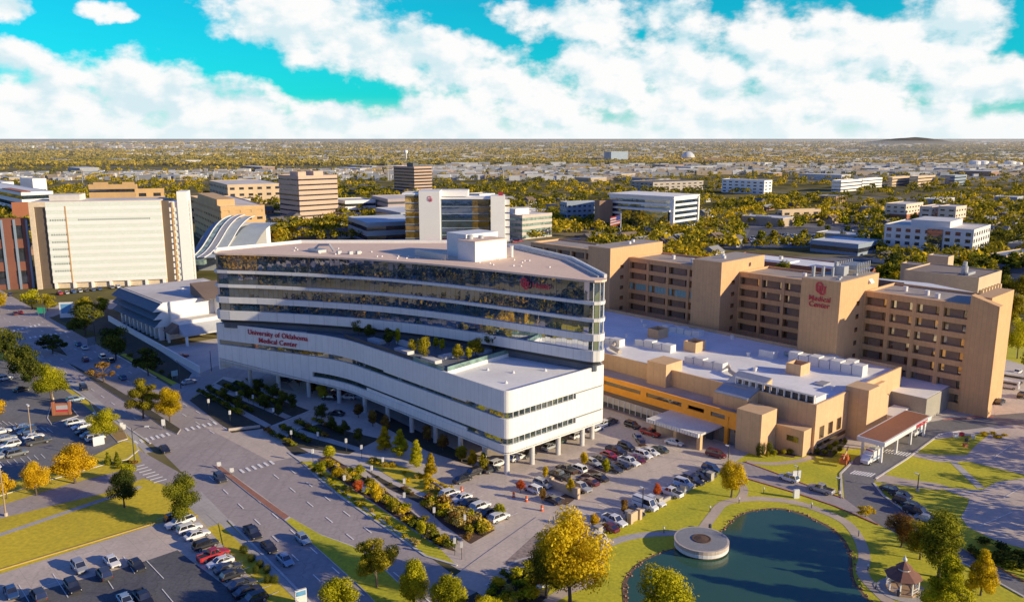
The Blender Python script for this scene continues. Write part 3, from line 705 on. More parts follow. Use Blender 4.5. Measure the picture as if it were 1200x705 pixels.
fa = lambda t: (lerp(A_[0], B_[0], t), lerp(A_[1], B_[1], t))
sign('lettering', 'University of Oklahoma', 2.15, redsign, fa(.15), fa(.88), 17.8, hosp, spacing=1.05)
sign('lettering', 'Medical Center', 2.15, redsign, fa(.17), fa(.86), 15.6, hosp, spacing=1.05)
ta, tb = UVc(0.5, 204.0), UVc(9, 198.2)
sign('lettering', 'Health', 1.9, brightred, UVc(4.4, 201.4), UVc(10.6, 197.1), 38.6, hosp, out=.35)
emblem('emblem', 2.1, brightred, UVc(2.4, 202.8), UVc(4.4, 201.4), 39.4, hosp, out=.35)

# ------------------------------------------------------------------ brown hospital wings with the raised stair towers
tan = M('brown_precast', (.64, .365, .165), .8, (.55, .31, .14), .15, .8, .6, .06, bump=.06, seams=(1.2, 60))
tan2 = M('brown_infill', (.23, .15, .10), .8, (.16, .105, .075), .3, 1.5, .6, .1)
winb = glass('bronze_window', (.012, .011, .012), .32, (.95, .8, .55), .06)
roofg = M('gravel_roof', (.36, .30, .25), .9, (.27, .23, .20), .1, 2, .7, .15)
wings = uthing('ward_block', 'tan concrete hospital of four stepped wings and tall blank pylons, red emblem on one pylon', 'hospital', 245, 67)
ZS = [(26.2, 28.7), (22.2, 24.7), (18.2, 20.7), (14.2, 16.7), (10.2, 12.7), (6.2, 8.7), (2.2, 4.7)]
def wing(u, v0, v1, ud, bays, zt=30.4, teal=None):
    wl = UB(); e = [zt] + [q for zz in ZS for q in (zz[1], zz[0])] + [0]
    for k in range(0, len(e), 2): wl.box(u, u + 1.6, v0, v1, e[k+1], e[k])                # spandrels
    bw = (v1 - v0) / bays
    for b in range(bays + 1):
        w = .55; c = v0 + b*bw; wl.box(u-.12, u+1.55, max(v0, c-w), min(v1, c+w), 0, zt-.4)     # piers
    wl.box(u + 1.6, u + 1.9, v0, v1, 0, zt); wl.box(u+1.9, ud, v0, v0+.4, 0, zt); wl.box(u+1.9, ud, v1-.4, v1, 0, zt); wl.box(ud-.4, ud, v0+.4, v1-.4, 0, zt)
    wl.ubuild('wall', tan, wings)
    UB().box(u + 1.9, ud - .4, v0 + .4, v1 - .4, zt-.8, zt-.7).ubuild('roof', roofg, wings)
    ip = UB()
    for r, (za, zb_) in enumerate(ZS):
        for b in range(bays):
            a = v0 + b*bw + .55; c = v0 + (b+1)*bw - .55
            if teal == r:
                continue
            ip.box(u + .95, u + 1.6, a + 1.3, c - 1.3, za, zb_)
            wn = UB().box(u + 1.25, u + 1.6, a, a + 1.3, za, zb_).box(u + 1.25, u + 1.6, c - 1.3, c, za, zb_); wn.ubuild('window', winb, wings)
    ip.ubuild('infill_panel', tan2, wings)
    if teal is not None:
        za, zb_ = ZS[teal]; tl = UB()
        for b in range(bays):
            a = v0 + b*bw + .55; c = v0 + (b+1)*bw - .55
            for k in range(6):
                if not (k == 4): tl.box(u + .4, u + .6, lerp(a, c, k/6) + .05, lerp(a, c, (k+1)/6) - .05, za, zb_)
        tl.ubuild('teal_panel', M('teal_panel', (.22, .42, .42), .4, (.18, .36, .36), .5, 2), wings)
def pylon(u, v0, v1, ud, zt, slots=None):
    p = UB().box(u, ud, v0, v1, 0, zt)
    p.ubuild('pylon', tan, wings)
    UB().box(u + .5, ud - .5, v0 + .5, v1 - .5, zt, zt + .06).ubuild('pylon_roof', roofg, wings)
    if slots:
        for z in [27.3 - 4*k for k in range(6)]: UB().box(slots, slots + 1.9, v0 - .05, v0 + .2, z - .9, z + .5).ubuild('window', winb, wings)
wing(241, 74.8, 104, 262, 4); wing(245, 116, 149, 264, 4); wing(245, 160.5, 197, 266, 4, teal=2); wing(250, 208, 256, 268, 6)
pylon(225, 104, 116, 250, 34.8, 236); pylon(234, 149, 160.5, 261, 34.6, 240.5); pylon(234, 197, 208, 266, 34.6, 240)
st = UB().prism([(240.5, 67.6), (243.6, 67.6), (243.6, 74.8), (240.5, 74.8)], 0, [31, 31, 33.2, 33.2]); st.ubuild('stair_tower', tan, wings)
UB().box(243.6, 262, 70.5, 74.8, 0, 32.6).ubuild('stair_tower', tan, wings)
emblem('emblem', 2.7, brightred, (225, 116), (225, 104), 32.3, wings)
sign('lettering', 'Medical', 2.2, brightred, (225, 116), (225, 104), 28.5, wings); sign('lettering', 'Center', 2.2, brightred, (225, 116), (225, 104), 26.7, wings)
ru = UB()
for (u, v, h, r) in [(229, 114.5, 3.2, .5), (231, 112.5, 3.0, .45), (233, 110.5, 2.8, .4), (237, 111.5, 4, .6)]: ru.lathe([(r, 34.8), (r, 34.8+h)], 10, (u, v))
ru.box(236, 239, 108.5, 111, 34.8, 37.6).box(228, 229, 106, 107, 34.8, 35.4).box(231, 232, 107, 108, 34.8, 35.4).box(239, 240, 106, 107.2, 34.8, 35.6)
for k in range(7): ru.box(241 + k*1.2, 241.7 + k*1.2, 107, 112, 36.2, 37.6)
for k in range(8):
    for v in (106.6, 112.2): ru.box(240.6 + k*1.2, 240.8 + k*1.2, v, v + .2, 34.8, 38.4)
ru.ubuild('rooftop_plant', metalg, wings)
UB().prism([(243, 103.2), (245.4, 103.2), (245.4, 104), (243, 104)], 32.4, [32.6, 32.6, 33.6, 33.6]).ubuild('roof_hood', whitem, wings)
rv = UB()
for (u, v) in [(251, 90), (248, 86), (253, 97), (254, 130), (256, 140), (255, 175), (257, 185), (243, 154), (247, 157), (250, 201), (256, 204), (260, 226)]: rv.lathe([(.7, 29.7 if u not in (243, 247, 250, 256) else 34.6), (.7, 31.2 if u not in (243, 247, 250, 256) else 35.6)], 10, (u, v))
rv.ubuild('roof_vent', whitem, wings)

# ------------------------------------------------------------------ low annex with the white roof, orange entrance front and emergency canopy
brownw = M('buff_precast', (.64, .40, .205), .8, (.55, .34, .175), .2, 1, .6, .06, seams=(2.4, 60))
orange = M('orange_panel', (.90, .33, .02), .55, (.78, .27, .02), .3, 1, .5, .06)
mauve = M('mauve_roof', (.44, .36, .33), .9, (.24, .20, .19), .1, 1.5, .7, .1)
annex = uthing('hospital_annex', 'low annex with wide white roof full of plant and an orange panelled front', 'hospital', 181, 88)
UB().strip([(181.5, 105), (181.5, 87.5), (231, 87.5), (232, 200), (181.5, 200), (180.8, 106)], 0, 12.3, .5).ubuild('wall', brownw, annex)
UB().prism([(181.6, 88), (230.6, 88), (231.6, 199), (182, 199)], 11.2, 11.3).ubuild('roof', roofw, annex)
UB().prism([(171.9, 101), (182, 101), (182, 182), (173.5, 182)], 7.6, 7.7).ubuild('lower_roof', mauve, annex)
of = [(173.4, 182), (171.6, 102.5)]
UB().strip(of, 4.3, 6.2, .5).strip(of, 7.3, 8.6, .5).ubuild('orange_fascia', orange, annex)
pr = UB()
for (a, b) in [(166, 182), (146.6, 150), (131.2, 133.2), (117.5, 119.5), (110.5, 112.5), (102.5, 105)]:
    for_u = lambda v: lerp(171.6, 173.4, (v - 102.5) / 79.5)
    pr.strip([(for_u(b), b), (for_u(a), a)], 6.2, 7.3, .5)
pr.ubuild('orange_fascia', orange, annex)
for (a, b) in [(150, 166), (133.2, 146.6), (119.5, 131.2), (105, 110.5)]:
    UB().strip([(for_u(b), b), (for_u(a), a)], 6.15, 7.35, .3, off=-.25).ubuild('window_band', winb, annex)
UB().strip([(174.0, 182), (172.2, 104)], 0, 4.35, .4).ubuild('ground_floor_wall', M('taupe_wall', (.21, .155, .12), .8), annex)
UB().strip([(171.0, 182), (169.4, 122)], 2.2, 4.0, .3).ubuild('banner_screen', M('pale_screen', (.46, .41, .36), .7, (.34, .28, .26), .5, 2, .8), annex)
fr_ = UB()
for k in range(30): fr_.box(lerp(169.3, 170.9, k/30)-.2, lerp(169.3, 170.9, k/30)-.05, 122.5 + k*2, 122.6 + k*2, 1.0, 4.0)
fr_.ubuild('screen_post', whitem, annex)
UB().strip([(170.9, 182), (169.3, 122)], 1.0, 2.2, .3).ubuild('fence', darkm, annex)
UB().strip([(170.8, 150), (170.6, 142)], 2.4, 3.9, .2, off=.1).strip([(169.9, 131), (169.6, 122.5)], 2.3, 3.6, .2, off=.1).ubuild('banner', M('pink_banner', (.5, .12, .13), .7, (.42, .25, .24), 1, 2), annex)
UB().box(178.5, 186, 129.5, 136, 7.6, 14.2).ubuild('roof_hatch_block', brownw, annex)
UB().prism([(176.5, 103), (188, 103), (188, 113), (176.5, 113)], 7.6, [10.8, 14.2, 14.2, 10.8]).ubuild('sloped_block', brownw, annex)
UB().prism([(176.6, 103.2), (188, 103.2), (188, 112.8), (176.6, 112.8)], [10.9, 14.22, 14.22, 10.9], [11.0, 14.32, 14.32, 11.0]).ubuild('sloped_roof', metalg, annex)
UB().box(170.5, 177.5, 95.5, 102.3, 0, 10.4).ubuild('entrance_pier', brownw, annex)
eg = UB().box(172.2, 172.5, 102.4, 108, .2, 7.2); eg.ubuild('entrance_glazing', podglass, annex)
UB().box(171.6, 172.2, 105.2, 106.2, 0, 7.3).ubuild('orange_pier', orange, annex)
UB().box(171.4, 171.9, 109.5, 111.2, 0, 3.6).ubuild('door', darkm, annex)
cn = UB().box(162.5, 173, 107, 123, 4.0, 4.5); cn.ubuild('entrance_canopy', M('white_canopy', (.62, .58, .55), .6), annex)
cf = UB()
for k in range(20): cf.prism([(161.8, 107.2 + k*.8), (162.4, 107.2 + k*.8), (162.4, 107.8 + k*.8), (161.8, 107.8 + k*.8)], 3.6, 4.6)
cf.ubuild('canopy_fin', whitem, annex)
for v in (108, 115, 122): UB().box(163.2, 164.2, v-.5, v+.5, 0, 4).ubuild('canopy_column', brownw, annex)
UB().box(177.5, 181.6, 88.2, 98, 0, 6.5).ubuild('front_bay', brownw, annex)
for v in (89.5, 95.5, 100): UB().box(177.42 if v < 98 else 181.1, 181.5, v, v + 3.0, 7.0 if v > 98 else 3.2, 8.6 if v > 98 else 4.6).ubuild('window', winb, annex)
for u in (184, 188.5, 193, 221): UB().box(u, u + 2.0, 87.3, 87.7, 3.2, 6.2).ubuild('window', winb, annex)
UB().box(183, 198, 87.32, 87.6, 1.2, 2.0).ubuild('window', winb, annex)
UB().box(198.5, 211, 82.5, 88.5, 0, 9.2).prism([(198.5, 82.5), (205, 82.5), (205, 88.4), (198.5, 88.4)], 9.2, [13.4, 13.4, 13.4, 13.4]).prism([(205, 82.5), (211, 82.5), (211, 88.4), (205, 88.4)], 9.2, [13.4, 9.3, 9.3, 13.4]).ubuild('stair_block', brownw, annex)
UB().box(212, 218, 86.4, 87.6, 6.8, 11.0).ubuild('window_hood', brownw, annex)
UB().prism([(231.2, 78), (243, 78), (243, 93), (225, 93), (225, 78)], 0, 6.4).ubuild('service_wing', M('greige_wall', (.33, .30, .25), .8), annex)
UB().prism([(225.3, 78.3), (242.7, 78.3), (242.7, 92.7), (225.3, 92.7)], 6.4, 6.46).ubuild('service_roof', roofw, annex)
UB().box(228, 233, 88, 92.5, 6.46, 8.8).ubuild('roof_box', metalg, annex)
UB().box(214, 224, 82, 86, 0, 3.2).ubuild('white_shed', whitem, annex)
# plant on the white roof
for (u, v) in [(207, 140), (207, 106), (212.5, 158)]:
    b = UB().strip([(u-2.6, v-2.2), (u+2.6, v-2.2), (u+2.6, v+2.2), (u-2.6, v+2.2)], 11.3, 14.3, .3, closed=True); b.ubuild('plant_enclosure', brownw, annex)
def ahu(u, v, L, w=2.6, h=2.2, d='v'):
    q = UB(); n = int(L / 3)
    for k in range(n):
        a, b = k * L / n, (k + 1) * L / n - .25; hh = h - .35 * (k % 2)
        q.box(u, u + w, v + a, v + b, 11.5, 11.3 + hh) if d == 'v' else q.box(u + a, u + b, v, v + w, 11.5, 11.3 + hh)
    (q.box(u-.2, u + w + .2, v, v + L, 11.3, 11.5) if d == 'v' else q.box(u, u + L, v-.2, v + w + .2, 11.3, 11.5))
    q.ubuild('rooftop_unit', whitem, annex)
ahu(199, 143, 14); ahu(193, 121, 13); ahu(221, 148, 15, 3); ahu(216, 92, 22, 3.2, 3.0); ahu(222, 97, 12, 3); ahu(193, 158, 8); ahu(215, 118, 5)
du = UB().tube([(193, 160, 12.2), (188, 157, 12.4), (186, 152, 12.2)], .7, 10).tube([(196, 121, 12.3), (192, 118, 12.3), (190, 114, 11.9)], .6, 10).tube([(222, 118, 12), (219, 112, 12), (216, 112, 11.9)], .6, 10)
du.ubuild('duct', M('buff_duct', (.5, .42, .34), .6), annex)
for (u, v, r) in [(188, 165, .7), (190, 178, .5), (226, 175, .5), (200, 115, .5), (188, 98, .5), (213, 125, .5), (199, 92, .4), (221, 170, .6), (228, 140, .5), (196, 172, .5), (205, 165, .4)]:
    UB().lathe([(r, 11.3), (r, 12.1), (r*1.3, 12.2), (r*1.3, 12.5)], 10, (u, v)).ubuild('roof_vent', whitem, annex)
UB().box(200, 204, 95, 97.5, 11.3, 11.7).ubuild('skylight', metalg, annex)
sc = UB()
for k in range(11): sc.box(182.6, 182.8, 89 + k*1.9, 90.6 + k*1.9, 11.6, 14.0)
sc.box(182.55, 182.75, 88.7, 110, 11.4, 12.7).ubuild('screen_louvre', darkm, annex)
sc = UB().box(182.2, 182.5, 88.6, 110, 13.9, 14.3)
for k in range(12): sc.box(182.1, 182.6, 88.5 + k*1.95, 88.8 + k*1.95, 11.3, 14.3)
sc.box(182.6, 188, 88.4, 88.6, 11.6, 13.6)
sc.ubuild('screen_frame', whitem, annex)
er = uthing('ambulance_canopy', 'long flat rust brown ambulance canopy on white posts with a red lettered edge', 'canopy', 187, 73)
UB().box(187.4, 214.6, 73.4, 79.2, 5.35, 5.42).ubuild('roof', M('rust_roof', (.27, .10, .045), .8, (.22, .08, .04), .1, 1.5), er)
UB().box(187, 215, 73, 79.6, 4.3, 5.35).ubuild('fascia', whitem, er)
sign('lettering', 'EMERGENCY', 1.25, brightred, (203, 73), (214.5, 73), 4.4, er, .05, out=.03); 
for u in (188, 196.5, 205, 213.5):
    for v in (74, 78.5): UB().box(u-.25, u+.25, v-.25, v+.25, 0, 4.3).ubuild('post', whitem, er)
# ------------------------------------------------------------------ buildings further off
FOOT = []                                                   # footprints (x, y, radius) kept free of trees
def solve(A, d, zt, px):
    """distance along d from A at which the point at height zt is seen at column px"""
    k = (px - 600) / F
    return (A[0] - k * (A[1]*CP - (zt - H)*SP)) / (k * d[1]*CP - d[0])
buff = M('buff_brick', (.64, .38, .15), .8, (.45, .28, .14), .1, 1, .6, .06)
buff2 = M('buff_concrete', (.60, .43, .26), .8, (.43, .31, .2), .1, 1, .6, .06)
redbrick = M('red_brick', (.36, .115, .05), .8, (.30, .095, .045), .1, 1, .6, .06)
whitew = M('white_render', (.87, .84, .79), .7, (.78, .75, .70), .1, 1, .5, .04)
greyw = M('grey_render', (.34, .36, .40), .7, (.28, .30, .34), .1, 1, .5, .05)
bluew = M('blue_grey_cladding', (.22, .28, .36), .6, (.17, .22, .29), .1, 1, .5, .05)
dkglass = glass('dark_window', (.016, .018, .024), .14, (.7, .8, .9), .06)
blueglass = glass('blue_glass', (.012, .022, .04), .45, (.55, .7, .9), .04)
greenglass = glass('green_glass', (.16, .22, .19), .35, (.8, .9, .8), .1)
goldglass = glass('gold_glass', (.10, .06, .015), .45, (.9, .65, .3), .05)
roofl = M('pale_roof', (.68, .62, .56), .85, (.42, .39, .36), .05, .6, .7, .06)
rooflb = M('blue_white_roof', (.7, .71, .73), .8, (.46, .48, .5), .05, .6, .7, .06)
roofb = M('brown_roof', (.25, .19, .155), .9, (.20, .15, .12), .05, .6, .7, .06)
shingle = M('shingle', (.12, .105, .10), .9, (.09, .08, .075), .1, 1, .6, .1)
def bldg(name, label, cat, xc, yb, yt, xl, xr, wall, win=None, ns=4, ang=43, roof=None, style='bands', bay=4.0, wr=.45, group=None, depth=None, par=.9, base=0.0, box=None, L=None):
    """a block with its nearest vertical corner at column xc (foot yb, top yt), sides running back to columns xl and xr"""
    A = G(xc, yb) if depth is None else ((xc-600)/F*(depth*CP + H*SP), depth)
    zt = zat(yt, A[1]); a = R_(ang); d1 = (math.cos(a), math.sin(a)); d2 = (-math.sin(a), math.cos(a))
    l1 = max(3, solve(A, d1, zt, xr)) if xr is not None else L[0]; l2 = max(3, solve(A, d2, zt, xl)) if xl is not None else L[1]
    if L: l1 = min(l1, L[0]) if L[0] else l1; l2 = min(l2, L[1]) if L[1] else l2
    root = thing(name, label, cat, (A[0], A[1], 0), a, group)
    FOOT.append((A[0] + (d1[0]*l1 + d2[0]*l2)/2, A[1] + (d1[1]*l1 + d2[1]*l2)/2, math.hypot(l1, l2)/2 + 3, A, a, l1, l2))
    mb = MB(); body = zt - par; sh = body / ns; wh = sh * wr
    if win is None: mb.box(0, l1, 0, l2, 0, zt - .01)
    else:
        i = .3
        mb.box(i + .06, l1 - i, i + .06, l2 - i, 0, zt - .3)
        for s in range(ns):
            z0 = s*sh; lo = z0 + sh*(1-wr)*.55
            mb.box(0, l1, 0, l2, (0 if s == 0 else prev), lo); prev = lo + wh
            if style == 'bands':
                MB().box(.22, l1-.22, .22, l2-.22, lo, lo + wh).build('window_band', win, root)
        mb.box(0, l1, 0, l2, prev, zt - .01)
        if style == 'punched':
            n1, n2 = max(1, int(l1 / bay)), max(1, int(l2 / bay)); cnt = 0
            for s in range(ns):
                z0 = s*sh; lo = z0 + sh*(1-wr)*.55
                for k in range(n1 + 1):
                    c = k * l1 / n1; w = l1 / n1 * .24; x0, x1 = max(.003, c-w), min(l1-.003, c+w)
                    mb.box(x0, x1, .003, .5, lo, lo+wh)
                    if k < n1 and cnt < 98: MB().box(c + w, (k+1)*l1/n1 - w, .2, .5, lo, lo+wh).build('window', win, root); cnt += 1
                for k in range(n2 + 1):
                    c = k * l2 / n2; w = l2 / n2 * .24; y0, y1 = max(.003, c-w), min(l2-.003, c+w)
                    mb.box(.003, .5, y0, y1, lo, lo+wh)
                    if k < n2 and cnt < 98: MB().box(.2, .5, c + w, (k+1)*l2/n2 - w, lo, lo+wh).build('window', win, root); cnt += 1
    mb.build('wall', wall, root)
    rf = MB(); rf.box(.4, l1-.4, .4, l2-.4, zt - .01, zt + .06)
    rf.build('roof', roof or roofl, root)
    MB().strip([(0, 0), (l1, 0), (l1, l2), (0, l2)], zt - .01, zt + .55, .35, closed=True).build('parapet', wall, root)
    for q in (box or []):                                   # boxes on the roof, in fractions of the plan
        MB().box(l1*q[0], l1*q[1], l2*q[2], l2*q[3], zt + .06, zt + q[4]).build('roof_box', q[5] if len(q) > 5 else wall, root)
    return root, A, zt, l1, l2
# the large white ward tower on the left (turned off the grid)
aT = R_(14); A = (-240, 408); dT = (math.cos(aT), math.sin(aT))
wt = thing('ward_tower', 'big white hospital slab with pale green window bands, left of the glass tower', 'hospital', (A[0], A[1], 0), aT)
FOOT.append((-212, 425, 48, A, aT, 66, 26))
zT = zat(237, 408); LT = solve(A, dT, zT, 188); ns = 11; sh = (zT - 3.5) / ns
MB().box(0, 2.2, -.4, 22, 0, zT).box(2.2, LT, .8, 22, 0, zT).box(2.2, LT, -.4, .8, zT - 2.4, zT).build('frame_wall', M('cream_wall', (.66, .52, .36), .7, (.6, .47, .33), .1, 1), wt)
MB().box(2.2, 7.5, .6, .9, 0, zT - 3).build('recess_wall', M('bronze_wall', (.12, .085, .06), .6), wt)
wl = MB(); 
for s in range(ns + 1):
    z = 3.0 + s * sh; wl.box(7.5, LT, -.5, .8, z, z + (sh * .42 if s < ns else .3))
wl.build('wall', whitew, wt)
pgl = M('pale_green_glazing', (.72, .76, .68), .35, (.66, .71, .62), .4, 2, .6, .12)
for s in range(ns):
    z = 3.0 + s * sh + sh * .42; MB().box(7.6, LT - .1, -.44, .8, z, z + sh * .58).build('window_band', pgl, wt)
    if s in (1, 2, 3, 4, 5, 6, 8): 
        q = MB()
        for k in range(7): q.box(9 + k*1.1, 9.6 + k*1.1, -.5, -.4, z + .4, z + 1.2)
        if s == 8:
            for k in range(34): q.box(22 + k*1.0, 22.5 + k*1.0, -.5, -.4, z + .4, z + 1.2)
        q.build('vent_row', M('vent_grey', (.2, .23, .22), .6), wt)
MB().box(16.2, 16.8, -.62, -.4, 3, zT - 2.2).build('rib', M('orange_rib', (.55, .3, .1), .7), wt)
MB().box(.5, LT - .5, 1.2, 21.5, zT, zT + .1).build('roof', roofl, wt); MB().box(8, 22, 6, 18, zT + .1, zT + 3).build('roof_box', roofl, wt)
for k in range(7): MB().box(8 + k * (LT - 10) / 6, 9.2 + k * (LT - 10) / 6, -.4, .8, 0, 3.0).build('pier', whitew, wt)
e0 = LT + 3.5; e1 = solve(A, dT, zT + 4, 218)
MB().box(LT, e0, 2, 22, 0, zT - .5).build('link_wall', M('bronze_wall', (.12, .085, .06), .6), wt)
c_ = MB().box(e0, e1, 3.0, 15, 0, zT - 1).box(e0 + (e1-e0)*.45, e1, 2.0, 15.02, 0, zT + 4); c_.build('stair_core', whitew, wt)
MB().box(e0 + 1.2, e0 + 1.8, 1.9, 3, 0, zT - 1.2).build('rib', M('orange_rib', (.55, .3, .1), .7), wt)
for s in range(12):
    z = 2 + s * (zT - 5) / 12
    MB().box(e0 - .4, e0 + .9, 2.2, 3.2, z, z + 2.2).build('balcony', whitew, wt); MB().box(e0 + 2.1, e0 + (e1-e0)*.42, 2.5, 3.1, z, z + 2.0).build('window', pgl, wt)
# the low pale building with three tiers of grey louvred eaves, beyond the street
lb = uthing('clinic', 'low white clinic with three tiers of grey sloping eaves and a covered drop-off', 'clinic', 116, 296)
u0, v0 = GU(178, 362, 13); _, v1 = GU(126, 342, 14)
U0 = u0 + 3.2; V0 = v0 + 1; V1 = v0 + 46; FOOT.append((-140, 300, 40, None, 0, 0, 0))
tier = M('louvre_grey', (.075, .10, .145), .6, (.06, .08, .115), .3, 2, .5, .1)
UB().box(U0 + 1.8, U0 + 36, V0 + .5, V1, 0, 14.2).ubuild('wall', whitew, lb)
UB().box(U0 + .5, U0 + 35.5, V0 + .5, V1, 14.2, 14.4).ubuild('roof', roofl, lb)
for k, z in enumerate((11.6, 8.6, 5.6)):
    q = UB(); x0 = U0 - 2.6; q.add([(x0, V0, z), (U0 + 1.2, V0, z + 2.9), (U0 + 1.6, V0, z + 2.9), (U0 + 1.6, V0, z - .3), (x0, V1 + 2, z), (U0 + 1.2, V1 + 2, z + 2.9), (U0 + 1.6, V1 + 2, z + 2.9), (U0 + 1.6, V1 + 2, z - .3)],
        [(0, 1, 2, 3), (7, 6, 5, 4), (0, 4, 5, 1), (1, 5, 6, 2), (3, 7, 4, 0)]); q.ubuild('eaves', tier, lb)
    UB().add([(x0 - .05, V0 - .06, z - .1), (U0 + 1.2, V0 - .06, z + 3), (U0 + 3.5, V0 - .06, z + 3), (U0 + 3.5, V0 - .06, z - .35), (x0, V0 + .5, z - .1), (U0 + 1.2, V0 + .5, z + 3), (U0 + 3.5, V0 + .5, z + 3), (U0 + 3.5, V0 + .5, z - .35)],
             [(3, 2, 1, 0), (4, 5, 6, 7), (0, 1, 5, 4), (1, 2, 6, 5), (2, 3, 7, 6), (3, 0, 4, 7)]).ubuild('gable_end', whitew, lb)
for k in range(10): UB().box(U0 - .4, U0 + 1.4, V0 + 1.4 + k*4.6, V0 + 2.6 + k*4.6, 0, 5.4).ubuild('pier', whitew, lb)
UB().box(U0 + 3.5, U0 + 20, V0 - 1.5, V0 + .5, 7.5, 14.8).ubuild('wall', whitew, lb)
UB().box(U0 + 3, U0 + 24, V0 - 8, V0 - 1.5, 3.9, 8.2).ubuild('wall', whitew, lb)
UB().box(U0 + 3.4, U0 + 23.6, V0 - 7.6, V0 - 1.7, 8.2, 8.3).ubuild('roof', roofl, lb)
UB().prism([(U0 + 3, V0 - 14), (U0 + 20, V0 - 14), (U0 + 20, V0 - 8), (U0 + 3, V0 - 8)], 3.6, [4.2, 4.2, 7.0, 7.0]).ubuild('canopy', M('canopy_grey', (.5, .5, .5), .6), lb)
for k in range(2): UB().prism([(U0 - .5 + k*.3, V0 - 6.5 - 3*k), (U0 + 3, V0 - 6.5 - 3*k), (U0 + 3, V0 - 3 - 3*k), (U0 - .5 + k*.3, V0 - 3 - 3*k)], 4.5 - k*.3, [4.9, 7.4, 7.4, 4.9]).ubuild('dark_hood', M('brown_hood', (.16, .11, .08), .7), lb)
for (u, v) in [(U0 + 4, V0 - 13.5), (U0 + 19, V0 - 13.5), (U0 + 1, V0 - 4)]: UB().box(u-.4, u+.4, v-.4, v+.4, 0, 3.8).ubuild('column', whitew, lb)
UB().box(U0 + 20.1, U0 + 32, V0 - 6, V0 + 8, 0, 14.5).ubuild('wall', whitew, lb)
UB().prism([(U0 + 15, V0 - 6.2), (U0 + 32.5, V0 - 6.2), (U0 + 32.5, V0 + 8), (U0 + 15, V0 + 8)], 14.81, [14.9, 14.9, 19.4, 19.4]).ubuild('lean_roof', M('brown_hood', (.16, .11, .08), .7), lb)
UB().box(U0 + 24, U0 + 27, V0 + 16, V0 + 20, 14.4, 17.6).box(U0 + 17, U0 + 18, V0 + 22, V0 + 23, 14.4, 15.2).ubuild('roof_box', whitew, lb)
w0, w1 = GU(127, 376), GU(233, 437)
UB().strip([w0, w1], 0, 2.3, .5).ubuild('ramp_wall', whitew, lb)
UB().box(U0 + 1.55, U0 + 1.75, V0 + 1, V1 - 1, .4, 5.0).ubuild('window_band', dkglass, lb)
# curved glass roof of the atrium behind
at = uthing('atrium', 'swooping glass and metal vault roof between the white slab and the glass tower', 'atrium', *GU(250, 320))
aX, aY = at.location.x, at.location.y; FOOT.append((aX, aY + 12, 34, None, 0, 0, 0))
at.rotation_euler = (0, 0, 0)
def vault(x0, x1, zs, mat, nm):
    mb = MB(); n = len(zs)
    for (y, z) in zs: mb.v += [(x0 + (y * .25), y, z), (x1 + (y * .25), y, z)]
    for i in range(n-1): mb.f.append((2*i, 2*i+1, 2*i+3, 2*i+2)); mb.m.append(0)
    mb.build(nm, mat, at)
prof = [(-4, 9), (2, 10.5), (8, 13.5), (14, 18), (20, 22.8), (26, 26.2), (32, 28.2), (38, 29)]
prof = smooth_poly(prof, 3, closed=False)
vault(-10.5, -6, prof, greenglass, 'glass_vault'); vault(-6, -2, [(y, z + .6) for y, z in prof], metalg, 'metal_vault')
vault(-2, 4, [(y, z + .4 - .02*y) for y, z in prof], M('vault_grey', (.34, .39, .43), .35), 'metal_vault'); vault(-16, -10.5, [(y, z - 2.5) for y, z in prof], M('vault_grey', (.34, .39, .43), .35), 'metal_vault')
vault(4, 18, [(y, z - .5 - .1 * y * (y > 0)) for y, z in prof], M('vault_grey', (.34, .39, .43), .35), 'metal_vault')
for x, dz in ((-10.5, .1), (-6, .5), (-2, .6), (4, -.1)): MB().tube([(x + y*.25, y, z + dz) for y, z in prof], .3, 6).build('rib', whitem, at)
MB().box(-12, 20, 38, 46, 0, 24).build('rear_wall', whitew, at); MB().box(-22, -2, -8, -3.5, 6, 8.5).build('canopy', greenglass, at)
MB().box(-12, 10, 10, 33, 0, 8).build('ground_floor_wall', greyw, at)
# the rest, each by its nearest corner
B = bldg
B('office_tower', 'tan office slab of eight storeys with dark end, standing alone behind the glass tower roof', 'office block', 352, 257, 207, 326, 395, M('tan_slab', (.56, .38, .27), .8, (.5, .34, .24), .1, 1), dkglass, 8, 43, style='bands', wr=.3, box=[(.1, .3, .2, .6, 4), (.55, .8, .3, .7, 4)])
B('office_tower', 'brown striped tower with a shaded blue flank, tallest on the far side left of centre', 'office block', 486, 230, 196, 461, 506, M('brown_slab', (.5, .33, .24), .8, (.44, .29, .2), .1, 1), dkglass, 9, 43, style='bands', wr=.5, box=[(.3, .6, .3, .6, 5, darkm)])
B('brick_hospital', 'orange tan block with narrow dark windows beside the swooping vault roof', 'hospital building', 262, 296, 243, 226, 310, buff, dkglass, 6, 30, style='punched', bay=6, wr=.35, box=[(.0, .4, .1, .8, 4.5)])
B('brick_building', 'long flat orange brick building in several steps behind the white slab', 'building', 106, 243, 217, 78, 160, buff, dkglass, 2, 12, style='bands', wr=.3, L=(None, 55), box=[(.1, .4, .2, .7, 3), (.7, .95, .1, .5, 3)])
B('brick_building', 'orange brick block with one wide dark window behind the white slab roof', 'building', 160, 246, 222, 152, 192, buff, dkglass, 2, 20, style='punched', bay=12, wr=.35)
B('stepped_building', 'tan stepped building with a dark shaded flank right of the white stair core', 'building', 232, 262, 232, 222, 262, buff, dkglass, 3, 35, wr=.35)
B('long_building', 'long low tan building with a dark shaded left end and punched windows', 'building', 268, 240, 217, 245, 330, buff2, dkglass, 3, 30, style='punched', bay=9, wr=.4)
B('white_block', 'small white flat-roofed block among trees above the white slab', 'building', 40, 229, 210, 23, 54, whitew, None, 3, 43, roof=roofl)
B('white_block', 'white and rust low block at the left edge of the scene', 'building', 4, 235, 214, -30, 16, whitew, dkglass, 2, 43)
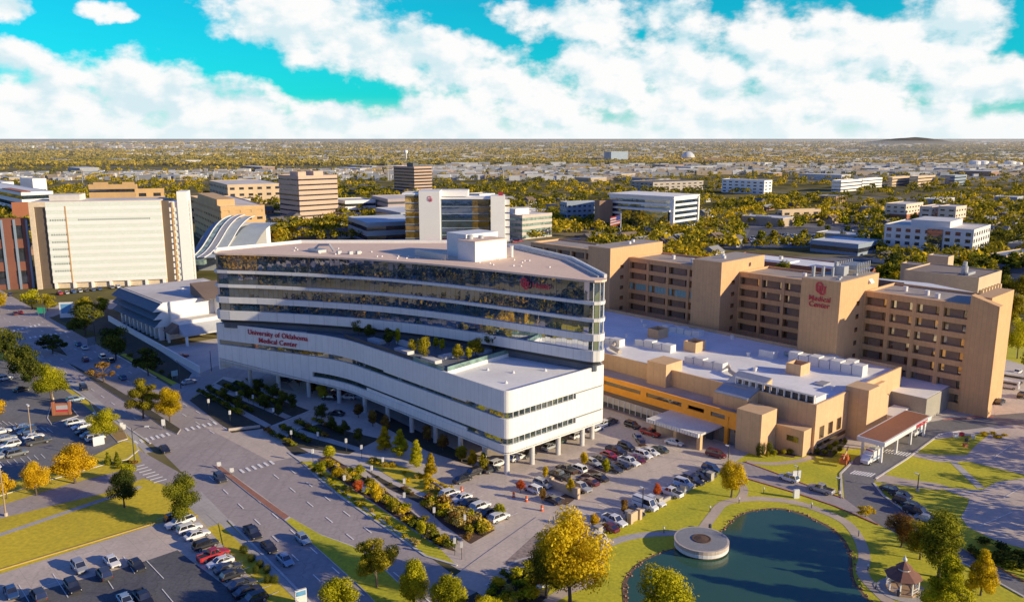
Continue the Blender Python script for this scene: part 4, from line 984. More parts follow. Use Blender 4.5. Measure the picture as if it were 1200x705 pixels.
B('mixed_block', 'low block with blue glass flank and brick and white end bays, left', 'building', 28, 255, 226, -40, 62, whitew, blueglass, 3, 43, roof=rooflb, wr=.5, box=[(.0, .3, .0, .3, 1.2, redbrick)])
B('brick_block', 'red brick block with white corner posts left of the white slab', 'building', 16, 262, 238, 10, 33, redbrick, None, 4, 20)
bb = B('brick_block', 'red brick building darkened for shade with tall blue piers at the left edge', 'building', -10, 340, 258, -60, 31, M('shaded_brick', (.22, .075, .045), .8), dkglass, 3, 15, style='punched', bay=7, wr=.6, L=(None, 30))  # brick colour darkened to put the block in shade
for k in range(5): MB().box(2 + k*5.6, 2.9 + k*5.6, -.6, .2, 0, bb[2]).build('pier', bluew, bb[0])
B('low_hall', 'long low white roofed hall with blue shaded front behind the tower roof', 'hall', 430, 285, 262, 352, 500, bluew, dkglass, 2, 25, roof=rooflb, L=(55, 55))
B('low_hall', 'pale flat hall with white parapet between the tan slab and the emblem wall', 'hall', 470, 268, 250, 396, 520, greyw, dkglass, 2, 30, roof=rooflb, L=(60, 60))
B('car_park_deck', 'long pink grey parking deck with open storeys below the brown tower', 'parking deck', 455, 254, 234, 420, 520, M('pink_concrete', (.45, .36, .36), .8), darkm, 3, 25, wr=.45, L=(70, 60))
B('low_building', 'small white strip building left of the parking deck', 'building', 405, 252, 236, 388, 440, whitew, dkglass, 2, 30, L=(40, 40))
# emblem wall block
ow = thing('emblem_block', 'white slab with a small red emblem joining dark glass wings, above the tower penthouse', 'hospital building', (*G(492, 288), 0), 0)
k = 638 / F; FOOT.append((ow.location.x + 28, ow.location.y + 15, 48, None, 0, 0, 0)); zO = zat(224, ow.location.y)
X_ = lambda px: (px - 492) * k
for s in range(7): MB().box(X_(477), X_(491.8), 1.5, 24, s*5.0 + .5, s*5.0 + 4.4).build('glazing', goldglass, ow)
MB().box(X_(477) + .3, X_(491.7), 1.8, 23.8, 0, 36).box(X_(515), X_(566), 7.2, 26, 0, 32.4).build('core', darkm, ow)
for s in range(8): MB().box(X_(476.5), X_(491.9), 1.3, 24.2, s*5.0 - .1 if s else 0, s*5.0 + .5).build('spandrel', bluew, ow)
MB().box(X_(492), X_(514), 0, 20, 0, zO).build('slab_wall', M('bright_white', (.74, .73, .72), .6, (.66, .65, .64), .1, 1, .4, .04), ow)
MB().box(X_(492.2), X_(543), 12, 30, zO - 4.5, zO - .4).build('roof_slab', whitew, ow); MB().box(X_(474), X_(492), 1, 24, 36, 37).build('roof_slab', whitew, ow)
for s in range(6):
    MB().box(X_(514.1), X_(548), 7, 26.2, 2 + s*5.1, 6.7 + s*5.1).build('glazing', blueglass, ow); MB().box(X_(548), X_(566), 7, 26.2, 2 + s*5.1, 6.7 + s*5.1).build('glazing', goldglass, ow)
    MB().box(X_(514.1), X_(566.5), 6.7, 26.3, 6.7 + s*5.1, 7.1 + s*5.1).build('spandrel', bluew, ow)
    MB().box(X_(583), X_(588), 5, 16, 3 + s*5.1, 6 + s*5.1).build('balcony', whitew, ow)
MB().box(X_(514), X_(575), 5.5, 27, 32.6, 33.6).build('roof', whitew, ow); MB().box(X_(568), X_(583), 3.5, 20, 0, 35).build('corner_pier', whitew, ow)
MB().box(X_(576), X_(581), 7, 9, 35, 37.5).box(X_(498), X_(538), -3, 0, 0, 4).build('red_box', M('dark_red_panel', (.34, .02, .03), .6), ow)
me = MB(); 
def ring_local(sz): 
    O = [(-.42, .42), (-.24, .6), (.0, .6), (.18, .42), (.18, -.2), (.0, -.38), (-.24, -.38), (-.42, -.2)]
    return [(x*sz, y*sz) for x, y in O]
me.strip(ring_local(3), 0, .15, .3, closed=True); me.strip([(x*3, y*3) for x, y in [(-.08, .18), (-.08, -.42), (.08, -.6), (.34, -.6), (.5, -.42), (.5, .18)]], 0, .18, .3)
eo = me.build('emblem', brightred, ow); eo.matrix_local = Matrix.Translation((X_(504), -.2, zO - 5.5)) @ Matrix(((1, 0, 0), (0, 0, -1), (0, 1, 0))).to_4x4()
B('office_block', 'white and tan office with green glass corner right of the emblem block', 'office block', 612, 281, 253, 588, 647, M('pinkish_render', (.56, .47, .40), .7), greenglass, 4, 43, wr=.5, box=[(.05, .5, .4, .95, 4.5, whitew)])
B('blue_office', 'blue grey four storey office with white end wall amid trees', 'office block', 664, 262, 238, 656, 706, bluew, dkglass, 4, 20, style='punched', bay=5, wr=.4, roof=rooflb)
B('brick_block', 'brown brick link block against the white framed glass building', 'building', 702, 268, 236, 697, 718, M('brown_brick', (.30, .17, .10), .8), None, 3, 20)
wf = B('framed_office', 'white framed office of glass with a projecting roof, flag in front', 'office block', 788, 273, 233, 714, 818, whitew, blueglass, 6, 48, wr=.62, roof=rooflb)
MB().box(-1.2, wf[3] + 1, -1.2, wf[4] + 1, wf[2] + .6, wf[2] + 1.8).build('roof_slab', whitew, wf[0]); MB().box(-1.2, .5, -1.2, 2.4, 0, wf[2]).box(wf[3] - .6, wf[3] + 1, -1.2, .4, 0, wf[2]).build('frame', whitew, wf[0])
MB().box(-3.4, -.02, wf[4]*.05, wf[4]*.75, 0, wf[2]*.62).build('glazing', glass('olive_glass', (.03, .03, .015), .4, (.7, .75, .6), .04), wf[0]); MB().box(-3.6, .5, wf[4]*.02, wf[4]*.77, wf[2]*.62, wf[2]*.67).build('canopy', whitew, wf[0])
B('apartment_block', 'long pale apartment block on the far edge of the woods right of the framed office', 'apartments', 895, 228, 212, 846, 905, whitew, dkglass, 4, 43, style='punched', bay=9, wr=.4, roof=rooflb)
wo = B('white_office', 'white concrete office with a grid of square dark windows and a dark central notch', 'office block', 1138, 303, 270, 1037, 1161, M('white_precast', (.66, .64, .62), .7, (.6, .58, .56), .1, 1, .5, .04), dkglass, 4, 48, style='punched', bay=6.0, wr=.55, roof=roofl, box=[(.1, .8, .28, .72, 4.2)])
MB().box(-.5, .0, wo[4]*.33, wo[4]*.5, 0, wo[2] - .8).build('glass_notch', blueglass, wo[0])
for (a, b, c, d, e, f, lab) in [(1060, 261, 240, 1038, 1082, redbrick, 'left'), (1090, 266, 243, 1078, 1110, redbrick, 'middle'), (1118, 268, 243, 1100, 1133, redbrick, 'right')]:
    q = B('apartment_block', 'cream apartment block with brick foot behind the white office, %s of three' % lab, 'apartments', a, b, c, d, e, M('cream_render', (.74, .58, .44), .7), dkglass, 4, 43, style='punched', bay=6, wr=.35)
    MB().strip([(0, q[4]), (0, 0), (q[3], 0)], 0, q[2]*.45, .05, off=.1).build('brick_base', f, q[0])
B('school', 'long low tan building with dark window bays in the woods right of centre', 'building', 916, 260, 247, 911, 962, buff2, dkglass, 2, 20, style='punched', bay=9, wr=.5)
wh = B('supply_building', 'red brick building with broad white roofs behind the brown wings', 'building', 1003, 335, 320, 846, 1030, redbrick, dkglass, 2, 43, roof=roofw, wr=.25, L=(None, 125), box=[(.1, .5, .05, .3, 1.6, whitew), (.2, .6, .5, .8, .8, whitew)])
B('low_clinic', 'low blue grey building half hidden by trees left of the white office', 'building', 1005, 300, 287, 950, 1036, bluew, dkglass, 1, 43, roof=rooflb, L=(35, 60))
pv = B('pavilion_block', 'flat brown roofed concrete block with tall side columns behind the ward wings', 'building', 1140, 392, 327, 1060, 1174, buff2, dkglass, 1, 43, roof=roofb, wr=.12, L=(None, 62))
B('roof_house', 'tan plant block with a flat roof left of the brown roofed block', 'building', 1078, 360, 312, 1056, 1089, buff2, None, 1, 43)
B('roof_house', 'tan plant block behind the brown roofed block', 'building', 1106, 355, 302, 1087, 1118, buff2, None, 1, 43)
MB().lathe([(1.3, pv[2]), (1.3, pv[2] + 3), (.8, pv[2] + 3.4), (.8, pv[2] + 5)], 12, (pv[3]*.35, pv[4]*.3)).box(pv[3]*.2, pv[3]*.5, pv[4]*.2, pv[4]*.24, pv[2], pv[2]+1).build('roof_plant', metalg, pv[0])
for k in range(7): MB().box(pv[3]*(.06 + .13*k), pv[3]*(.06+.13*k) + 1.2, -1.4, -.1, 0, pv[2]*.8).build('column', buff2, pv[0])
lw = uthing('link_roof', 'low curved white roof between the ward wings and the brown roofed block', 'building', 262, 95)
UB().prism([(263, 88), (285, 88), (292, 104), (288, 130), (263, 125)], 0, 26.5).ubuild('wall', whitew, lw); UB().prism([(263.5, 88.5), (284.5, 88.5), (291.5, 104), (287.5, 129), (263.5, 124)], 26.5, 26.6).ubuild('roof', rooflb, lw); UB().strip([(270, 104), (270, 122)], 26.6, 29.4, .3).ubuild('screen', darkm, lw)
B('bungalow', 'low house with slate roof and pale walls right of the white office', 'house', 1178, 312, 300, 1160, 1215, buff2, dkglass, 1, 35, roof=bluew, L=(40, 40))
B('glass_tower_far', 'small dark blue glass tower far off near the horizon', 'office block', 716, 190, 178, 708, 736, bluew, None, 4, 43)
B('dorm_block', 'grey gabled apartment row below the far blue tower', 'apartments', 765, 225, 214, 735, 850, M('stone_row', (.42, .36, .30), .8), dkglass, 3, 30, style='punched', bay=10, wr=.4, roof=shingle, L=(95, 50))
for (xc, yb, yt, xl, xr, wl_, lab) in [(562, 237, 228, 548, 580, whitew, 'white'), (985, 225, 212, 975, 1010, whitew, 'white'), (1045, 219, 208, 1040, 1068, buff2, 'cream'), (1075, 219, 207, 1066, 1110, buff2, 'cream'), (1118, 218, 206, 1108, 1133, bluew, 'blue grey'), (1010, 221, 210, 1005, 1036, whitew, 'white')]:
    B('apartment_block', '%s apartment block in the distant row before the motorway' % lab, 'apartments', xc, yb, yt, xl, xr, wl_, dkglass, 3, 43, wr=.35, group='apartment blocks before the motorway', L=(70, 40))
tk = lambda px, py, r, h, lab: (MB().lathe([(r, 0), (r, h*.85), (r*.6, h*.97), (.1, h)], 20).build('storage_tank', whitew, None, (*G(px, py), 0)))
for (px, py, r, h) in [(1142, 195, 15, 16), (1151, 195, 15, 16), (1163, 194, 12, 12), (1183, 195, 15, 15), (1192, 195, 12, 12)]: tag(tk(px, py, r, h, ''), 'white storage tank in the distant tank farm on the right', 'tank', 'tanks of the distant tank farm')
tag(MB().lathe([(24, 0), (24, 10), (21, 19), (14, 26), (6, 30), (.2, 31)], 20).build('dome', M('dome_grey', (.55, .56, .58), .6), None, (*G(806, 188), 0), smooth=True), 'big white dome standing far off at right of centre', 'dome')
tag(MB().lathe([(3, 0), (2.4, 26), (6, 29), (7, 33), (5, 37), (.2, 38)], 14).build('water_tower', whitew, None, (*G(476, 190), 0), smooth=True), 'pale water tower far behind the brown striped tower', 'water tower')
tag(MB().prism([(0, 0), (150, 0), (190, 40), (150, 90), (20, 90), (-30, 45)], 0, [0, 4, 12, 8, 16, 10]).build('spoil_heap', M('bare_earth', (.3, .17, .06), .9), None, (*G(835, 192), 0)), 'bare brown earth mound near the white dome', 'mound')
# motorway on the right, seen almost edge-on
mw = thing('motorway_viaduct', 'long grey motorway viaduct crossing the right background', 'viaduct', (*G(1000, 205), 0))
lx = G(1260, 205)[0] - mw.location.x
MB().box(-140, lx, 0, 14, 7, 8.2).build('deck', M('deck_grey', (.25, .25, .28), .8), mw); MB().box(-140, lx, -.4, 0, 7, 9.4).build('parapet', M('deck_grey', (.25, .25, .28), .8), mw)
for k in range(18): MB().box(-130 + k*(lx + 130)/18, -127 + k*(lx+130)/18, 2, 12, 0, 7).build('pier', greyw, mw)
sheet('motorway', [(1000, 196), (1040, 180), (1054, 179), (1085, 197)], M('motorway_surface', (.26, .25, .25), .9)); sheet('bare_field', [(240, 187), (330, 181), (430, 183), (420, 190), (300, 190)], M('bare_field', (.42, .32, .2), .9))
sheet('bare_field', [(795, 190), (860, 184), (905, 190), (880, 196), (800, 196)], M('brown_field', (.26, .16, .07), .9)); sheet('bare_field', [(930, 202), (1300, 206), (1300, 214), (960, 212)], M('grey_field', (.2, .2, .2), .9))
for pl in ([(850, 285), (1035, 262), (1200, 250), (1200, 254), (1040, 268), (850, 292)], [(690, 300), (1040, 302), (1040, 306), (690, 306)], [(1130, 310), (1250, 290), (1250, 296), (1130, 318)], [(830, 262), (1010, 262), (1020, 288), (850, 292)], [(720, 282), (850, 276), (860, 282), (730, 290)]): sheet('street', pl, asphalt2)
sheet('parking_lot', [(868, 292), (880, 268), (1005, 266), (1015, 288)], asphalt); sheet('parking_lot', [(560, 284), (660, 280), (660, 290), (560, 292)], asphalt2)
# ------------------------------------------------------------------ trees
bark = M('bark', (.10, .07, .05), .95, (.07, .05, .035), .5, 3); greybark = M('grey_bark', (.18, .145, .115), .95, (.13, .1, .08), .5, 3)
LF = {'gold': leafmat('leaf_gold', (.20, .13, .006), (.54, .36, .010), (.80, .56, .02)), 'lime': leafmat('leaf_lime', (.10, .11, .008), (.34, .31, .010), (.60, .52, .02)),
      'green': leafmat('leaf_green', (.03, .042, .008), (.12, .13, .012), (.30, .28, .02)), 'dark': leafmat('leaf_dark', (.022, .034, .010), (.065, .08, .014), (.16, .15, .02)),
      'orange': leafmat('leaf_orange', (.20, .115, .006), (.58, .32, .010), (.80, .52, .015)), 'red': leafmat('leaf_red', (.22, .03, .01), (.52, .08, .02), (.7, .2, .04)),
      'brown': leafmat('leaf_brown', (.07, .036, .012), (.20, .10, .022), (.36, .21, .04)), 'olive': leafmat('leaf_olive', (.07, .06, .008), (.25, .205, .014), (.48, .38, .02)),
      'straw': leafmat('leaf_straw', (.24, .17, .04), (.44, .31, .06), (.6, .45, .1))}
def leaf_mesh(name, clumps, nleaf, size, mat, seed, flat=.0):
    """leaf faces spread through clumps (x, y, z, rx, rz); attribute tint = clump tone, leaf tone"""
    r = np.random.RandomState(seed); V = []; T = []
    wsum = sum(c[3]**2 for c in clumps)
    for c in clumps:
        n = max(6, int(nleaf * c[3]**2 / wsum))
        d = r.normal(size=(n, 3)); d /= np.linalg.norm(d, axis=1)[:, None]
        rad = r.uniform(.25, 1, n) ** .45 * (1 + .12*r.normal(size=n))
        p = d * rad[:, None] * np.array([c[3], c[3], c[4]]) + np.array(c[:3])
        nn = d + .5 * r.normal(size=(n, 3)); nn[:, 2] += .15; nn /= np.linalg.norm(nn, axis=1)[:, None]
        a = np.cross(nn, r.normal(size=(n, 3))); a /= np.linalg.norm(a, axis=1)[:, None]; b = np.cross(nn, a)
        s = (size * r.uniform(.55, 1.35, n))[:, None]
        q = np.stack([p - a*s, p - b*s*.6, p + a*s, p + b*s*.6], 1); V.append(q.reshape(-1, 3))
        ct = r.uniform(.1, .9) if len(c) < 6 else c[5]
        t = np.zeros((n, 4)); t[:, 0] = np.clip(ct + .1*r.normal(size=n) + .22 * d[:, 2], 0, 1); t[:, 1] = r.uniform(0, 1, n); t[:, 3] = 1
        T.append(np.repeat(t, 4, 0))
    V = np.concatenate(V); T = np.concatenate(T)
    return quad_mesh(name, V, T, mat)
def quad_mesh(name, V, T, mat):
    n = len(V) // 4; me = bpy.data.meshes.new(name)
    me.vertices.add(len(V)); me.vertices.foreach_set('co', V.astype(np.float32).ravel())
    me.loops.add(len(V)); me.loops.foreach_set('vertex_index', np.arange(len(V), dtype=np.int32))
    me.polygons.add(n); me.polygons.foreach_set('loop_start', np.arange(0, len(V), 4, dtype=np.int32))
    at_ = me.attributes.new('tint', 'FLOAT_COLOR', 'POINT'); at_.data.foreach_set('color', T.astype(np.float32).ravel())
    me.materials.append(mat); me.update(calc_edges=True); return me
def crown_clumps(kind, seed):
    """unit tree: height 1, crown radius about .5 before scaling"""
    r = random.Random(seed); C = []
    if kind == 'round':
        for k in range(16):
            a = r.uniform(0, 6.283); q = r.uniform(.0, 1) ** .6; z = r.uniform(.34, .88)
            m = (1 - ((z - .55) / .48) ** 2) ** .5 if abs(z - .55) < .48 else .2
            s = r.uniform(.13, .21); C.append((math.cos(a)*q*.34*m, math.sin(a)*q*.34*m, z, s, s*.8))
        C.append((0, 0, .6, .26, .27))
    elif kind == 'oval':
        for k in range(15):
            z = .3 + .62*(k + .5)/15; m = max(.15, math.sin(math.pi*min(1, (z - .2)/.78))) ; a = k*2.4 + r.uniform(-.5, .5); q = r.uniform(.4, 1)
            s = r.uniform(.11, .17); C.append((math.cos(a)*q*.26*m, math.sin(a)*q*.26*m, z, s, s*1.05))
        C.append((0, 0, .55, .2, .3))
    elif kind == 'cone':
        for k in range(26):
            z = .16 + .8*(k/26); m = (1 - z)*1.05 + .05; a = k*2.4 + r.uniform(-.5, .5); q = r.uniform(.5, 1.0)
            s = .07 + .12*m*r.uniform(.7, 1.2); C.append((math.cos(a)*q*.36*m, math.sin(a)*q*.36*m, z, s, s*.55))
        C.append((0, 0, .5, .12, .36))
    elif kind == 'spread':
        for k in range(22):
            a = r.uniform(0, 6.283); q = r.uniform(.25, 1); z = .36 + .55*r.random() * (1 - .4*q)
            s = r.uniform(.10, .17); C.append((math.cos(a)*q*.40, math.sin(a)*q*.40, z, s, s*.62))
    elif kind == 'sparse':
        for k in range(15):
            a = r.uniform(0, 6.283); q = r.uniform(.2, 1); z = r.uniform(.38, .95); s = r.uniform(.05, .12)
            C.append((math.cos(a)*q*.36, math.sin(a)*q*.36, z, s, s))
    elif kind == 'column':
        for k in range(9): C.append((r.uniform(-.03, .03), r.uniform(-.03, .03), .1 + .85*k/9, .15*(1.15 - k/9)+.02, .14))
    elif kind == 'bush':
        for k in range(8):
            a = r.uniform(0, 6.283); q = r.uniform(.2, 1); s = r.uniform(.22, .34); C.append((math.cos(a)*q*.28, math.sin(a)*q*.28, r.uniform(.3, .66), s, s))
    elif kind == 'ball': C = [(0, 0, .5, .48, .5, .5)]
    return C
def trunk_mesh(kind, seed, lean=.02):
    r = random.Random(seed); mb = MB(); top = .62 if kind not in ('cone', 'column') else .9
    mb.tube([(0, 0, -.02), (lean*.3, 0, .12), (lean, lean*.5, .34), (lean*.5, lean, top)], [.030, .023, .018, .006], 8)
    if kind not in ('bush', 'ball', 'column'):
        for k in range(7 if kind != 'sparse' else 12):
            a = k*2.4 + r.uniform(-.4, .4); z = r.uniform(.22, .5); q = r.uniform(.18, .34); up = r.uniform(.12, .38) if kind != 'cone' else .03
            mb.tube([(lean*.8, lean*.4, z), (math.cos(a)*q*.5, math.sin(a)*q*.5, z + up*.6), (math.cos(a)*q, math.sin(a)*q, z + up)], [.011, .007, .003], 5)
    return mb.mesh('trunk', bark)
CR = {}; TRK = {}
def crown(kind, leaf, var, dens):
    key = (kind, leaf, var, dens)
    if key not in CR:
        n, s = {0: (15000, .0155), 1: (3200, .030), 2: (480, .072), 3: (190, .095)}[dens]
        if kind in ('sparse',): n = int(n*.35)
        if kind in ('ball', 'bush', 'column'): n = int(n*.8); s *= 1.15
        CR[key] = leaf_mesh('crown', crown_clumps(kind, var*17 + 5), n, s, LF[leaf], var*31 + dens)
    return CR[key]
def trunk(kind, var):
    if (kind, var) not in TRK: TRK[(kind, var)] = trunk_mesh(kind, var)
    return TRK[(kind, var)]
NT = [0]
def tree(name, label, x, y, h, w, kind='round', leaf='green', dens=1, var=None, group=None, z=0.0, cat='tree'):
    """w = crown width in metres"""
    NT[0] += 1; var = NT[0] % 4 if var is None else var
    unit = {'round': .98, 'oval': .74, 'cone': .86, 'spread': 1.02, 'sparse': .84, 'column': .36, 'bush': 1.0, 'ball': 1.0}[kind]
    t = thing(name, label, cat, (x, y, z), random.uniform(0, 6.28), group); s = w / unit
    t.scale = (s, s, h)
    ob('crown', crown(kind, leaf, var, dens), t)
    if kind not in ('ball', 'bush'): ob('trunk', trunk(kind, var % 2), t)
    return t
def ptree(name, label, px, py, top, wpx, kind, leaf, dens=1, group=None, z=0.0, cat='tree', var=None):
    """trunk foot seen at (px, py), crown reaching up to row top and wpx columns wide"""
    x, y = G(px, py, z); h = zat(top, y - .0) - z; d = y*CP + (H - z)*SP; w = wpx * d / F
    return tree(name, label, x, y, max(.6, h), w, kind, leaf, dens, var, group, z, cat)
P_ = ptree
P_('autumn_tree', 'largest tree, tall and gold orange, at the bottom centre beside the pond path', 668, 714, 602, 99, 'round', 'gold', 0, var=1)
tree('autumn_tree', 'dark green tree tucked against the left side of the largest gold tree', *G(640, 700), 12.0, 9, 'round', 'olive', 0, var=2)
P_('shade_tree', 'yellow green round tree cut by the bottom edge in front of the pond', 786, 748, 664, 92, 'round', 'lime', 0, var=2)
P_('young_tree', 'bright yellow tree at the bottom edge left of centre, beside the street', 398, 738, 679, 60, 'oval', 'lime', 0, var=0)
P_('young_tree', 'yellow green tree on the wide median near the bottom edge, left one of two', 486, 712, 655, 42, 'oval', 'lime', 0, var=3)
P_('young_tree', 'yellow green tree on the wide median near the bottom edge, right one of two', 526, 728, 674, 46, 'oval', 'lime', 0, var=1)
P_('young_tree', 'small yellow tree cut by the bottom edge in the kerbed island', 572, 740, 694, 44, 'round', 'lime', 0)
P_('bare_tree', 'spreading olive tree on the grassy median at the bottom', 442, 688, 626, 58, 'spread', 'olive', 0, var=1)
P_('shade_tree', 'round green tree on the street corner beside the white parked pickup', 215, 613, 556, 50, 'round', 'green', 0, var=0)
P_('shade_tree', 'dark green tree on the dry lawn between the corner and the side street', 146, 594, 546, 40, 'round', 'dark', 0, var=3)
P_('young_tree', 'small lime tree just behind the dark green corner tree', 150, 566, 540, 26, 'round', 'lime', 1)
P_('autumn_tree', 'broad round orange gold tree beside the side street on the left', 88, 566, 515, 58, 'round', 'orange', 0, var=2)
P_('autumn_tree', 'small orange tree left of the broad orange gold one', 43, 580, 542, 36, 'round', 'orange', 0, var=1)
P_('autumn_tree', 'small orange tree at the left edge by the side street', 8, 584, 550, 26, 'round', 'orange', 1)
P_('autumn_tree', 'orange tree at the left edge of the upper parking lot', -4, 492, 464, 28, 'round', 'orange', 1)
for px in (127, 138): P_('conifer', 'small narrow conifer in the corner bed, %s of two' % ('left' if px == 127 else 'right'), px, 544, 528, 8, 'column', 'green', 1)
P_('shade_tree', 'bright lime tree at the corner of the upper parking lot', 124, 514, 480, 40, 'round', 'lime', 0, var=1)
P_('shade_tree', 'bright yellow green tree on the verge between parking lot and street', 61, 470, 427, 46, 'round', 'lime', 0, var=2)
for i, (px, py, tp, w) in enumerate([(12, 432, 384, 40), (30, 446, 404, 42), (-8, 420, 378, 40), (42, 455, 415, 34)]):
    P_('street_tree', 'dark green shaded tree along the left street verge, %s' % ['second', 'third', 'farthest', 'nearest'][i] + ' of four', px, py, tp, w, 'round', 'dark', 1, 'dark trees along the left verge')
P_('median_tree', 'small dark spreading tree on the far median island', 62, 414, 389, 34, 'spread', 'dark', 1)
P_('autumn_tree', 'bright gold tree on the long median beside the crosswalk', 199, 494, 450, 36, 'round', 'gold', 0, var=3)
P_('autumn_tree', 'brownish gold tree on the long median left of the bright gold one', 168, 490, 440, 44, 'spread', 'olive', 0, var=0)
P_('bare_tree', 'faint brown nearly bare tree on the median farther up the street', 122, 448, 421, 38, 'sparse', 'brown', 1)
P_('shade_tree', 'dark rounded tree at the far street corner before the clinic', 100, 393, 357, 42, 'round', 'dark', 1); P_('shade_tree', 'dark rounded tree beside the clinic eaves, nearer one', 136, 422, 383, 40, 'round', 'dark', 1)
P_('shade_tree', 'dark brownish tree below the clinic ramp', 174, 440, 403, 38, 'spread', 'dark', 1)
P_('autumn_tree', 'lime tree at the foot of the white slab, left end', 38, 362, 338, 30, 'round', 'lime', 1); P_('autumn_tree', 'second lime tree at the foot of the white slab, next to the sign board', 56, 364, 344, 24, 'round', 'olive', 1)
P_('autumn_tree', 'pale gold tree at the left edge beyond the crossing', 0, 366, 340, 20, 'round', 'gold', 1); P_('shade_tree', 'green tree between sign board and clinic', 100, 366, 346, 28, 'round', 'olive', 1); P_('shade_tree', 'small green tree hard by the clinic end', 121, 368, 346, 20, 'round', 'olive', 1)
for i, (px, py, tp, w, lf) in enumerate([(451, 527, 501, 17, 'gold'), (469, 534, 505, 21, 'gold'), (488, 547, 517, 18, 'gold'), (505, 559, 532, 15, 'gold')]):
    P_('young_tree', 'gold young tree in the lit garden strip, %s of four from the left' % ['first', 'second', 'third', 'fourth'][i], px, py, tp - 3, w + 5, 'cone', ['gold', 'lime', 'lime', 'gold'][i], 0)
for i, (px, py, tp, w, lf, lab) in enumerate([(376, 555, 540, 17, 'lime', 'lime young tree nearest the crosswalk in the roadside strip'), (396, 562, 547, 16, 'gold', 'yellow young tree second in the roadside strip'), (420, 577, 563, 15, 'red', 'small red orange tree in the roadside strip'),
    (441, 590, 566, 20, 'gold', 'gold leaning young tree in the middle of the roadside strip'), (421, 556, 545, 17, 'lime', 'pale lime young tree beside the garden walk'), (462, 600, 585, 14, 'olive', 'low olive young tree toward the lower end of the roadside strip'), (494, 630, 610, 14, 'lime', 'last lime young tree at the lower end of the roadside strip'),
    (386, 537, 522, 18, 'lime', 'yellow green young tree at the upper end of the roadside strip'), (433, 571, 560, 15, 'olive', 'olive bushy young tree beside the garden walk')]):
    P_('young_tree', lab, px, py, tp, w, 'oval', lf, 1)
k = 0
for (px, py, w) in [(303, 462, 17), (320, 468, 18), (332, 475, 17), (343, 480, 15), (291, 470, 14), (310, 480, 16), (326, 489, 14), (263, 472, 14), (280, 482, 14), (390, 505, 15), (404, 510, 16), (420, 520, 16), (377, 492, 20)]:
    P_('garden_tree', 'dark shaded young tree in the sunken garden beds', px, py, py - 19, w, 'round', 'dark', 1, 'dark young trees in the shaded garden')
for i, (px, py, tp, w, lf) in enumerate([(351, 452, 434, 14, 'brown'), (366, 461, 444, 16, 'brown'), (378, 468, 450, 17, 'olive'), (420, 489, 473, 15, 'brown'), (437, 499, 481, 16, 'brown'), (452, 508, 486, 14, 'brown'), (501, 518, 498, 14, 'brown'), (519, 528, 509, 15, 'brown'), (541, 541, 522, 17, 'olive'), (554, 549, 527, 15, 'orange'), (566, 552, 530, 15, 'olive')]):
    P_('plaza_tree', 'small %s tree in the row along the podium, %s from the left' % ({'brown': 'russet brown', 'olive': 'olive', 'orange': 'gold orange'}[lf], ['first', 'second', 'third', 'fourth', 'fifth', 'sixth', 'seventh', 'eighth', 'ninth', 'tenth', 'eleventh'][i]), px, py, tp, w, 'oval', lf, 1)
for (px, py, tp, w, lf, lab) in [(639, 562, 546, 9, 'gold', 'tiny gold tree on the parking island behind the row of dark pickups'), (684, 546, 530, 12, 'gold', 'small gold tree between the two middle rows of cars, left one'), (710, 555, 537, 12, 'lime', 'small lime tree between the two middle rows of cars, right one'), (669, 580, 560, 12, 'gold', 'small gold tree on the mulched parking island'), (610, 576, 562, 12, 'red', 'small reddish tree beside the orange barrels'),
    (636, 588, 572, 10, 'brown', 'small bare brown tree at the end of the short row'), (770, 582, 566, 12, 'red', 'small bright red tree in the lawn side row of cars'), (731, 602, 584, 11, 'brown', 'small bare brown tree in the lawn side row'), (697, 620, 602, 14, 'orange', 'small orange tree at the lower end of the lawn side row'), (585, 607, 590, 16, 'lime', 'small lime tree at the end of the white car row')]:
    P_('parking_tree', lab, px, py, tp, w, 'oval', lf, 1)
P_('autumn_tree', 'golden tree alone on the lawn above the pond', 857, 582, 542, 36, 'oval', 'gold', 0, var=2)
P_('autumn_tree', 'low spreading yellow tree at the edge of the drive right of the pond', 1014, 605, 591, 22, 'spread', 'gold', 1)
P_('shade_tree', 'russet brown tree left of the large green trees on the right', 1056, 641, 603, 40, 'round', 'brown', 0, var=0)
P_('shade_tree', 'tall dark green tree in the clump right of the gazebo', 1100, 676, 602, 62, 'oval', 'green', 0, var=2)
P_('shade_tree', 'gold tinged green tree between the russet tree and the tall green one', 1078, 655, 612, 40, 'round', 'olive', 0, var=1)
P_('cypress', 'feathery yellow green cypress right of the gazebo, cut by the bottom edge', 1109, 728, 648, 64, 'cone', 'lime', 0, var=1)
P_('cypress', 'golden cone shaped cypress on the grass at the lower right', 1149, 697, 641, 40, 'cone', 'gold', 0, var=2)
for i, (px, py, tp, w, lf) in enumerate([(1192, 420, 372, 30, 'lime'), (1212, 445, 395, 34, 'green'), (1188, 380, 345, 28, 'olive'), (1196, 352, 322, 30, 'olive'), (1178, 345, 320, 24, 'green')]):
    P_('shade_tree', 'leafy tree behind the end pylon at the right edge, %s' % ['lit lime one', 'nearest green one', 'olive one in the middle', 'farther olive one', 'farthest green one'][i], px, py, tp, w, 'round', lf, 1)
P_('shade_tree', 'round green tree in the court behind the blank pylon', 914, 345, 302, 34, 'round', 'green', 1)
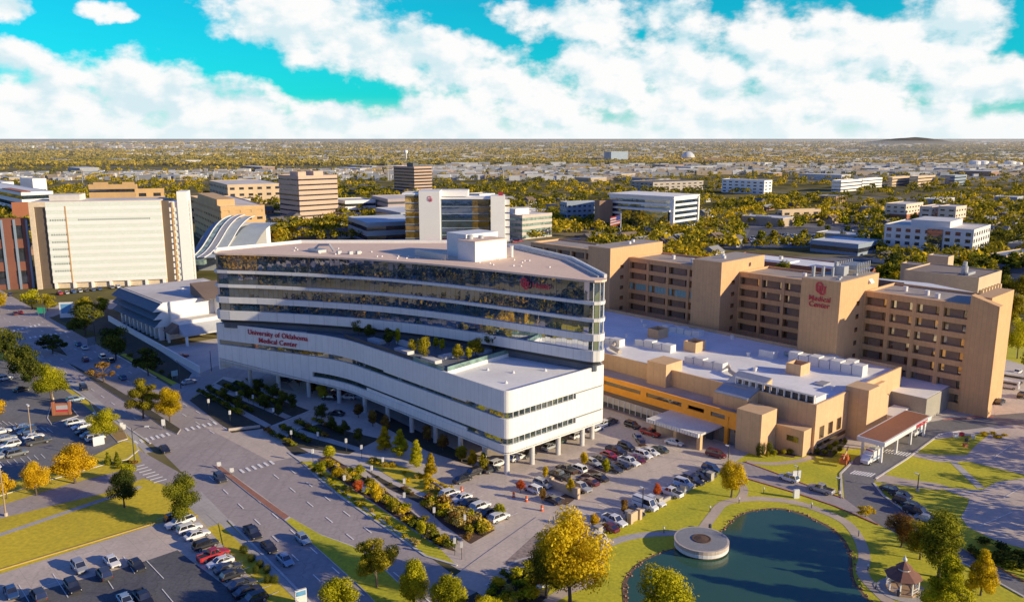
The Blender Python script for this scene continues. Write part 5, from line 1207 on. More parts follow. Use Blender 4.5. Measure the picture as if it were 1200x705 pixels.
# shrubs
for i, (px, py, tp, w) in enumerate([(890, 535, 518, 10), (901, 533, 517, 9)]): P_('topiary', 'clipped egg shaped evergreen by the brown pier, %s' % ['left', 'right'][i], px, py, tp, w, 'ball', 'dark', 1, cat='shrub')
for (px, py, w) in [(286, 648, 12), (295, 658, 11), (305, 665, 10), (313, 671, 10), (322, 683, 11), (300, 672, 9), (314, 683, 10)]: P_('clipped_bush', 'round clipped dark bush in the row beside the parked black cars', px, py, py - 10, w, 'ball', 'dark', 1, 'clipped bushes along the near lot', cat='shrub')
for (px, py, w, lf) in [(958, 532, 9, 'dark'), (966, 533, 8, 'green'), (972, 527, 9, 'lime'), (979, 523, 8, 'lime'), (984, 530, 8, 'dark'), (978, 533, 8, 'green'), (990, 520, 7, 'green'), (908, 534, 7, 'lime'), (918, 533, 8, 'olive'), (926, 532, 10, 'green'), (899, 536, 6, 'olive')]:
    P_('bush', 'low garden bush at the foot of the annex wall', px, py, py - 8, w, 'bush', lf, 1, 'bushes along the annex wall', cat='shrub')
rr = random.Random(11)
def bushes(poly, n, leafs, h, w, label, group, nm='bush'):
    xs = [p[0] for p in poly]; ys = [p[1] for p in poly]; c = 0
    while c < n:
        x, y = rr.uniform(min(xs), max(xs)), rr.uniform(min(ys), max(ys)); ins = False; j = len(poly) - 1
        for i in range(len(poly)):
            if (poly[i][1] > y) != (poly[j][1] > y) and x < (poly[j][0]-poly[i][0])*(y-poly[i][1])/(poly[j][1]-poly[i][1]) + poly[i][0]: ins = not ins
            j = i
        if ins: X, Y = G(x, y); k = rr.uniform(.6, 1.4); tree(nm, label, X, Y, h*k, w*k, 'bush', rr.choice(leafs), 2, None, group, 0, 'shrub'); c += 1
def hedge_rows(us, v0, v1, leafs, label, group):
    for u in us:
        v = v0 + rr.uniform(0, 1); 
        while v < v1:
            X, Y = W(u + rr.uniform(-.2, .2), v); k = rr.uniform(.8, 1.2); tree('bush', label, X, Y, 1.7*k, 2.3*k, 'bush', rr.choice(leafs), 2, None, group, 0, 'shrub'); v += 2.0
hedge_rows([92.4, 95.6, 100.6, 104.2, 108.4], 209, 238, ['dark', 'green', 'dark', 'olive'], 'dark shrub in the parallel rows of the shaded sunken garden', 'shrubs of the shaded garden')
hedge_rows([91.5, 95.5, 100.5, 105], 177, 193, ['dark', 'green', 'olive', 'brown'], 'brown green shrub in the rows of the second shaded bed', 'shrubs of the second shaded bed')
bushes([(376, 537), (430, 563), (500, 616), (533, 644), (515, 640), (470, 608), (395, 557)], 70, ['olive', 'straw', 'lime', 'green', 'gold'], 1.5, 2.2, 'low straw coloured shrub beside the garden walk', 'shrubs along the garden walk')
bushes([(492, 590), (508, 584), (578, 621), (552, 636)], 46, ['olive', 'brown', 'straw', 'gold', 'lime'], 1.9, 2.5, 'olive and russet shrub in the bed beside the white cars', 'shrubs of the bed by the white cars')
bushes([(430, 541), (440, 537), (532, 572), (512, 582)], 40, ['straw', 'gold'], 1.0, 1.5, 'tuft of golden ornamental grass in the lit garden strip', 'golden grass tufts', 'grass_tuft')
bushes([(425, 548), (460, 566), (498, 585), (460, 574)], 10, ['dark', 'brown'], .8, 1.3, 'dark low plant in the narrow bed behind the golden grass', 'plants of the narrow bed')
bushes([(354, 543), (400, 580), (450, 614), (498, 648), (470, 618), (395, 564)], 34, ['straw', 'lime', 'olive'], .9, 1.5, 'small grass clump on the roadside lawn strip', 'grass clumps of the roadside strip', 'grass_tuft')
bushes([(545, 703), (577, 686), (592, 670), (640, 655), (648, 680), (600, 730)], 40, ['olive', 'green', 'straw', 'lime', 'gold'], 1.6, 2.4, 'mixed shrub in the planted island below the entry road', 'shrubs of the planted island')
bushes([(1134, 650), (1142, 634), (1200, 650), (1230, 664), (1200, 672)], 26, ['dark', 'dark', 'green'], 1.5, 3.0, 'dark hedge bush between the round lot and the drive', 'hedge bushes by the round lot')
bushes([(130, 400), (165, 420), (215, 450), (160, 425)], 16, ['dark'], 1.3, 2.2, 'dark shrub on the slope below the clinic ramp', 'shrubs below the clinic ramp')
bushes([(120, 543), (160, 535), (162, 548), (140, 552)], 6, ['olive', 'brown', 'lime'], .9, 1.6, 'small shrub in the corner bed by the crossing', 'shrubs of the corner bed')
bushes([(1140, 513), (1150, 507), (1200, 505), (1200, 514)], 6, ['gold'], .7, 2.0, 'low yellow shrub in the lot island at the right edge', 'yellow shrubs at the right edge')
# terrace trees
for i, (px, py, tp, w, lf) in enumerate([(420, 393, 376, 14, 'dark'), (434, 397, 381, 15, 'dark'), (456, 405, 385, 15, 'dark'), (484, 414, 400, 13, 'olive'), (497, 421, 397, 16, 'olive'), (537, 423, 404, 15, 'olive'), (558, 419, 397, 24, 'olive'), (578, 414, 391, 18, 'dark'), (549, 422, 410, 7, 'lime'), (466, 404, 388, 8, 'lime'), (511, 408, 398, 8, 'lime'), (518, 411, 400, 7, 'lime')]):
    P_('terrace_tree', 'small %s tree on the roof terrace, %s from the left' % ({'dark': 'dark', 'olive': 'olive green', 'lime': 'slim lime'}[lf], ['first', 'second', 'third', 'sixth', 'seventh', 'tenth', 'twelfth', 'last', 'eleventh', 'fourth', 'eighth', 'ninth'][i]), px, py, tp - 3, w + 3, 'oval' if lf == 'lime' else 'round', lf, 1, z=19.5)
# the wooded city beyond: the nearest couple of hundred trees stand alone, the rest is one wood
def vnoise(x, y, s, seed):
    def h(i, j): return np.modf(np.abs(np.sin(i*127.1 + j*311.7 + seed*74.7)*43758.5453))[0]
    x = x/s; y = y/s; i = np.floor(x); j = np.floor(y); f = x-i; g_ = y-j; f = f*f*(3-2*f); g_ = g_*g_*(3-2*g_)
    return (h(i, j)*(1-f) + h(i+1, j)*f)*(1-g_) + (h(i, j+1)*(1-f) + h(i+1, j+1)*f)*g_
def free(X, Y, pad=3.0):
    ok = np.ones(len(X), bool)
    for f in FOOT:
        if f[3] is None: ok &= (X-f[0])**2 + (Y-f[1])**2 > f[2]**2
        else:
            dx, dy = X - f[3][0], Y - f[3][1]; c, s = math.cos(f[4]), math.sin(f[4]); a = dx*c + dy*s; b = -dx*s + dy*c
            ok &= ~((a > -pad) & (a < f[5] + pad) & (b > -pad) & (b < f[6] + pad))
    u = X*UX + Y*UY; v = -X*UY + Y*UX
    ok &= ~((u > 50) & (u < 300) & (v > 40) & (v < 330))                  # the hospital precinct
    ok &= ~((Y > 330) & (((u - 80 + 11) % 330 < 22) & (v > 420) | ((v - 90 + 11) % 330 < 22) & (u > 360)))
    ok &= ~((u > NEARC(v) - 5) & (u < FARC(v) + 5))
    ok &= ~((v > v_ - 13) & (v < v_ + 15) & (u > -60) & (u < 420))
    d = Y*CP + H*SP; px = 600 + F*X/d; py = 352.5 - F*(Y*SP - H*CP)/d
    ok &= ~((px < 170) & (py > 318)); ok &= ~((px < 330) & (py > 298)); ok &= ~((px > 1150) & (py > 330)); ok &= ~((px > 865) & (px < 1012) & (py > 264) & (py < 290)); ok &= ~((px > 560) & (px < 660) & (py > 284)); ok &= ~((px > 840) & (px < 1032) & (py > 294)); ok &= ~((px > 200) & (px < 320) & (py > 262)); ok &= ~((px > 330) & (px < 690) & (py > 284))
    return ok, px, py
NP = 22000
t_ = np.random.uniform(0, 1, NP); Yt = 300 / (1 - t_ * (1 - 300/2600.)); Xt = np.random.uniform(-.72, .72, NP) * (Yt + 40)
ok, px_, py_ = free(Xt, Yt)
den = .55*vnoise(Xt, Yt, 90, 1) + .45*vnoise(Xt, Yt, 260, 2)
ok &= den > np.where(Yt < 700, .24, .27) - .12 * (np.random.uniform(0, 1, NP) - .5)
keep = []; grid = {}
for i in np.argsort(Yt):
    if not ok[i]: continue
    s = 7.5 + Yt[i] * .0035; c = (int(Xt[i]//s), int(Yt[i]//s))
    if any(q in grid for q in (c,)): continue
    grid[c] = 1; keep.append(i)
keep = np.array(keep); Xt, Yt, px_ = Xt[keep], Yt[keep], px_[keep]
inview = [i for i in range(len(keep)) if -20 < px_[i] < 1220]
tone = np.clip(.8*vnoise(Xt, Yt, 110, 5) + .65*np.random.uniform(0, 1, len(Xt)) - .36, 0, 1)
sz = np.random.uniform(7.5, 13.5, len(Xt))
KL = [('dark', 'dark green tree'), ('green', 'mid green tree'), ('olive', 'olive green tree'), ('gold', 'golden autumn tree'), ('orange', 'orange autumn tree')]
solo = inview[:190]
for i in solo:
    k = 0 if tone[i] < .24 else 1 if tone[i] < .42 else 2 if tone[i] < .66 else 3 if tone[i] < .9 else 4
    zone = 'beyond the white slab on the left' if px_[i] < 330 else 'beyond the glass tower' if px_[i] < 700 else 'beyond the tan wings'
    tree('city_tree', '%s in the wooded streets %s' % (KL[k][1], zone), Xt[i], Yt[i], sz[i], sz[i]*random.uniform(.85, 1.15), random.choice(['round', 'round', 'spread', 'oval']), KL[k][0], 2, None, '%ss %s' % (KL[k][1], zone))
for k in range(26):
    pxk, pyk = random.uniform(862, 1016), random.choice([random.uniform(264, 270), random.uniform(272, 290)]); X_, Y_ = G(pxk, pyk); q = random.uniform(6, 9.5)
    tree('parking_tree', 'olive green tree standing in the distant car park', X_, Y_, q, q, 'round', random.choice(['olive', 'lime', 'green']), 2, None, 'trees of the distant car park')
for k in range(24):
    pxk, pyk = random.uniform(560, 850), random.uniform(272, 292); X_, Y_ = G(pxk, pyk)
    if free(np.array([X_]), np.array([Y_]), 4)[0][0]:
        q = random.uniform(6, 10); tree('city_tree', 'green tree between the tower roof and the framed office', X_, Y_, q, q, 'round', random.choice(['olive', 'lime', 'green', 'green']), 2, None, 'trees between the tower and the framed office')
def wood(name, label, X, Y, S, K, q, rz, mat, seed, tone):
    r = np.random.RandomState(seed); n = len(X)
    d = r.normal(size=(n, K, 3)); d /= np.linalg.norm(d, axis=2)[..., None]; d[..., 2] = np.abs(d[..., 2]) * 1.0 - .25
    rad = r.uniform(.55, 1.08, (n, K))[..., None]
    p = d * rad * np.stack([S*.5, S*.5, S*rz], 1)[:, None, :] + np.stack([X, Y, S*(rz*.95)], 1)[:, None, :]
    nn = d + .5*r.normal(size=d.shape); nn /= np.linalg.norm(nn, axis=2)[..., None]
    a = np.cross(nn, r.normal(size=d.shape)); a /= np.linalg.norm(a, axis=2)[..., None]; b = np.cross(nn, a)
    s = (q * S[:, None] * r.uniform(.6, 1.3, (n, K)))[..., None]
    V = np.stack([p - a*s, p - b*s*.7, p + a*s, p + b*s*.7], 2).reshape(-1, 3)
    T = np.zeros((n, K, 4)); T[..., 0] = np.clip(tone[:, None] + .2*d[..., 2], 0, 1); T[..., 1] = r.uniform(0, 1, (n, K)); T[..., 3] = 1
    o = ob(name, quad_mesh(name, V, np.repeat(T.reshape(-1, 4), 4, 0), mat)); tag(o, label, 'wood', None, 'stuff'); return o
woodm = leafmat('leaf_wood', (.05, .06, .012), (.27, .22, .016), (.80, .50, .02), rnd=0); farm = leafmat('leaf_far', (.08, .085, .018), (.30, .23, .025), (.68, .42, .035), rnd=0, trans=.2)
rest = np.array([i for i in range(len(Xt)) if i not in set(solo)])
wood('city_wood', 'wood of autumn trees covering the city behind the hospital', Xt[rest], Yt[rest], sz[rest]*1.02, 46, .115, .46, woodm, 3, tone[rest])
NF = 34000
t_ = np.random.uniform(0, 1, NF); Yf = 2300 / (1 - t_ * (1 - 2300/14000.)); Xf = np.random.uniform(-.72, .72, NF) * Yf
den = .5*vnoise(Xf, Yf, 420, 8) + .5*vnoise(Xf, Yf, 1500, 9); k = den > .30
Xf, Yf = Xf[k], Yf[k]; Sf = np.random.uniform(.5, 1.3, len(Xf)) * (10 + Yf*.0032)
wood('far_wood', 'hazy belt of woods reaching to the horizon', Xf, Yf, Sf, 16, .22, .26, farm, 4, np.clip(.8*vnoise(Xf, Yf, 700, 5) + .6*np.random.uniform(0, 1, len(Xf)) - .25, 0, 1))
# trees behind the camera, mirrored in the tower glass
ng = 1500; gx = np.random.uniform(-380, 90, ng); gy = np.random.uniform(-70, 190, ng)
gd = gy*CP + H*SP; gpx = 600 + F*gx/np.maximum(gd, 1); gpy = 352.5 - F*(gy*SP - H*CP)/np.maximum(gd, 1)
gu = gx*UX + gy*UY; gv = -gx*UY + gy*UX
k = ((gpx < -70) | (gpy > 800) | (gd < 5)) & ~((gu > NEARC(gv) - 4) & (gu < FARC(gv) + 4)) & (np.hypot(gx - 52, gy - 95) > 30) & (vnoise(gx, gy, 40, 31) > .56)
wood('near_grove', 'grove of autumn trees below the viewpoint, mirrored in the tower glass', gx[k], gy[k], np.random.uniform(6, 13, k.sum()), 130, .075, .5, leafmat('leaf_grove', (.010, .016, .012), (.055, .055, .012), (.75, .36, .02), rnd=0), 6, np.clip(vnoise(gx[k], gy[k], 55, 33)*1.1 - .25 + .3*np.random.uniform(0, 1, k.sum()), 0, 1))
nx = 26; ex = []
for q in range(nx):
    X_e, Y_e = G(random.uniform(1235, 1400), random.uniform(505, 690)); ex.append((X_e, Y_e))
ex = np.array(ex); wood('edge_grove', 'loose grove of trees beyond the right lots', ex[:, 0], ex[:, 1], np.random.uniform(8, 12, nx), 260, .05, .6, woodm, 12, np.random.uniform(.2, .8, nx))
# houses and sheds among the trees
HW = [M('house_white', (.55, .52, .48), .8), M('house_tan', (.42, .32, .22), .8), M('house_brick', (.30, .16, .10), .8), M('house_grey', (.32, .33, .35), .8)]
HR = [shingle, M('roof_grey', (.24, .235, .235), .9), M('roof_brown', (.17, .115, .085), .9), M('roof_white', (.62, .61, .59), .8)]
NHs = 3000
t_ = np.random.uniform(0, 1, NHs); Yh = 420 / (1 - t_ * (1 - 420/2600.)); Xh = np.random.uniform(-.68, .68, NHs) * (Yh + 20); okh, pxh, pyh = free(Xh, Yh, 12)
cnt = 0; hg = {}
for i in np.argsort(Yh):
    if not okh[i] or cnt >= 170: continue
    c = (int(Xh[i]//34), int(Yh[i]//34))
    if c in hg or random.random() > .25: continue
    hg[c] = 1; big = random.random() < .18; L_, D_, h_ = (random.uniform(22, 46), random.uniform(14, 26), random.uniform(4.5, 8)) if big else (random.uniform(10, 16), random.uniform(8, 11), random.uniform(3.2, 5.5))
    wi = random.randrange(4); ri = 3 if big and random.random() < .7 else random.randrange(3 if not big else 4)
    zone = 'on the left' if pxh[i] < 400 else 'in the middle' if pxh[i] < 800 else 'on the right'
    wn = ['white', 'tan', 'brick', 'grey'][wi]; rn = ['black', 'grey', 'brown', 'white'][ri]
    t = thing('warehouse' if big else 'house', ('low %s commercial building with flat %s roof among the trees %s' if big else 'small %s house with %s gabled roof among the trees %s') % (wn, rn, zone), 'building' if big else 'house', (Xh[i], Yh[i], 0), GA + random.choice([0, 0, math.pi/2]) + R_(random.uniform(-4, 4)), ('%s buildings with %s roofs %s' if big else '%s houses with %s roofs %s') % (wn, rn, zone))
    MB().box(0, L_, 0, D_, 0, h_).build('wall', HW[wi], t)
    if big: MB().box(.3, L_-.3, .3, D_-.3, h_ - .01, h_ + .1).strip([(0, 0), (L_, 0), (L_, D_), (0, D_)], h_ - .01, h_ + .5, .3, closed=True).build('roof', HR[ri], t)
    else:
        e = .5; q = MB(); q.add([(-e, -e, h_), (L_+e, -e, h_), (L_+e, D_+e, h_), (-e, D_+e, h_), (-e, D_/2, h_ + D_*.32), (L_+e, D_/2, h_ + D_*.32)], [(0, 1, 5, 4), (2, 3, 4, 5), (0, 4, 3), (1, 2, 5), (3, 2, 1, 0)]); q.build('roof', HR[ri], t)
    for k in range(3 if not big else 5): MB().box(L_*(k+.35)/(3 if not big else 5), L_*(k+.65)/(3 if not big else 5), -.06, .1, h_*.35, h_*.75).build('window', dkglass, t)
    cnt += 1
for i in range(70):
    px = random.uniform(-10, 1210); py = random.choice([random.uniform(181, 192), random.uniform(188, 214)]); X, Y = G(px, py)
    okk = free(np.array([X]), np.array([Y]), 30)[0]
    if not okk[0]: continue
    L_, D_, h_ = random.uniform(30, 105) * (.6 + Y/4000), random.uniform(20, 48), random.uniform(6, 11); wi = random.randrange(4); ri = random.choice([3, 3, 1]); zone = 'on the left' if px < 400 else 'in the middle' if px < 800 else 'on the right'
    wn = ['white', 'tan', 'brick', 'grey'][wi]; rn = ['black', 'grey', 'brown', 'white'][ri]
    t = thing('warehouse', 'long %s warehouse with %s roof far off among woods %s' % (wn, rn, zone), 'warehouse', (X, Y, 0), GA + random.choice([0, math.pi/2]), '%s warehouses with %s roofs far off %s' % (wn, rn, zone))
    MB().box(0, L_, 0, D_, 0, h_).build('wall', HW[wi], t); MB().box(-.4, L_+.4, -.4, D_+.4, h_ + .002, h_ + .5).build('roof', HR[ri], t)
    MB().box(L_*.2, L_*.5, -.1, .1, h_*.2, h_*.5).build('window', dkglass, t)
    FOOT.append((X, Y, 0, (X, Y), t.rotation_euler[2], L_, D_))
# the far suburbs: boxes nobody could count
nb = 7500; t_ = np.random.uniform(0, 1, nb); Yb = 1500 / (1 - t_ * (1 - 1500/13000.)); Xb = np.random.uniform(-.7, .7, nb)*Yb; sb = np.random.uniform(.3, 1, nb)**2 * (8 + Yb*.006); hb = np.random.uniform(.4, 1, nb) * (6 + Yb*.0022)
db = .6*vnoise(Xb, Yb, 500, 21) + .4*vnoise(Xb, Yb, 1600, 22); kb = (db > .52); Xb, Yb, sb, hb = Xb[kb], Yb[kb], sb[kb], hb[kb]
for j, (mt, nm, lab) in enumerate([(HR[3], 'far_suburb', 'pale roofs of the suburbs reaching to the horizon'), (HW[1], 'far_suburb', 'tan walls and roofs of the suburbs reaching to the horizon'), (HW[3], 'far_suburb', 'grey blue roofs of the suburbs reaching to the horizon')]):
    mb = MB()
    for i in range(j, len(Xb), 3): mb.box(Xb[i]-sb[i], Xb[i]+sb[i], Yb[i]-sb[i]*.5, Yb[i]+sb[i]*.5, 0, hb[i])
    tag(mb.build(nm, mt), lab, 'suburb', None, 'stuff')
# ------------------------------------------------------------------ vehicles
PAINT = {}
def paint(n, c, metal=.2):
    PAINT[n] = M('paint_' + n, c, .38, tuple(x*.9 for x in c), .5, 3, .4, .03, metal=metal, spec=.5, coat=.5)
for n, c in {'white': (.72, .71, .70), 'black': (.012, .012, .014), 'dark grey': (.05, .052, .058), 'silver': (.38, .39, .40), 'grey': (.16, .165, .17), 'blue': (.03, .075, .20), 'pale blue': (.30, .40, .50), 'red': (.36, .012, .012), 'maroon': (.13, .012, .018), 'dark green': (.05, .075, .055), 'brown': (.06, .035, .022)}.items(): paint(n, c, .0 if n in ('white', 'red', 'black') else .3)
carglass = glass('car_glass', (.010, .011, .013), .16, (.9, .85, .85), .05)
tyre = M('tyre', (.012, .012, .013), .9); rimm = M('rim', (.30, .31, .32), .4, metal=.6); lampw = M('headlight', (.65, .66, .66), .15); lampr = M('taillight', (.28, .008, .008), .25); trimm = M('car_trim', (.02, .02, .022), .6)
SPEC = { # length, half width, belt z, roof z, cabin (rear base, rear top, front top, front base) from the tail, wheel radius, bed
 'saloon': (4.8, .91, .92, 1.45, (.55, 1.25, 2.75, 3.6), .33), 'hatchback': (4.2, .88, .95, 1.5, (.15, .55, 2.35, 3.1), .32), 'suv': (4.75, .95, 1.06, 1.74, (.12, .5, 2.85, 3.6), .38),
 'pickup': (5.75, 1.0, 1.12, 1.86, (1.95, 2.2, 3.5, 4.25), .42), 'minivan': (5.0, .98, 1.05, 1.75, (.1, .4, 3.3, 4.15), .35), 'van': (5.8, 1.0, 1.25, 2.35, (.06, .15, 4.4, 5.05), .38)}
def car_meshes(kind):
    Ln, hw, zb_, zr, (c0, c1, c2, c3), wr = SPEC[kind]; h = Ln/2; gc = .22 if kind not in ('suv', 'pickup') else .32
    st = [(0, .80, gc+.16, zb_-.14), (.07, .90, gc+.08, zb_-.06), (.35, .98, gc, zb_-.01), (Ln*.3, 1, gc-.02, zb_), (Ln*.55, 1, gc-.02, zb_), (c3, .995, gc-.01, zb_-.01), (Ln*.86, .97, gc, zb_-.10), (Ln-.12, .90, gc+.06, zb_-.22), (Ln, .74, gc+.14, zb_-.32)]
    st.sort(key=lambda q: q[0])
    mb = MB()
    def loft(mb, secs, mi=0):
        b = len(mb.v); k = 10
        for (x, w, z0, z1) in secs:
            w *= hw; d = (z1-z0)
            for y, z in ((-w*.86, z0), (-w*.98, z0+d*.18), (-w, z0+d*.5), (-w*.97, z0+d*.84), (-w*.84, z1), (w*.84, z1), (w*.97, z0+d*.84), (w, z0+d*.5), (w*.98, z0+d*.18), (w*.86, z0)): mb.v.append((x-h, y, z))
        for i in range(len(secs)-1):
            for j in range(k): mb.f.append((b+i*k+j, b+(i+1)*k+j, b+(i+1)*k+(j+1) % k, b+i*k+(j+1) % k)); mb.m.append(mi)
        mb.f.append(tuple(b+j for j in range(k))); mb.m.append(mi); mb.f.append(tuple(b+(len(secs)-1)*k+j for j in range(k))[::-1]); mb.m.append(mi)
    loft(mb, st)
    wb, wt_ = hw*.84, hw*.68 if kind not in ('van', 'pickup', 'suv', 'minivan') else hw*.76
    base = [(c0-h, wb, zb_-.02), (c3-h, wb, zb_-.04)]
    # roof panel and pillars in body colour, glass between
    x0, x1 = c1-h, c2-h
    mb.add([(x0-.03, -wt_, zr-.05), (x1+.03, -wt_, zr-.05), (x1+.03, wt_, zr-.05), (x0-.03, wt_, zr-.05), (x0+.08, -wt_*.93, zr), (x1-.08, -wt_*.93, zr), (x1-.08, wt_*.93, zr), (x0+.08, wt_*.93, zr)], [(0, 1, 5, 4), (1, 2, 6, 5), (2, 3, 7, 6), (3, 0, 4, 7), (4, 5, 6, 7), (3, 2, 1, 0)])
    for s in (-1, 1):
        for (bx_, tx) in ((c0-h+.05, x0+.04), (c3-h-.04, x1), ((c0+c3)/2-h-.1, (x0+x1)/2)): mb.tube([(bx_, s*(wb+.005), zb_-.03), (tx, s*(wt_+.005), zr-.03)], .055, 4)
        mb.box(c3-h-.45, c3-h-.25, s*hw*.98 if s > 0 else -hw*1.1, s*hw*1.1 if s > 0 else -hw*.98, zb_-.02, zb_+.14)
    if kind == 'pickup':
        mb.box(.25-h, c0-h-.05, -hw*.8, hw*.8, zb_-.02, zb_+.004, 1)
        for s in (-1, 1): mb.box(.08-h, c0-h, s*hw*.84-.06, s*hw*.84+.06, zb_-.05, zb_+.09)
        mb.box(.08-h, .2-h, -hw*.82, hw*.82, zb_-.05, zb_+.09)
    mb.box(Ln-.16-h, Ln+.02-h, -hw*.5, hw*.5, gc+.10, gc+.32, 1); mb.box(-.02-h, .1-h, -hw*.7, hw*.7, gc+.05, gc+.2, 1)
    g = MB(); g.add([(c0-h, -wb, zb_-.03), (c3-h, -wb, zb_-.05), (c3-h, wb, zb_-.05), (c0-h, wb, zb_-.03), (x0, -wt_, zr-.04), (x1, -wt_, zr-.04), (x1, wt_, zr-.04), (x0, wt_, zr-.04)], [(0, 1, 5, 4), (1, 2, 6, 5), (2, 3, 7, 6), (3, 0, 4, 7), (4, 5, 6, 7)])
    if kind == 'van':
        mb.box(c1-h, c2-h-1.5, -wb*.985, -wb*.8, zb_, zr-.25); mb.box(c1-h, c2-h-1.5, wb*.8, wb*.985, zb_, zr-.25)
    w = MB(); n = 14
    for (r, y0, y1, mi) in ((wr, -.11, .11, 0), (wr*.62, -.125, .125, 1)):
        b = len(w.v)
        for y in (y0, y1):
            for j in range(n): w.v.append((r*math.cos(6.2832*j/n), y, r*math.sin(6.2832*j/n)))
        for j in range(n): w.f.append((b+j, b+(j+1) % n, b+n+(j+1) % n, b+n+j)); w.m.append(mi)
        w.f.append(tuple(b+j for j in range(n))); w.m.append(mi); w.f.append(tuple(b+n+j for j in range(n))[::-1]); w.m.append(mi)
    hl = MB().box(-.06, .06, -.17, .17, -.07, .07); tl = MB().box(-.05, .05, -.12, .12, -.1, .1)
    return dict(body=mb.mesh('body', [PAINT['white'], trimm]), window=g.mesh('window', carglass), wheel=w.mesh('wheel', [tyre, rimm]), headlight=hl.mesh('headlight', lampw), taillight=tl.mesh('taillight', lampr), spec=SPEC[kind])
CM = {k: car_meshes(k) for k in SPEC}
WORD = {'saloon': 'saloon car', 'hatchback': 'hatchback', 'suv': 'SUV', 'pickup': 'pickup truck', 'minivan': 'minivan', 'van': 'van'}
CARNO = []
def car(kind, colour, x, y, ang, label, group=None, moving=False):
    m = CM[kind]; Ln, hw, zb_, zr, cb, wr = m['spec']
    t = thing('moving_car' if moving else 'parked_car', label, {'pickup': 'pickup truck', 'van': 'van', 'minivan': 'van'}.get(kind, 'car'), (x, y, .045), ang, group)
    b = ob('body', m['body'], t); b.material_slots[0].link = 'OBJECT'; b.material_slots[0].material = PAINT[colour]
    ob('window', m['window'], t)
    for sx_ in (-1, 1):
        for s in (-1, 1): ob('wheel', m['wheel'], t, (sx_*Ln*.31, s*(hw-.10), wr))
    for s in (-1, 1):
        ob('headlight', m['headlight'], t, (Ln/2-.10, s*hw*.66, zb_-.36)); ob('taillight', m['taillight'], t, (-Ln/2+.05, s*hw*.74, zb_-.3))
    return t
AU, AV = GA, GA + math.pi/2; AS = math.atan2(sdir.y, sdir.x)
ORD = ['first', 'second', 'third', 'fourth', 'fifth', 'sixth', 'seventh', 'eighth', 'ninth', 'tenth', 'eleventh', 'twelfth', 'thirteenth', 'fourteenth', 'fifteenth']
def row(cars, ang, where, frm, group, jit=2.0):
    from collections import Counter
    cc = Counter((k, c) for k, c, *_ in cars)
    for i, q in enumerate(cars):
        k, c, px, py = q[:4]; a = q[4] if len(q) > 4 else ang
        x, y = G(px, py, .6); a += R_(random.uniform(-jit, jit)) + (math.pi if (i*7) % 5 == 2 and len(q) < 5 else 0)
        nm = '%s %s' % (c, WORD[k])
        lab = ('only %s in %s' % (nm, where)) if cc[(k, c)] == 1 else '%s, %s from the %s in %s' % (nm, ORD[i], frm, where)
        car(k, c, x, y, a, lab, group)
row([('suv', 'black', 207, 606), ('pickup', 'white', 211, 612), ('suv', 'white', 222, 619), ('saloon', 'white', 231, 626), ('suv', 'black', 241, 638), ('pickup', 'red', 250, 650), ('saloon', 'white', 258, 658), ('saloon', 'dark grey', 267, 665), ('hatchback', 'black', 272, 673), ('saloon', 'dark grey', 284, 684), ('saloon', 'black', 290, 692), ('suv', 'black', 297, 702)], AU, 'the long row by the hedge', 'top', 'cars along the hedge of the near lot')
row([('suv', 'silver', 93, 664), ('suv', 'dark grey', 122, 672), ('saloon', 'white', 131, 657), ('saloon', 'black', 160, 661), ('suv', 'black', 85, 687), ('saloon', 'blue', 13, 693), ('suv', 'dark grey', 45, 697), ('saloon', 'pale blue', 147, 703), ('pickup', 'black', 168, 701)], AV + math.pi, 'the middle of the near parking lot', 'left', 'cars in the middle of the near lot')
row([('suv', 'white', 88, 495), ('saloon', 'white', 95, 499), ('saloon', 'black', 100, 505), ('saloon', 'silver', 106, 509), ('suv', 'white', 112, 513)], AU, 'the short row by the upper left verge', 'top', 'cars by the verge of the upper left lot')
row([('saloon', 'pale blue', 28, 500), ('suv', 'blue', 32, 505), ('saloon', 'white', 39, 511), ('pickup', 'dark grey', 45, 517), ('saloon', 'white', 1, 505), ('saloon', 'silver', 7, 513), ('suv', 'white', 12, 521), ('saloon', 'blue', 9, 528), ('suv', 'grey', 20, 531), ('suv', 'white', 6, 443), ('saloon', 'black', 26, 456), ('saloon', 'silver', -4, 535)], AU, 'the upper left lot', 'top', 'cars in the upper left lot')
row([('suv', 'white', 527, 578), ('saloon', 'white', 541, 583), ('saloon', 'dark grey', 551, 588), ('suv', 'white', 563, 593), ('saloon', 'black', 573, 600), ('suv', 'white', 585, 606)], AU, 'the short row beside the garden beds', 'top', 'cars beside the garden beds')
row([('saloon', 'black', 542, 561), ('suv', 'black', 554, 554), ('saloon', 'dark grey', 576, 549), ('suv', 'white', 583, 543)], AU, 'the group at the podium corner', 'left', 'cars at the podium corner')
row([('suv', 'white', 606, 536), ('saloon', 'black', 619, 532), ('saloon', 'silver', 644, 523), ('saloon', 'dark green', 655, 517), ('suv', 'white', 677, 510), ('saloon', 'white', 698, 502), ('suv', 'white', 707, 497), ('suv', 'dark grey', 716, 494)], AU, 'the line half under the lit podium wall', 'left', 'cars half under the podium')
row([('suv', 'white', 625, 573), ('suv', 'silver', 636, 567), ('saloon', 'black', 648, 585), ('pickup', 'black', 655, 557), ('pickup', 'brown', 664, 550), ('suv', 'white', 677, 549), ('pickup', 'silver', 680, 571), ('saloon', 'maroon', 691, 564), ('saloon', 'black', 702, 559)], AV, 'the block by the tan wall', 'left', 'cars of the middle block by the tan wall')
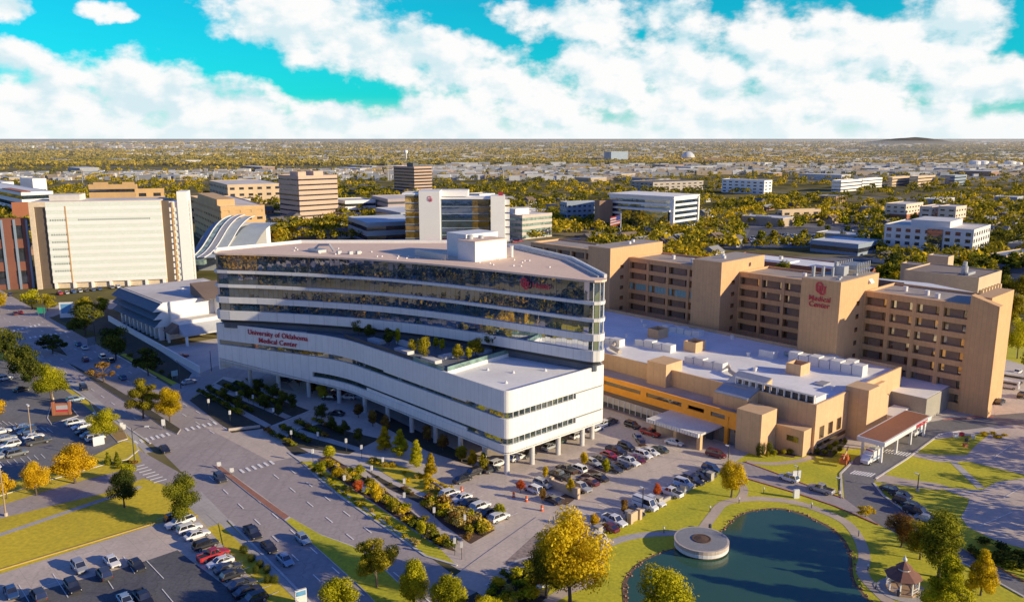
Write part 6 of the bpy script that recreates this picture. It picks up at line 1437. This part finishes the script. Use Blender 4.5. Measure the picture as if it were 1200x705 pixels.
row([('saloon', 'silver', 694, 541), ('saloon', 'black', 704, 537), ('saloon', 'red', 714, 533), ('pickup', 'black', 722, 528), ('suv', 'black', 734, 523), ('saloon', 'dark grey', 719, 549), ('saloon', 'black', 728, 545), ('pickup', 'white', 737, 541), ('saloon', 'maroon', 746, 538), ('suv', 'white', 754, 533), ('saloon', 'white', 762, 529), ('saloon', 'dark green', 773, 526)], AV + math.pi, 'the double row before the annex', 'left', 'cars of the double row before the annex')
row([('saloon', 'white', 702, 629), ('saloon', 'maroon', 713, 617), ('pickup', 'white', 720, 610), ('saloon', 'black', 743, 599), ('van', 'white', 756, 592), ('suv', 'white', 768, 588), ('pickup', 'white', 786, 577), ('saloon', 'pale blue', 794, 571), ('suv', 'white', 801, 566), ('pickup', 'black', 811, 563), ('saloon', 'black', 821, 559), ('saloon', 'dark grey', 828, 554), ('suv', 'blue', 834, 549)], AV + math.pi, 'the row along the lawn edge', 'bottom', 'cars along the lawn edge')
row([('suv', 'black', 741, 498, AV + 3.14), ('saloon', 'silver', 747, 511, AU + .9), ('saloon', 'brown', 751, 517, AU + .9), ('pickup', 'red', 762, 507, AV + 3.14), ('saloon', 'white', 790, 518, AV + 3.3), ('minivan', 'maroon', 839, 532, AV + 3.3)], AU, 'the loose line before the annex entrance', 'left', 'cars before the annex entrance')
row([('saloon', 'white', 373, 447), ('saloon', 'silver', 385, 453), ('saloon', 'maroon', 395, 458), ('saloon', 'black', 386, 466), ('suv', 'white', 408, 465), ('van', 'pale blue', 424, 465), ('suv', 'black', 334, 445), ('saloon', 'black', 394, 484), ('saloon', 'dark grey', 352, 440)], AV + .6, 'the shade under the podium columns', 'left', 'cars in the shade under the podium')
row([('saloon', 'dark grey', 1045, 573), ('saloon', 'black', 1055, 579), ('suv', 'black', 1060, 588), ('saloon', 'dark grey', 1070, 592), ('pickup', 'black', 1076, 600), ('saloon', 'silver', 1087, 608)], AV + math.pi, 'the shaded line on the ambulance drive', 'top', 'cars on the ambulance drive')
for k, c, px, py, a, lab, mv in [('suv', 'white', 924, 560, AV, 'white SUV on the drive above the pond, beside a white sign board', 1), ('pickup', 'silver', 962, 573, AV, 'silver pickup truck turning along the drive above the pond', 1),
    ('saloon', 'black', 193, 526, AS + 3.14, 'black car crossing the junction near the crosswalk', 1), ('suv', 'dark grey', 258, 560, AS + 3.14, 'dark SUV at the tip of the brick median', 1), ('pickup', 'black', 296, 624, AS + 3.14, 'black pickup truck at the near kerb ahead of two cars', 1),
    ('saloon', 'black', 315, 640, AS + 3.14, 'black saloon between pickup and pale blue car at the near kerb', 1), ('saloon', 'pale blue', 334, 655, AS + 3.14, 'pale blue saloon last of three at the near kerb', 1), ('hatchback', 'pale blue', 355, 631, AS + 3.14, 'pale blue hatchback in the lane beside the grass median', 1),
    ('suv', 'black', 98, 454, AS + 3.14, 'black SUV with lights driving down the shaded street', 1), ('suv', 'pale blue', 88, 468, AU, 'pale blue SUV turning out of the upper left lot', 1), ('saloon', 'white', 31, 408, AS, 'white and dark car left of the far median tree', 1), ('saloon', 'blue', 92, 403, AS, 'blue car in the far lane beyond the median', 1),
    ('saloon', 'white', 99, 407, AS, 'white car just behind the blue one in the far lane', 1), ('hatchback', 'maroon', 100, 421, AS, 'maroon hatchback with tail lamps in the middle lane', 1), ('suv', 'white', 120, 418, AS, 'white SUV at the kerb below the clinic', 1), ('saloon', 'black', 130, 422, AS, 'black car right behind the white SUV below the clinic', 1),
    ('saloon', 'blue', 144, 442, AS, 'blue car under the bare median trees', 1), ('saloon', 'red', 213, 417, AU, 'red car alone on the clinic forecourt', 0), ('saloon', 'silver', 222, 447, AU, 'pale car on the road in front of the clinic ramp wall', 1), ('saloon', 'red', 24, 366, AS, 'red car waiting at the far signal, right one', 1), ('saloon', 'maroon', 18, 367, AS, 'dark red car waiting at the far signal, left one', 1),
    ('suv', 'dark grey', 12, 345, AS, 'dark SUV far up the shaded street', 1), ('suv', 'black', 1198, 463, AU, 'dark SUV at the right edge behind the end pylon', 0), ('saloon', 'black', 1172, 470, AU, 'black car just behind the end pylon', 0), ('saloon', 'white', 1193, 435, AU, 'white car far back in the lot behind the end pylon', 0)]:
    car(k, c, *G(px, py, .6), a, lab, None, bool(mv))
# buses behind the pylon, ambulances, boom lift
def coach(px, py, ang, label):
    x, y = G(px, py, 1.2); t = thing('shuttle_bus', label, 'bus', (x, y, .05), ang)
    q = MB(); q.prism([(-3.6, -1.05), (3.3, -1.05), (3.6, -.8), (3.6, .8), (3.3, 1.05), (-3.6, 1.05)], .4, [2.75, 2.7, 2.3, 2.3, 2.7, 2.75]); q.build('body', PAINT['white'], t)
    for s in (-1, 1): MB().box(-3.2, 2.9, s*1.06-.02, s*1.06+.02, 1.45, 2.2).build('window', carglass, t)
    MB().box(3.45, 3.63, -.75, .75, 1.4, 2.25).build('windscreen', carglass, t)
    for sx_ in (-2.2, 2.2):
        for s in (-1, 1): ob('wheel', CM['van']['wheel'], t, (sx_, s*.95, .38))
coach(1179, 450, AV + 3.3, 'white shuttle bus behind the end pylon, nearer one'); coach(1188, 443, AV + 3.3, 'white shuttle bus behind the end pylon, farther one')
def ambulance(px, py, ang, label):
    x, y = G(px, py, 1.2); t = thing('ambulance', label, 'ambulance', (x, y, .05), ang)
    MB().box(-3.2, 1.0, -1.15, 1.15, .6, 2.95).build('box_body', PAINT['white'], t)
    MB().prism([(1.0, -1.0), (1.9, -1.0), (2.5, -1.0), (3.3, -.9), (3.3, .9), (2.5, 1.0), (1.9, 1.0), (1.0, 1.0)], .5, [2.2, 2.2, 1.35, 1.15, 1.15, 1.35, 2.2, 2.2]).build('cab', PAINT['white'], t)
    MB().add([(1.92, -.9, 2.12), (2.46, -.9, 1.4), (2.46, .9, 1.4), (1.92, .9, 2.12)], [(0, 1, 2, 3)]).build('windscreen', carglass, t).location = (.03, 0, .04)
    for s in (-1, 1): MB().box(1.2, 1.9, s*1.01-.02, s*1.01+.02, 1.4, 2.05).build('window', carglass, t)
    MB().box(-3.15, .95, -1.17, -1.155, 1.0, 1.35).box(-3.15, .95, 1.155, 1.17, 1.0, 1.35).build('stripe', M('blue_stripe', (.10, .22, .42), .5), t)
    MB().box(.6, .95, -.8, .8, 2.95, 3.12).build('light_bar', lampr, t); MB().box(-2, -.8, -.5, .5, 2.95, 3.1).build('roof_vent', metalg, t)
    for sx_ in (-1.9, 2.3):
        for s in (-1, 1): ob('wheel', CM['van']['wheel'], t, (sx_, s*1.0, .38))
    for s in (-1, 1): ob('headlight', CM['van']['headlight'], t, (3.28, s*.68, .95))
ambulance(1020, 535, AU + math.pi, 'white box ambulance standing before the rust brown canopy'); ambulance(1074, 503, AU + math.pi, 'white box ambulance half under the far end of the canopy')
bl = thing('boom_lift', 'orange boom lift parked beside the annex shrubs', 'boom lift', (*G(990, 541), .05), AU + .3)
orp = M('lift_orange', (.62, .14, .03), .5)
MB().box(-1.3, 1.3, -.9, .9, .5, 1.1).box(-1.2, .3, -.7, .7, 1.1, 1.9).build('chassis', orp, bl); MB().tube([(-.8, 0, 1.7), (3.6, 0, 2.5)], .2, 6).tube([(3.6, 0, 2.5), (-2.6, .1, 1.5)], .16, 6).build('boom', M('boom_tan', (.6, .33, .14), .5), bl)
MB().strip([(-3.6, -.8), (-2.6, -.8), (-2.6, .8), (-3.6, .8)], .6, 1.6, .06, closed=True).box(-3.6, -2.6, -.8, .8, .55, .62).build('basket', orp, bl)
for sx_ in (-.9, .9):
    for s in (-1, 1): ob('wheel', CM['pickup']['wheel'], bl, (sx_, s*.95, .42))
# the distant lots: small cars in one piece each
def far_car(kind):
    m = CM[kind]; mb = MB()
    for nm, off in (('body', 0), ('window', 0)):
        me = m[nm]; b = len(mb.v); mb.v += [tuple(v.co) for v in me.vertices]
        for p in me.polygons: mb.f.append(tuple(i + b for i in p.vertices)); mb.m.append(0 if nm == 'body' else 1)
    Ln, hw = m['spec'][0], m['spec'][1]
    for sx_ in (-1, 1):
        for s in (-1, 1): mb.box(sx_*Ln*.31-.33, sx_*Ln*.31+.33, s*(hw-.1)-.1, s*(hw-.1)+.1, 0, .66, 2)
    return mb.mesh('parked_car', [PAINT['white'], carglass, tyre])
FC = {k: far_car(k) for k in ('saloon', 'suv', 'pickup')}
def far_lot(pu, pv, nu, nv, su, sv, ang, skip, where, n0=[0]):
    for i in range(nu):
        for j in range(nv):
            if random.random() < skip: continue
            k = random.choice(['saloon', 'saloon', 'suv', 'pickup']); c = random.choice(['white', 'white', 'silver', 'black', 'dark grey', 'blue', 'red', 'grey', 'pale blue'])
            x, y = W(pu + i*su, pv + j*sv); o = ob('parked_car', FC[k], None, (x, y, .05), ang + R_(random.uniform(-2, 2)))
            o.material_slots[0].link = 'OBJECT'; o.material_slots[0].material = PAINT[c]
            tag(o, '%s %s parked in %s' % (c, WORD[k], where), 'car', '%s %ss in %s' % (c, WORD[k], where))
u, v = GU(935, 288); far_lot(u, v, 14, 8, 6.2 if False else 9, 2.9, AU, .12, 'the big lot beyond the brick building')
u, v = GU(893, 286); far_lot(u, v, 8, 9, 9, 2.9, AU, .15, 'the lot left of the big distant lot')
u, v = GU(575, 288); far_lot(u, v, 5, 6, 8, 2.9, AU, .15, 'the lot behind the tower penthouse'); u, v = GU(70, 345); far_lot(u, v, 10, 1, 3, 0, AV, .15, 'the line under the white slab')
u, v = GU(800, 284); far_lot(u, v, 8, 4, 8, 2.9, AU, .3, 'the lot before the framed office')
# ------------------------------------------------------------------ street furniture and small structures
steel = M('galvanised', (.28, .28, .27), .5, metal=.5); wood_p = M('weathered_pole', (.34, .24, .15), .8); lampm = M('lamp_white', (.75, .74, .72), .4); darkp = M('dark_pole', (.04, .042, .045), .5)
def light_pole(px, py, top, label, mat=wood_p, heads=2):
    x, y = G(px, py); h = zat(top, y); t = thing('light_pole', label, 'light pole', (x, y, 0), AU)
    MB().tube([(0, 0, 0), (0, 0, h)], [.16, .10], 8).build('pole', mat, t); MB().lathe([(.35, 0), (.35, .7)], 10).build('base', concrete, t)
    for s in ([-1, 1] if heads == 2 else [1]): MB().box(-.2, .2, min(s*.15, s*.85), max(s*.15, s*.85), h-.15, h+.02).build('lamp_head', lampm, t)
for px, py, tp, lab in [(7, 604, 545, 'tall tan light pole at the left edge by the side street'), (37, 512, 474, 'tan light pole in the middle of the upper left lot'), (62, 468, 446, 'tan light pole beside the bright yellow green verge tree'), (113, 511, 484, 'tan light pole behind the white SUV at the lot corner')]: light_pole(px, py, tp, lab)
for px, py, tp, lab in [(753, 597, 571, 'thin dark light pole among the lawn side cars'), (853, 545, 522, 'thin dark light pole beside the maroon minivan'), (934, 565, 546, 'thin dark light pole beside the drive sign'), (1075, 575, 555, 'thin dark light pole by the shaded cars'), (248, 437, 410, 'thin dark light pole on the clinic forecourt'), (983, 578, 560, 'slim pole on the lawn corner by the drive')]: light_pole(px, py, tp, lab, darkp, 1)
def mast(px, py, top, reach, label, ang, lights=0, lamp=True):
    x, y = G(px, py); h = zat(top, y); t = thing('signal_mast', label, 'signal mast', (x, y, 0), ang)
    MB().tube([(0, 0, 0), (0, 0, h)], [.15, .09], 8).build('pole', darkp, t)
    if lamp:
        MB().tube([(0, 0, h*.9), (reach*.4, 0, h*1.0), (reach, 0, h*1.03)], .07, 6).build('lamp_arm', darkp, t); MB().box(reach-.2, reach + .7, -.2, .2, h*1.03-.12, h*1.03+.08).build('lamp_head', lampm, t)
    for k in range(lights):
        if k == 0: MB().tube([(0, 0, h*.72), (lights*2.8 + 1, 0, h*.78)], .09, 6).build('signal_arm', darkp, t)
        q = MB().box(2.6 + k*2.8-.2, 2.6 + k*2.8+.2, -.18, .18, h*.78-1.0, h*.78+.1).build('signal_head', M('signal_black', (.02, .02, .02), .5), t)
        MB().lathe([(.13, h*.78-.32), (.13, h*.78-.02)], 8, (2.6+k*2.8, -.2)).build('red_lens', M('signal_red', (.7, .02, .02), .3), q)
mast(158, 543, 501, 3.2, 'street lamp mast with a short curved arm at the near junction corner', 0.1); mast(112, 345 + 55, 372, 2.5, 'slim dark mast at the far street corner', 2.5, 0)
mast(52, 374, 345, 3, 'signal mast with red lights over the far crossing', math.pi - .1, 3, False); mast(212, 455, 425, 3, 'slim dark lamp mast by the clinic drive', 2.2)
def board(name, px, py, top, w, th, face, label, cat, ang, posts=True, extra=None):
    x, y = G(px, py); h = zat(top, y); t = thing(name, label, cat, (x, y, 0), ang)
    if posts:
        for s in (-1, 1): MB().box(s*w*.36-.06, s*w*.36+.06, -.06, .06, 0, h*.5).build('post', steel, t)
    MB().box(-w/2, w/2, -th/2, th/2, h*.38 if posts else .0, h).build('panel', face, t); 
    if extra: extra(t, w, h, th)
    return t
sgw = M('sign_white', (.72, .72, .70), .5)
def msign(t, w, h, th):
    MB().box(-w*.3, w*.42, -th/2-.05, -th/2, h*.35, h*.85).build('face', M('sign_grey', (.42, .40, .40), .5), t); MB().box(-w*.3, w*.42, -th/2-.08, -th/2-.05, h*.35, h*.5).build('red_band', brightred, t)
    for s in (-1, 1): MB().box(s*w*.5-.3, s*w*.5+.3, -th/2-.1, th/2+.1, 0, h*1.12).build('brick_pier', redbrick, t)
board('monument_sign', 73, 486, 472, 4.2, .7, redbrick, 'brick monument sign with grey and red panel at the upper left lot entrance', 'sign', R_(10), False, msign)
def red_top(t, w, h, th):
    MB().box(-w*.5, w*.5, -th/2-.03, th/2+.03, h*.62, h*.98).build('red_band', brightred, t)
board('sign_board', 636, 697, 672, 2.4, .3, sgw, 'white sign board with a red upper half beneath the largest gold tree', 'sign', R_(35), True, red_top)
def blue_face(t, w, h, th): MB().box(-w*.42, w*.42, -th/2-.03, th/2+.03, h*.62, h*.92).build('blue_panel', M('sign_blue', (.10, .30, .55), .5), t)
board('sign_board', 353, 708, 690, 1.9, .35, sgw, 'white pylon sign with a blue panel at the bottom edge beside the street', 'sign', R_(30), False, blue_face)
def photo_face(t, w, h, th): MB().box(-w*.38, w*.38, -th/2-.03, -th/2, h*.3, h*.9).build('blue_panel', M('sign_blue', (.10, .30, .55), .5), t)
board('sign_board', 79, 372, 354, 5.5, .6, sgw, 'white and blue poster board at the foot of the white slab', 'sign', R_(10), False, photo_face)
board('sign_board', 933, 565, 551, 1.9, .2, sgw, 'white sign board beside the white SUV on the drive', 'sign', R_(10)); board('direction_sign', 933, 583, 573, 1.2, .5, sgw, 'small white block sign on the verge below the drive', 'sign', R_(10), False)
board('sign_board', 108, 410, 395, 2.6, .2, M('sign_back', (.16, .18, .2), .6), 'grey back of a road sign below the clinic', 'sign', R_(40)); board('street_sign', 49, 371, 360, 3.2, .1, M('sign_green', (.02, .30, .16), .5), 'green street name sign at the far crossing', 'sign', R_(5)); board('low_wall_sign', 116, 521, 511, 2.6, .3, sgw, 'small white wall sign on the ochre verge', 'sign', R_(43), False)
for i, (px, py, tp) in enumerate([(257, 549, 541), (272, 556, 548)]): board('median_sign', px, py, tp, .9, .1, sgw, 'white rounded sign at the tip of the brick median, %s' % ['left', 'right'][i], 'sign', R_(10))
board('median_sign', 192, 503, 491, .9, .1, sgw, 'white square sign at the near end of the long median', 'sign', R_(10)); board('round_sign', 205, 444, 434, 2.0, .1, M('sign_teal', (.25, .42, .46), .5), 'teal direction sign below the clinic ramp', 'sign', R_(43))
for i, (px, py, tp, lab) in enumerate([(143, 503, 495, 'left'), (146, 506, 497, 'right')]): board('road_sign', px, py, tp, .8, .08, sgw, 'small sign on a post beside the lime corner tree, %s' % lab, 'sign', R_(20))
for i, (px, py) in enumerate([(245, 481), (270, 495), (278, 472), (297, 476), (321, 492), (373, 521), (406, 529), (424, 537), (436, 562), (474, 578), (509, 613), (367, 542), (342, 519), (449, 552), (533, 650), (545, 622), (541, 655), (474, 595), (427, 588), (404, 574)]):
    x, y = G(px, py); t = thing('path_lamp', 'white headed lamp post along the garden walks', 'lamp post', (x, y, 0), 0, 'lamp posts of the garden walks')
    MB().tube([(0, 0, 0), (0, 0, 2.6)], .06, 6).build('pole', darkp, t); MB().box(-.22, .22, -.22, .22, 2.4, 3.4).build('lamp_head', lampm, t)
for i, (px, py) in enumerate([(701, 633), (778, 624), (805, 628), (895, 577), (951, 595), (1006, 628), (1017, 668), (866, 589), (1012, 601), (832, 599), (1026, 690)]):
    x, y = G(px, py); t = thing('bollard_light', 'short dark bollard light with a white cap along the pond walk', 'bollard light', (x, y, 0), 0, 'bollard lights of the pond walk'); MB().tube([(0, 0, 0), (0, 0, .9)], .09, 8).build('post', darkp, t); MB().lathe([(.15, .9), (.15, 1.2), (.05, 1.28)], 8).build('lamp_head', lampm, t)
for i, (px, py) in enumerate([(602, 582), (617, 587), (635, 598), (541, 576)]):
    x, y = G(px, py); t = thing('barrel', 'orange traffic barrel on the lot, %s' % ['leftmost of the three near the reddish tree', 'middle of the three near the reddish tree', 'nearest of the three, by the bare tree', 'the one beside the white car row'][i], 'barrel', (x, y, 0)); MB().lathe([(.38, 0), (.38, .12), (.3, .14), (.26, 1.15), (.1, 1.25)], 12).build('body', M('barrel_orange', (.7, .12, .03), .5), t); MB().lathe([(.29, .5), (.28, .65)], 12).build('band', lampm, t)
# lawn edge wall with stone piers, lot wall, trash screen
lwl = uthing('lawn_wall', 'low stone wall with piers between the parking row and the pond lawn', 'wall', 108, 96)
UB().box(104, 150, 95.6, 96.0, 0, .75).ubuild('wall', M('wall_stone', (.42, .37, .31), .9, (.3, .27, .23), 1, 5, .8, .2), lwl)
for u in (104, 112, 121.5, 131, 140, 150): UB().box(u-.6, u+.6, 95.1, 96.4, 0, 1.7).box(u-.7, u+.7, 95.0, 96.5, 1.7, 1.85).ubuild('pier', M('wall_stone', (.42, .37, .31), .9), lwl)
u, v = GU(661, 577); tw_ = uthing('screen_wall', 'tan masonry screen wall between two parked rows', 'wall', u, v); UB().box(u-.3, u+.3, v-4, v+4, 0, 2.0).ubuild('wall', buff2, tw_); UB().box(u-.4, u+.4, v-4.3, v-3.4, 0, 2.4).box(u-.4, u+.4, v+3.4, v+4.3, 0, 2.4).ubuild('pier', buff2, tw_)
u, v = GU(731, 610); tw_ = uthing('screen_wall', 'pale masonry screen beside the white pickup in the lawn side row', 'wall', u, v); UB().box(u-.2, u+3.0, v-1.6, v-1.2, 0, 2.0).ubuild('wall', buff2, tw_); UB().box(u-.2, u+.5, v-2.0, v-1.0, 0, 2.2).box(u+2.6, u+3.3, v-2.0, v-1.0, 0, 2.2).ubuild('pier', buff2, tw_)
for i, pl in enumerate([[(430, 560), (470, 592), (520, 634)], [(390, 546), (430, 574), (468, 602)], [(505, 566), (540, 590), (580, 614)], [(268, 505), (305, 501)]]):
    P = [G(*p) for p in pl]; t = thing('garden_wall', 'low concrete garden wall, %s' % ['beside the garden walk', 'inside the roadside strip', 'behind the white car row', 'at the shaded bed corner'][i], 'wall', (*P[0], 0)); mb = MB(); mb.strip([(p[0]-P[0][0], p[1]-P[0][1]) for p in P], 0, .7, .4); mb.build('wall', concrete, t)
for i, (a, b) in enumerate([((528, 606-20), (560, 612)), ((440, 527), (500, 545))]): pass
# planter island in the pond
ix, iy = G(822, 634, 1.2); isl = thing('pond_platform', 'round concrete platform standing in the pond edge with a planted middle', 'platform', (ix, iy, 0))
MB().lathe([(4.7, -.2), (4.7, .35)], 40).build('base', M('rust_stain', (.25, .12, .08), .8), isl); MB().lathe([(5.0, .35), (5.0, .95)], 40).build('white_band', whitem, isl)
MB().lathe([(4.95, .95), (5.05, 1.7), (4.7, 1.72)], 40).build('ring_wall', concrete, isl); MB().lathe([(4.7, 1.6), (4.7, 1.735)], 40).build('deck', M('shaded_deck', (.24, .24, .25), .8, (.18, .18, .19), .6, 3), isl); MB().lathe([(1.75, 1.735), (1.75, 1.86), (1.5, 1.86), (1.5, 1.8), (.1, 2.0)], 24).build('planter', mulch, isl)  # shade on the deck is put into its darker grey
t = thing('litter_bin', 'dark litter bin on the path end beside the pond platform', 'bin', (*G(832, 620), 0)); MB().lathe([(.3, 0), (.33, 1.0), (.2, 1.15)], 12).build('body', darkm, t)
t = thing('litter_bin', 'dark litter bin in front of the gazebo', 'bin', (*G(1053, 698), 0)); MB().lathe([(.3, 0), (.33, 1.0), (.2, 1.15)], 12).build('body', darkm, t)
# gazebo
gx_, gy_ = G(1057, 691); gz = thing('gazebo', 'white octagonal gazebo with a two tier brown shingle roof and pale finial', 'gazebo', (gx_, gy_, 0), .2); gz.scale = (.86, .86, .9)
MB().lathe([(4.6, .0), (4.6, .1)], 24).build('pad', walk, gz); MB().lathe([(3.1, .1), (3.1, .45)], 8).build('floor', M('deck_wood', (.45, .28, .16), .8), gz)
for k in range(8):
    a = k*math.pi/4; x, y = 2.85*math.cos(a), 2.85*math.sin(a); MB().box(x-.11, x+.11, y-.11, y+.11, .45, 3.1).build('post', whitem, gz)
    b = a + math.pi/4; q = MB(); x2, y2 = 2.85*math.cos(b), 2.85*math.sin(b)
    if k not in (5,):
        for z in (.75, 1.35): q.tube([(x, y, z), (x2, y2, z)], .05, 5)
        for j in range(1, 8): q.tube([(lerp(x, x2, j/8), lerp(y, y2, j/8), .5), (lerp(x, x2, j/8), lerp(y, y2, j/8), 1.35)], .025, 4)
        q.build('railing', whitem, gz)
shg = M('brown_shingle', (.20, .085, .06), .85, (.14, .06, .045), 1.5, 6, .8, .2)
MB().lathe([(3.45, 3.0), (3.5, 3.12), (1.35, 4.35), (1.35, 4.3)], 8).build('roof', shg, gz); MB().lathe([(1.2, 4.3), (1.2, 4.75)], 8).build('lantern', whitem, gz); MB().lathe([(1.55, 4.7), (1.6, 4.8), (.15, 5.9)], 8).build('upper_roof', shg, gz); MB().lathe([(.12, 5.85), (.42, 6.15), (.4, 6.4), (.1, 6.8), (.02, 7.2)], 10).build('finial', whitem, gz)
# rocks along the pond shore
mb = MB(); n = len(POND); rr = random.Random(3)
for i in range(n):
    a, b = Vector(POND[i]), Vector(POND[(i+1) % n]); L_ = (b-a).length
    for k in range(int(L_*2.2)):
        p = a.lerp(b, rr.random()); o_ = (p - Vector((cx_, cy_))).normalized(); p += o_ * rr.uniform(-.3, 1.3); s = rr.uniform(.12, .34)
        vs_ = [(p.x + s*x*rr.uniform(.7, 1.2), p.y + s*y*rr.uniform(.7, 1.2), .06 + s*z*rr.uniform(.6, 1)) for x, y, z in ((1, 0, 0), (0, 1, 0), (-1, 0, 0), (0, -1, 0), (0, 0, .9), (0, 0, -.6))]
        mb.add(vs_, [(0, 1, 4), (1, 2, 4), (2, 3, 4), (3, 0, 4), (1, 0, 5), (2, 1, 5), (3, 2, 5), (0, 3, 5)])
tag(mb.build('riprap', M('rust_rock', (.36, .17, .085), .9, (.2, .09, .05), 1.2, 4, .9, .3)), 'rust brown stones heaped along the pond shore', 'rocks', None, 'stuff')
# flagpole
fx, fy = G(727, 279); fp = thing('flagpole', 'white flagpole with a large striped flag before the framed office', 'flagpole', (fx, fy, 0)); fh = zat(250, fy)
MB().tube([(0, 0, 0), (0, 0, fh)], [.35, .2], 8).build('pole', whitem, fp); q = MB()
for k in range(7): q.add([(0, 0, fh-1-k*1.0), (-8, -.6, fh-3-k*1.0), (-8, -.6, fh-4-k*1.0), (0, 0, fh-2-k*1.0)], [(0, 1, 2, 3)], k % 2)
q.add([(0, -.05, fh-1), (-3.4, -.35, fh-1.9), (-3.4, -.35, fh-5.6), (0, -.05, fh-4.8)], [(0, 1, 2, 3)], 2); q.build('flag', [M('flag_red', (.5, .03, .04), .7), lampm, M('flag_blue', (.03, .05, .25), .7)], fp)
for i, (px, py, tp) in enumerate([(480, 190, 178), (97, 215, 198), (590, 214, 200), (1125, 240, 225), (455, 212, 186), (983, 255, 235), (160, 217, 203), (1093, 200, 184)]):
    x, y = G(px, py); t = thing('radio_mast', 'thin grey mast rising from the distant woods', 'mast', (x, y, 0), 0, 'thin masts in the distance'); MB().tube([(0, 0, 0), (0, 0, zat(tp, y))], [.7, .3], 5).build('pole', steel, t)
# people and worksite bits on the island lawn at the right: cones and drums only
for i, (px, py) in enumerate([(1120, 512), (1127, 510), (1133, 517), (1140, 513), (1131, 523)]):
    x, y = G(px, py); t = thing('planter_box', 'small light and red box among the lawn furniture by the right lot', 'box', (x, y, 0), .4*i, 'boxes on the lawn by the right lot'); MB().box(-.5, .5, -.4, .4, 0, .8).build('body', [whitem, brightred, darkm, whitem, redbrick][i], t)
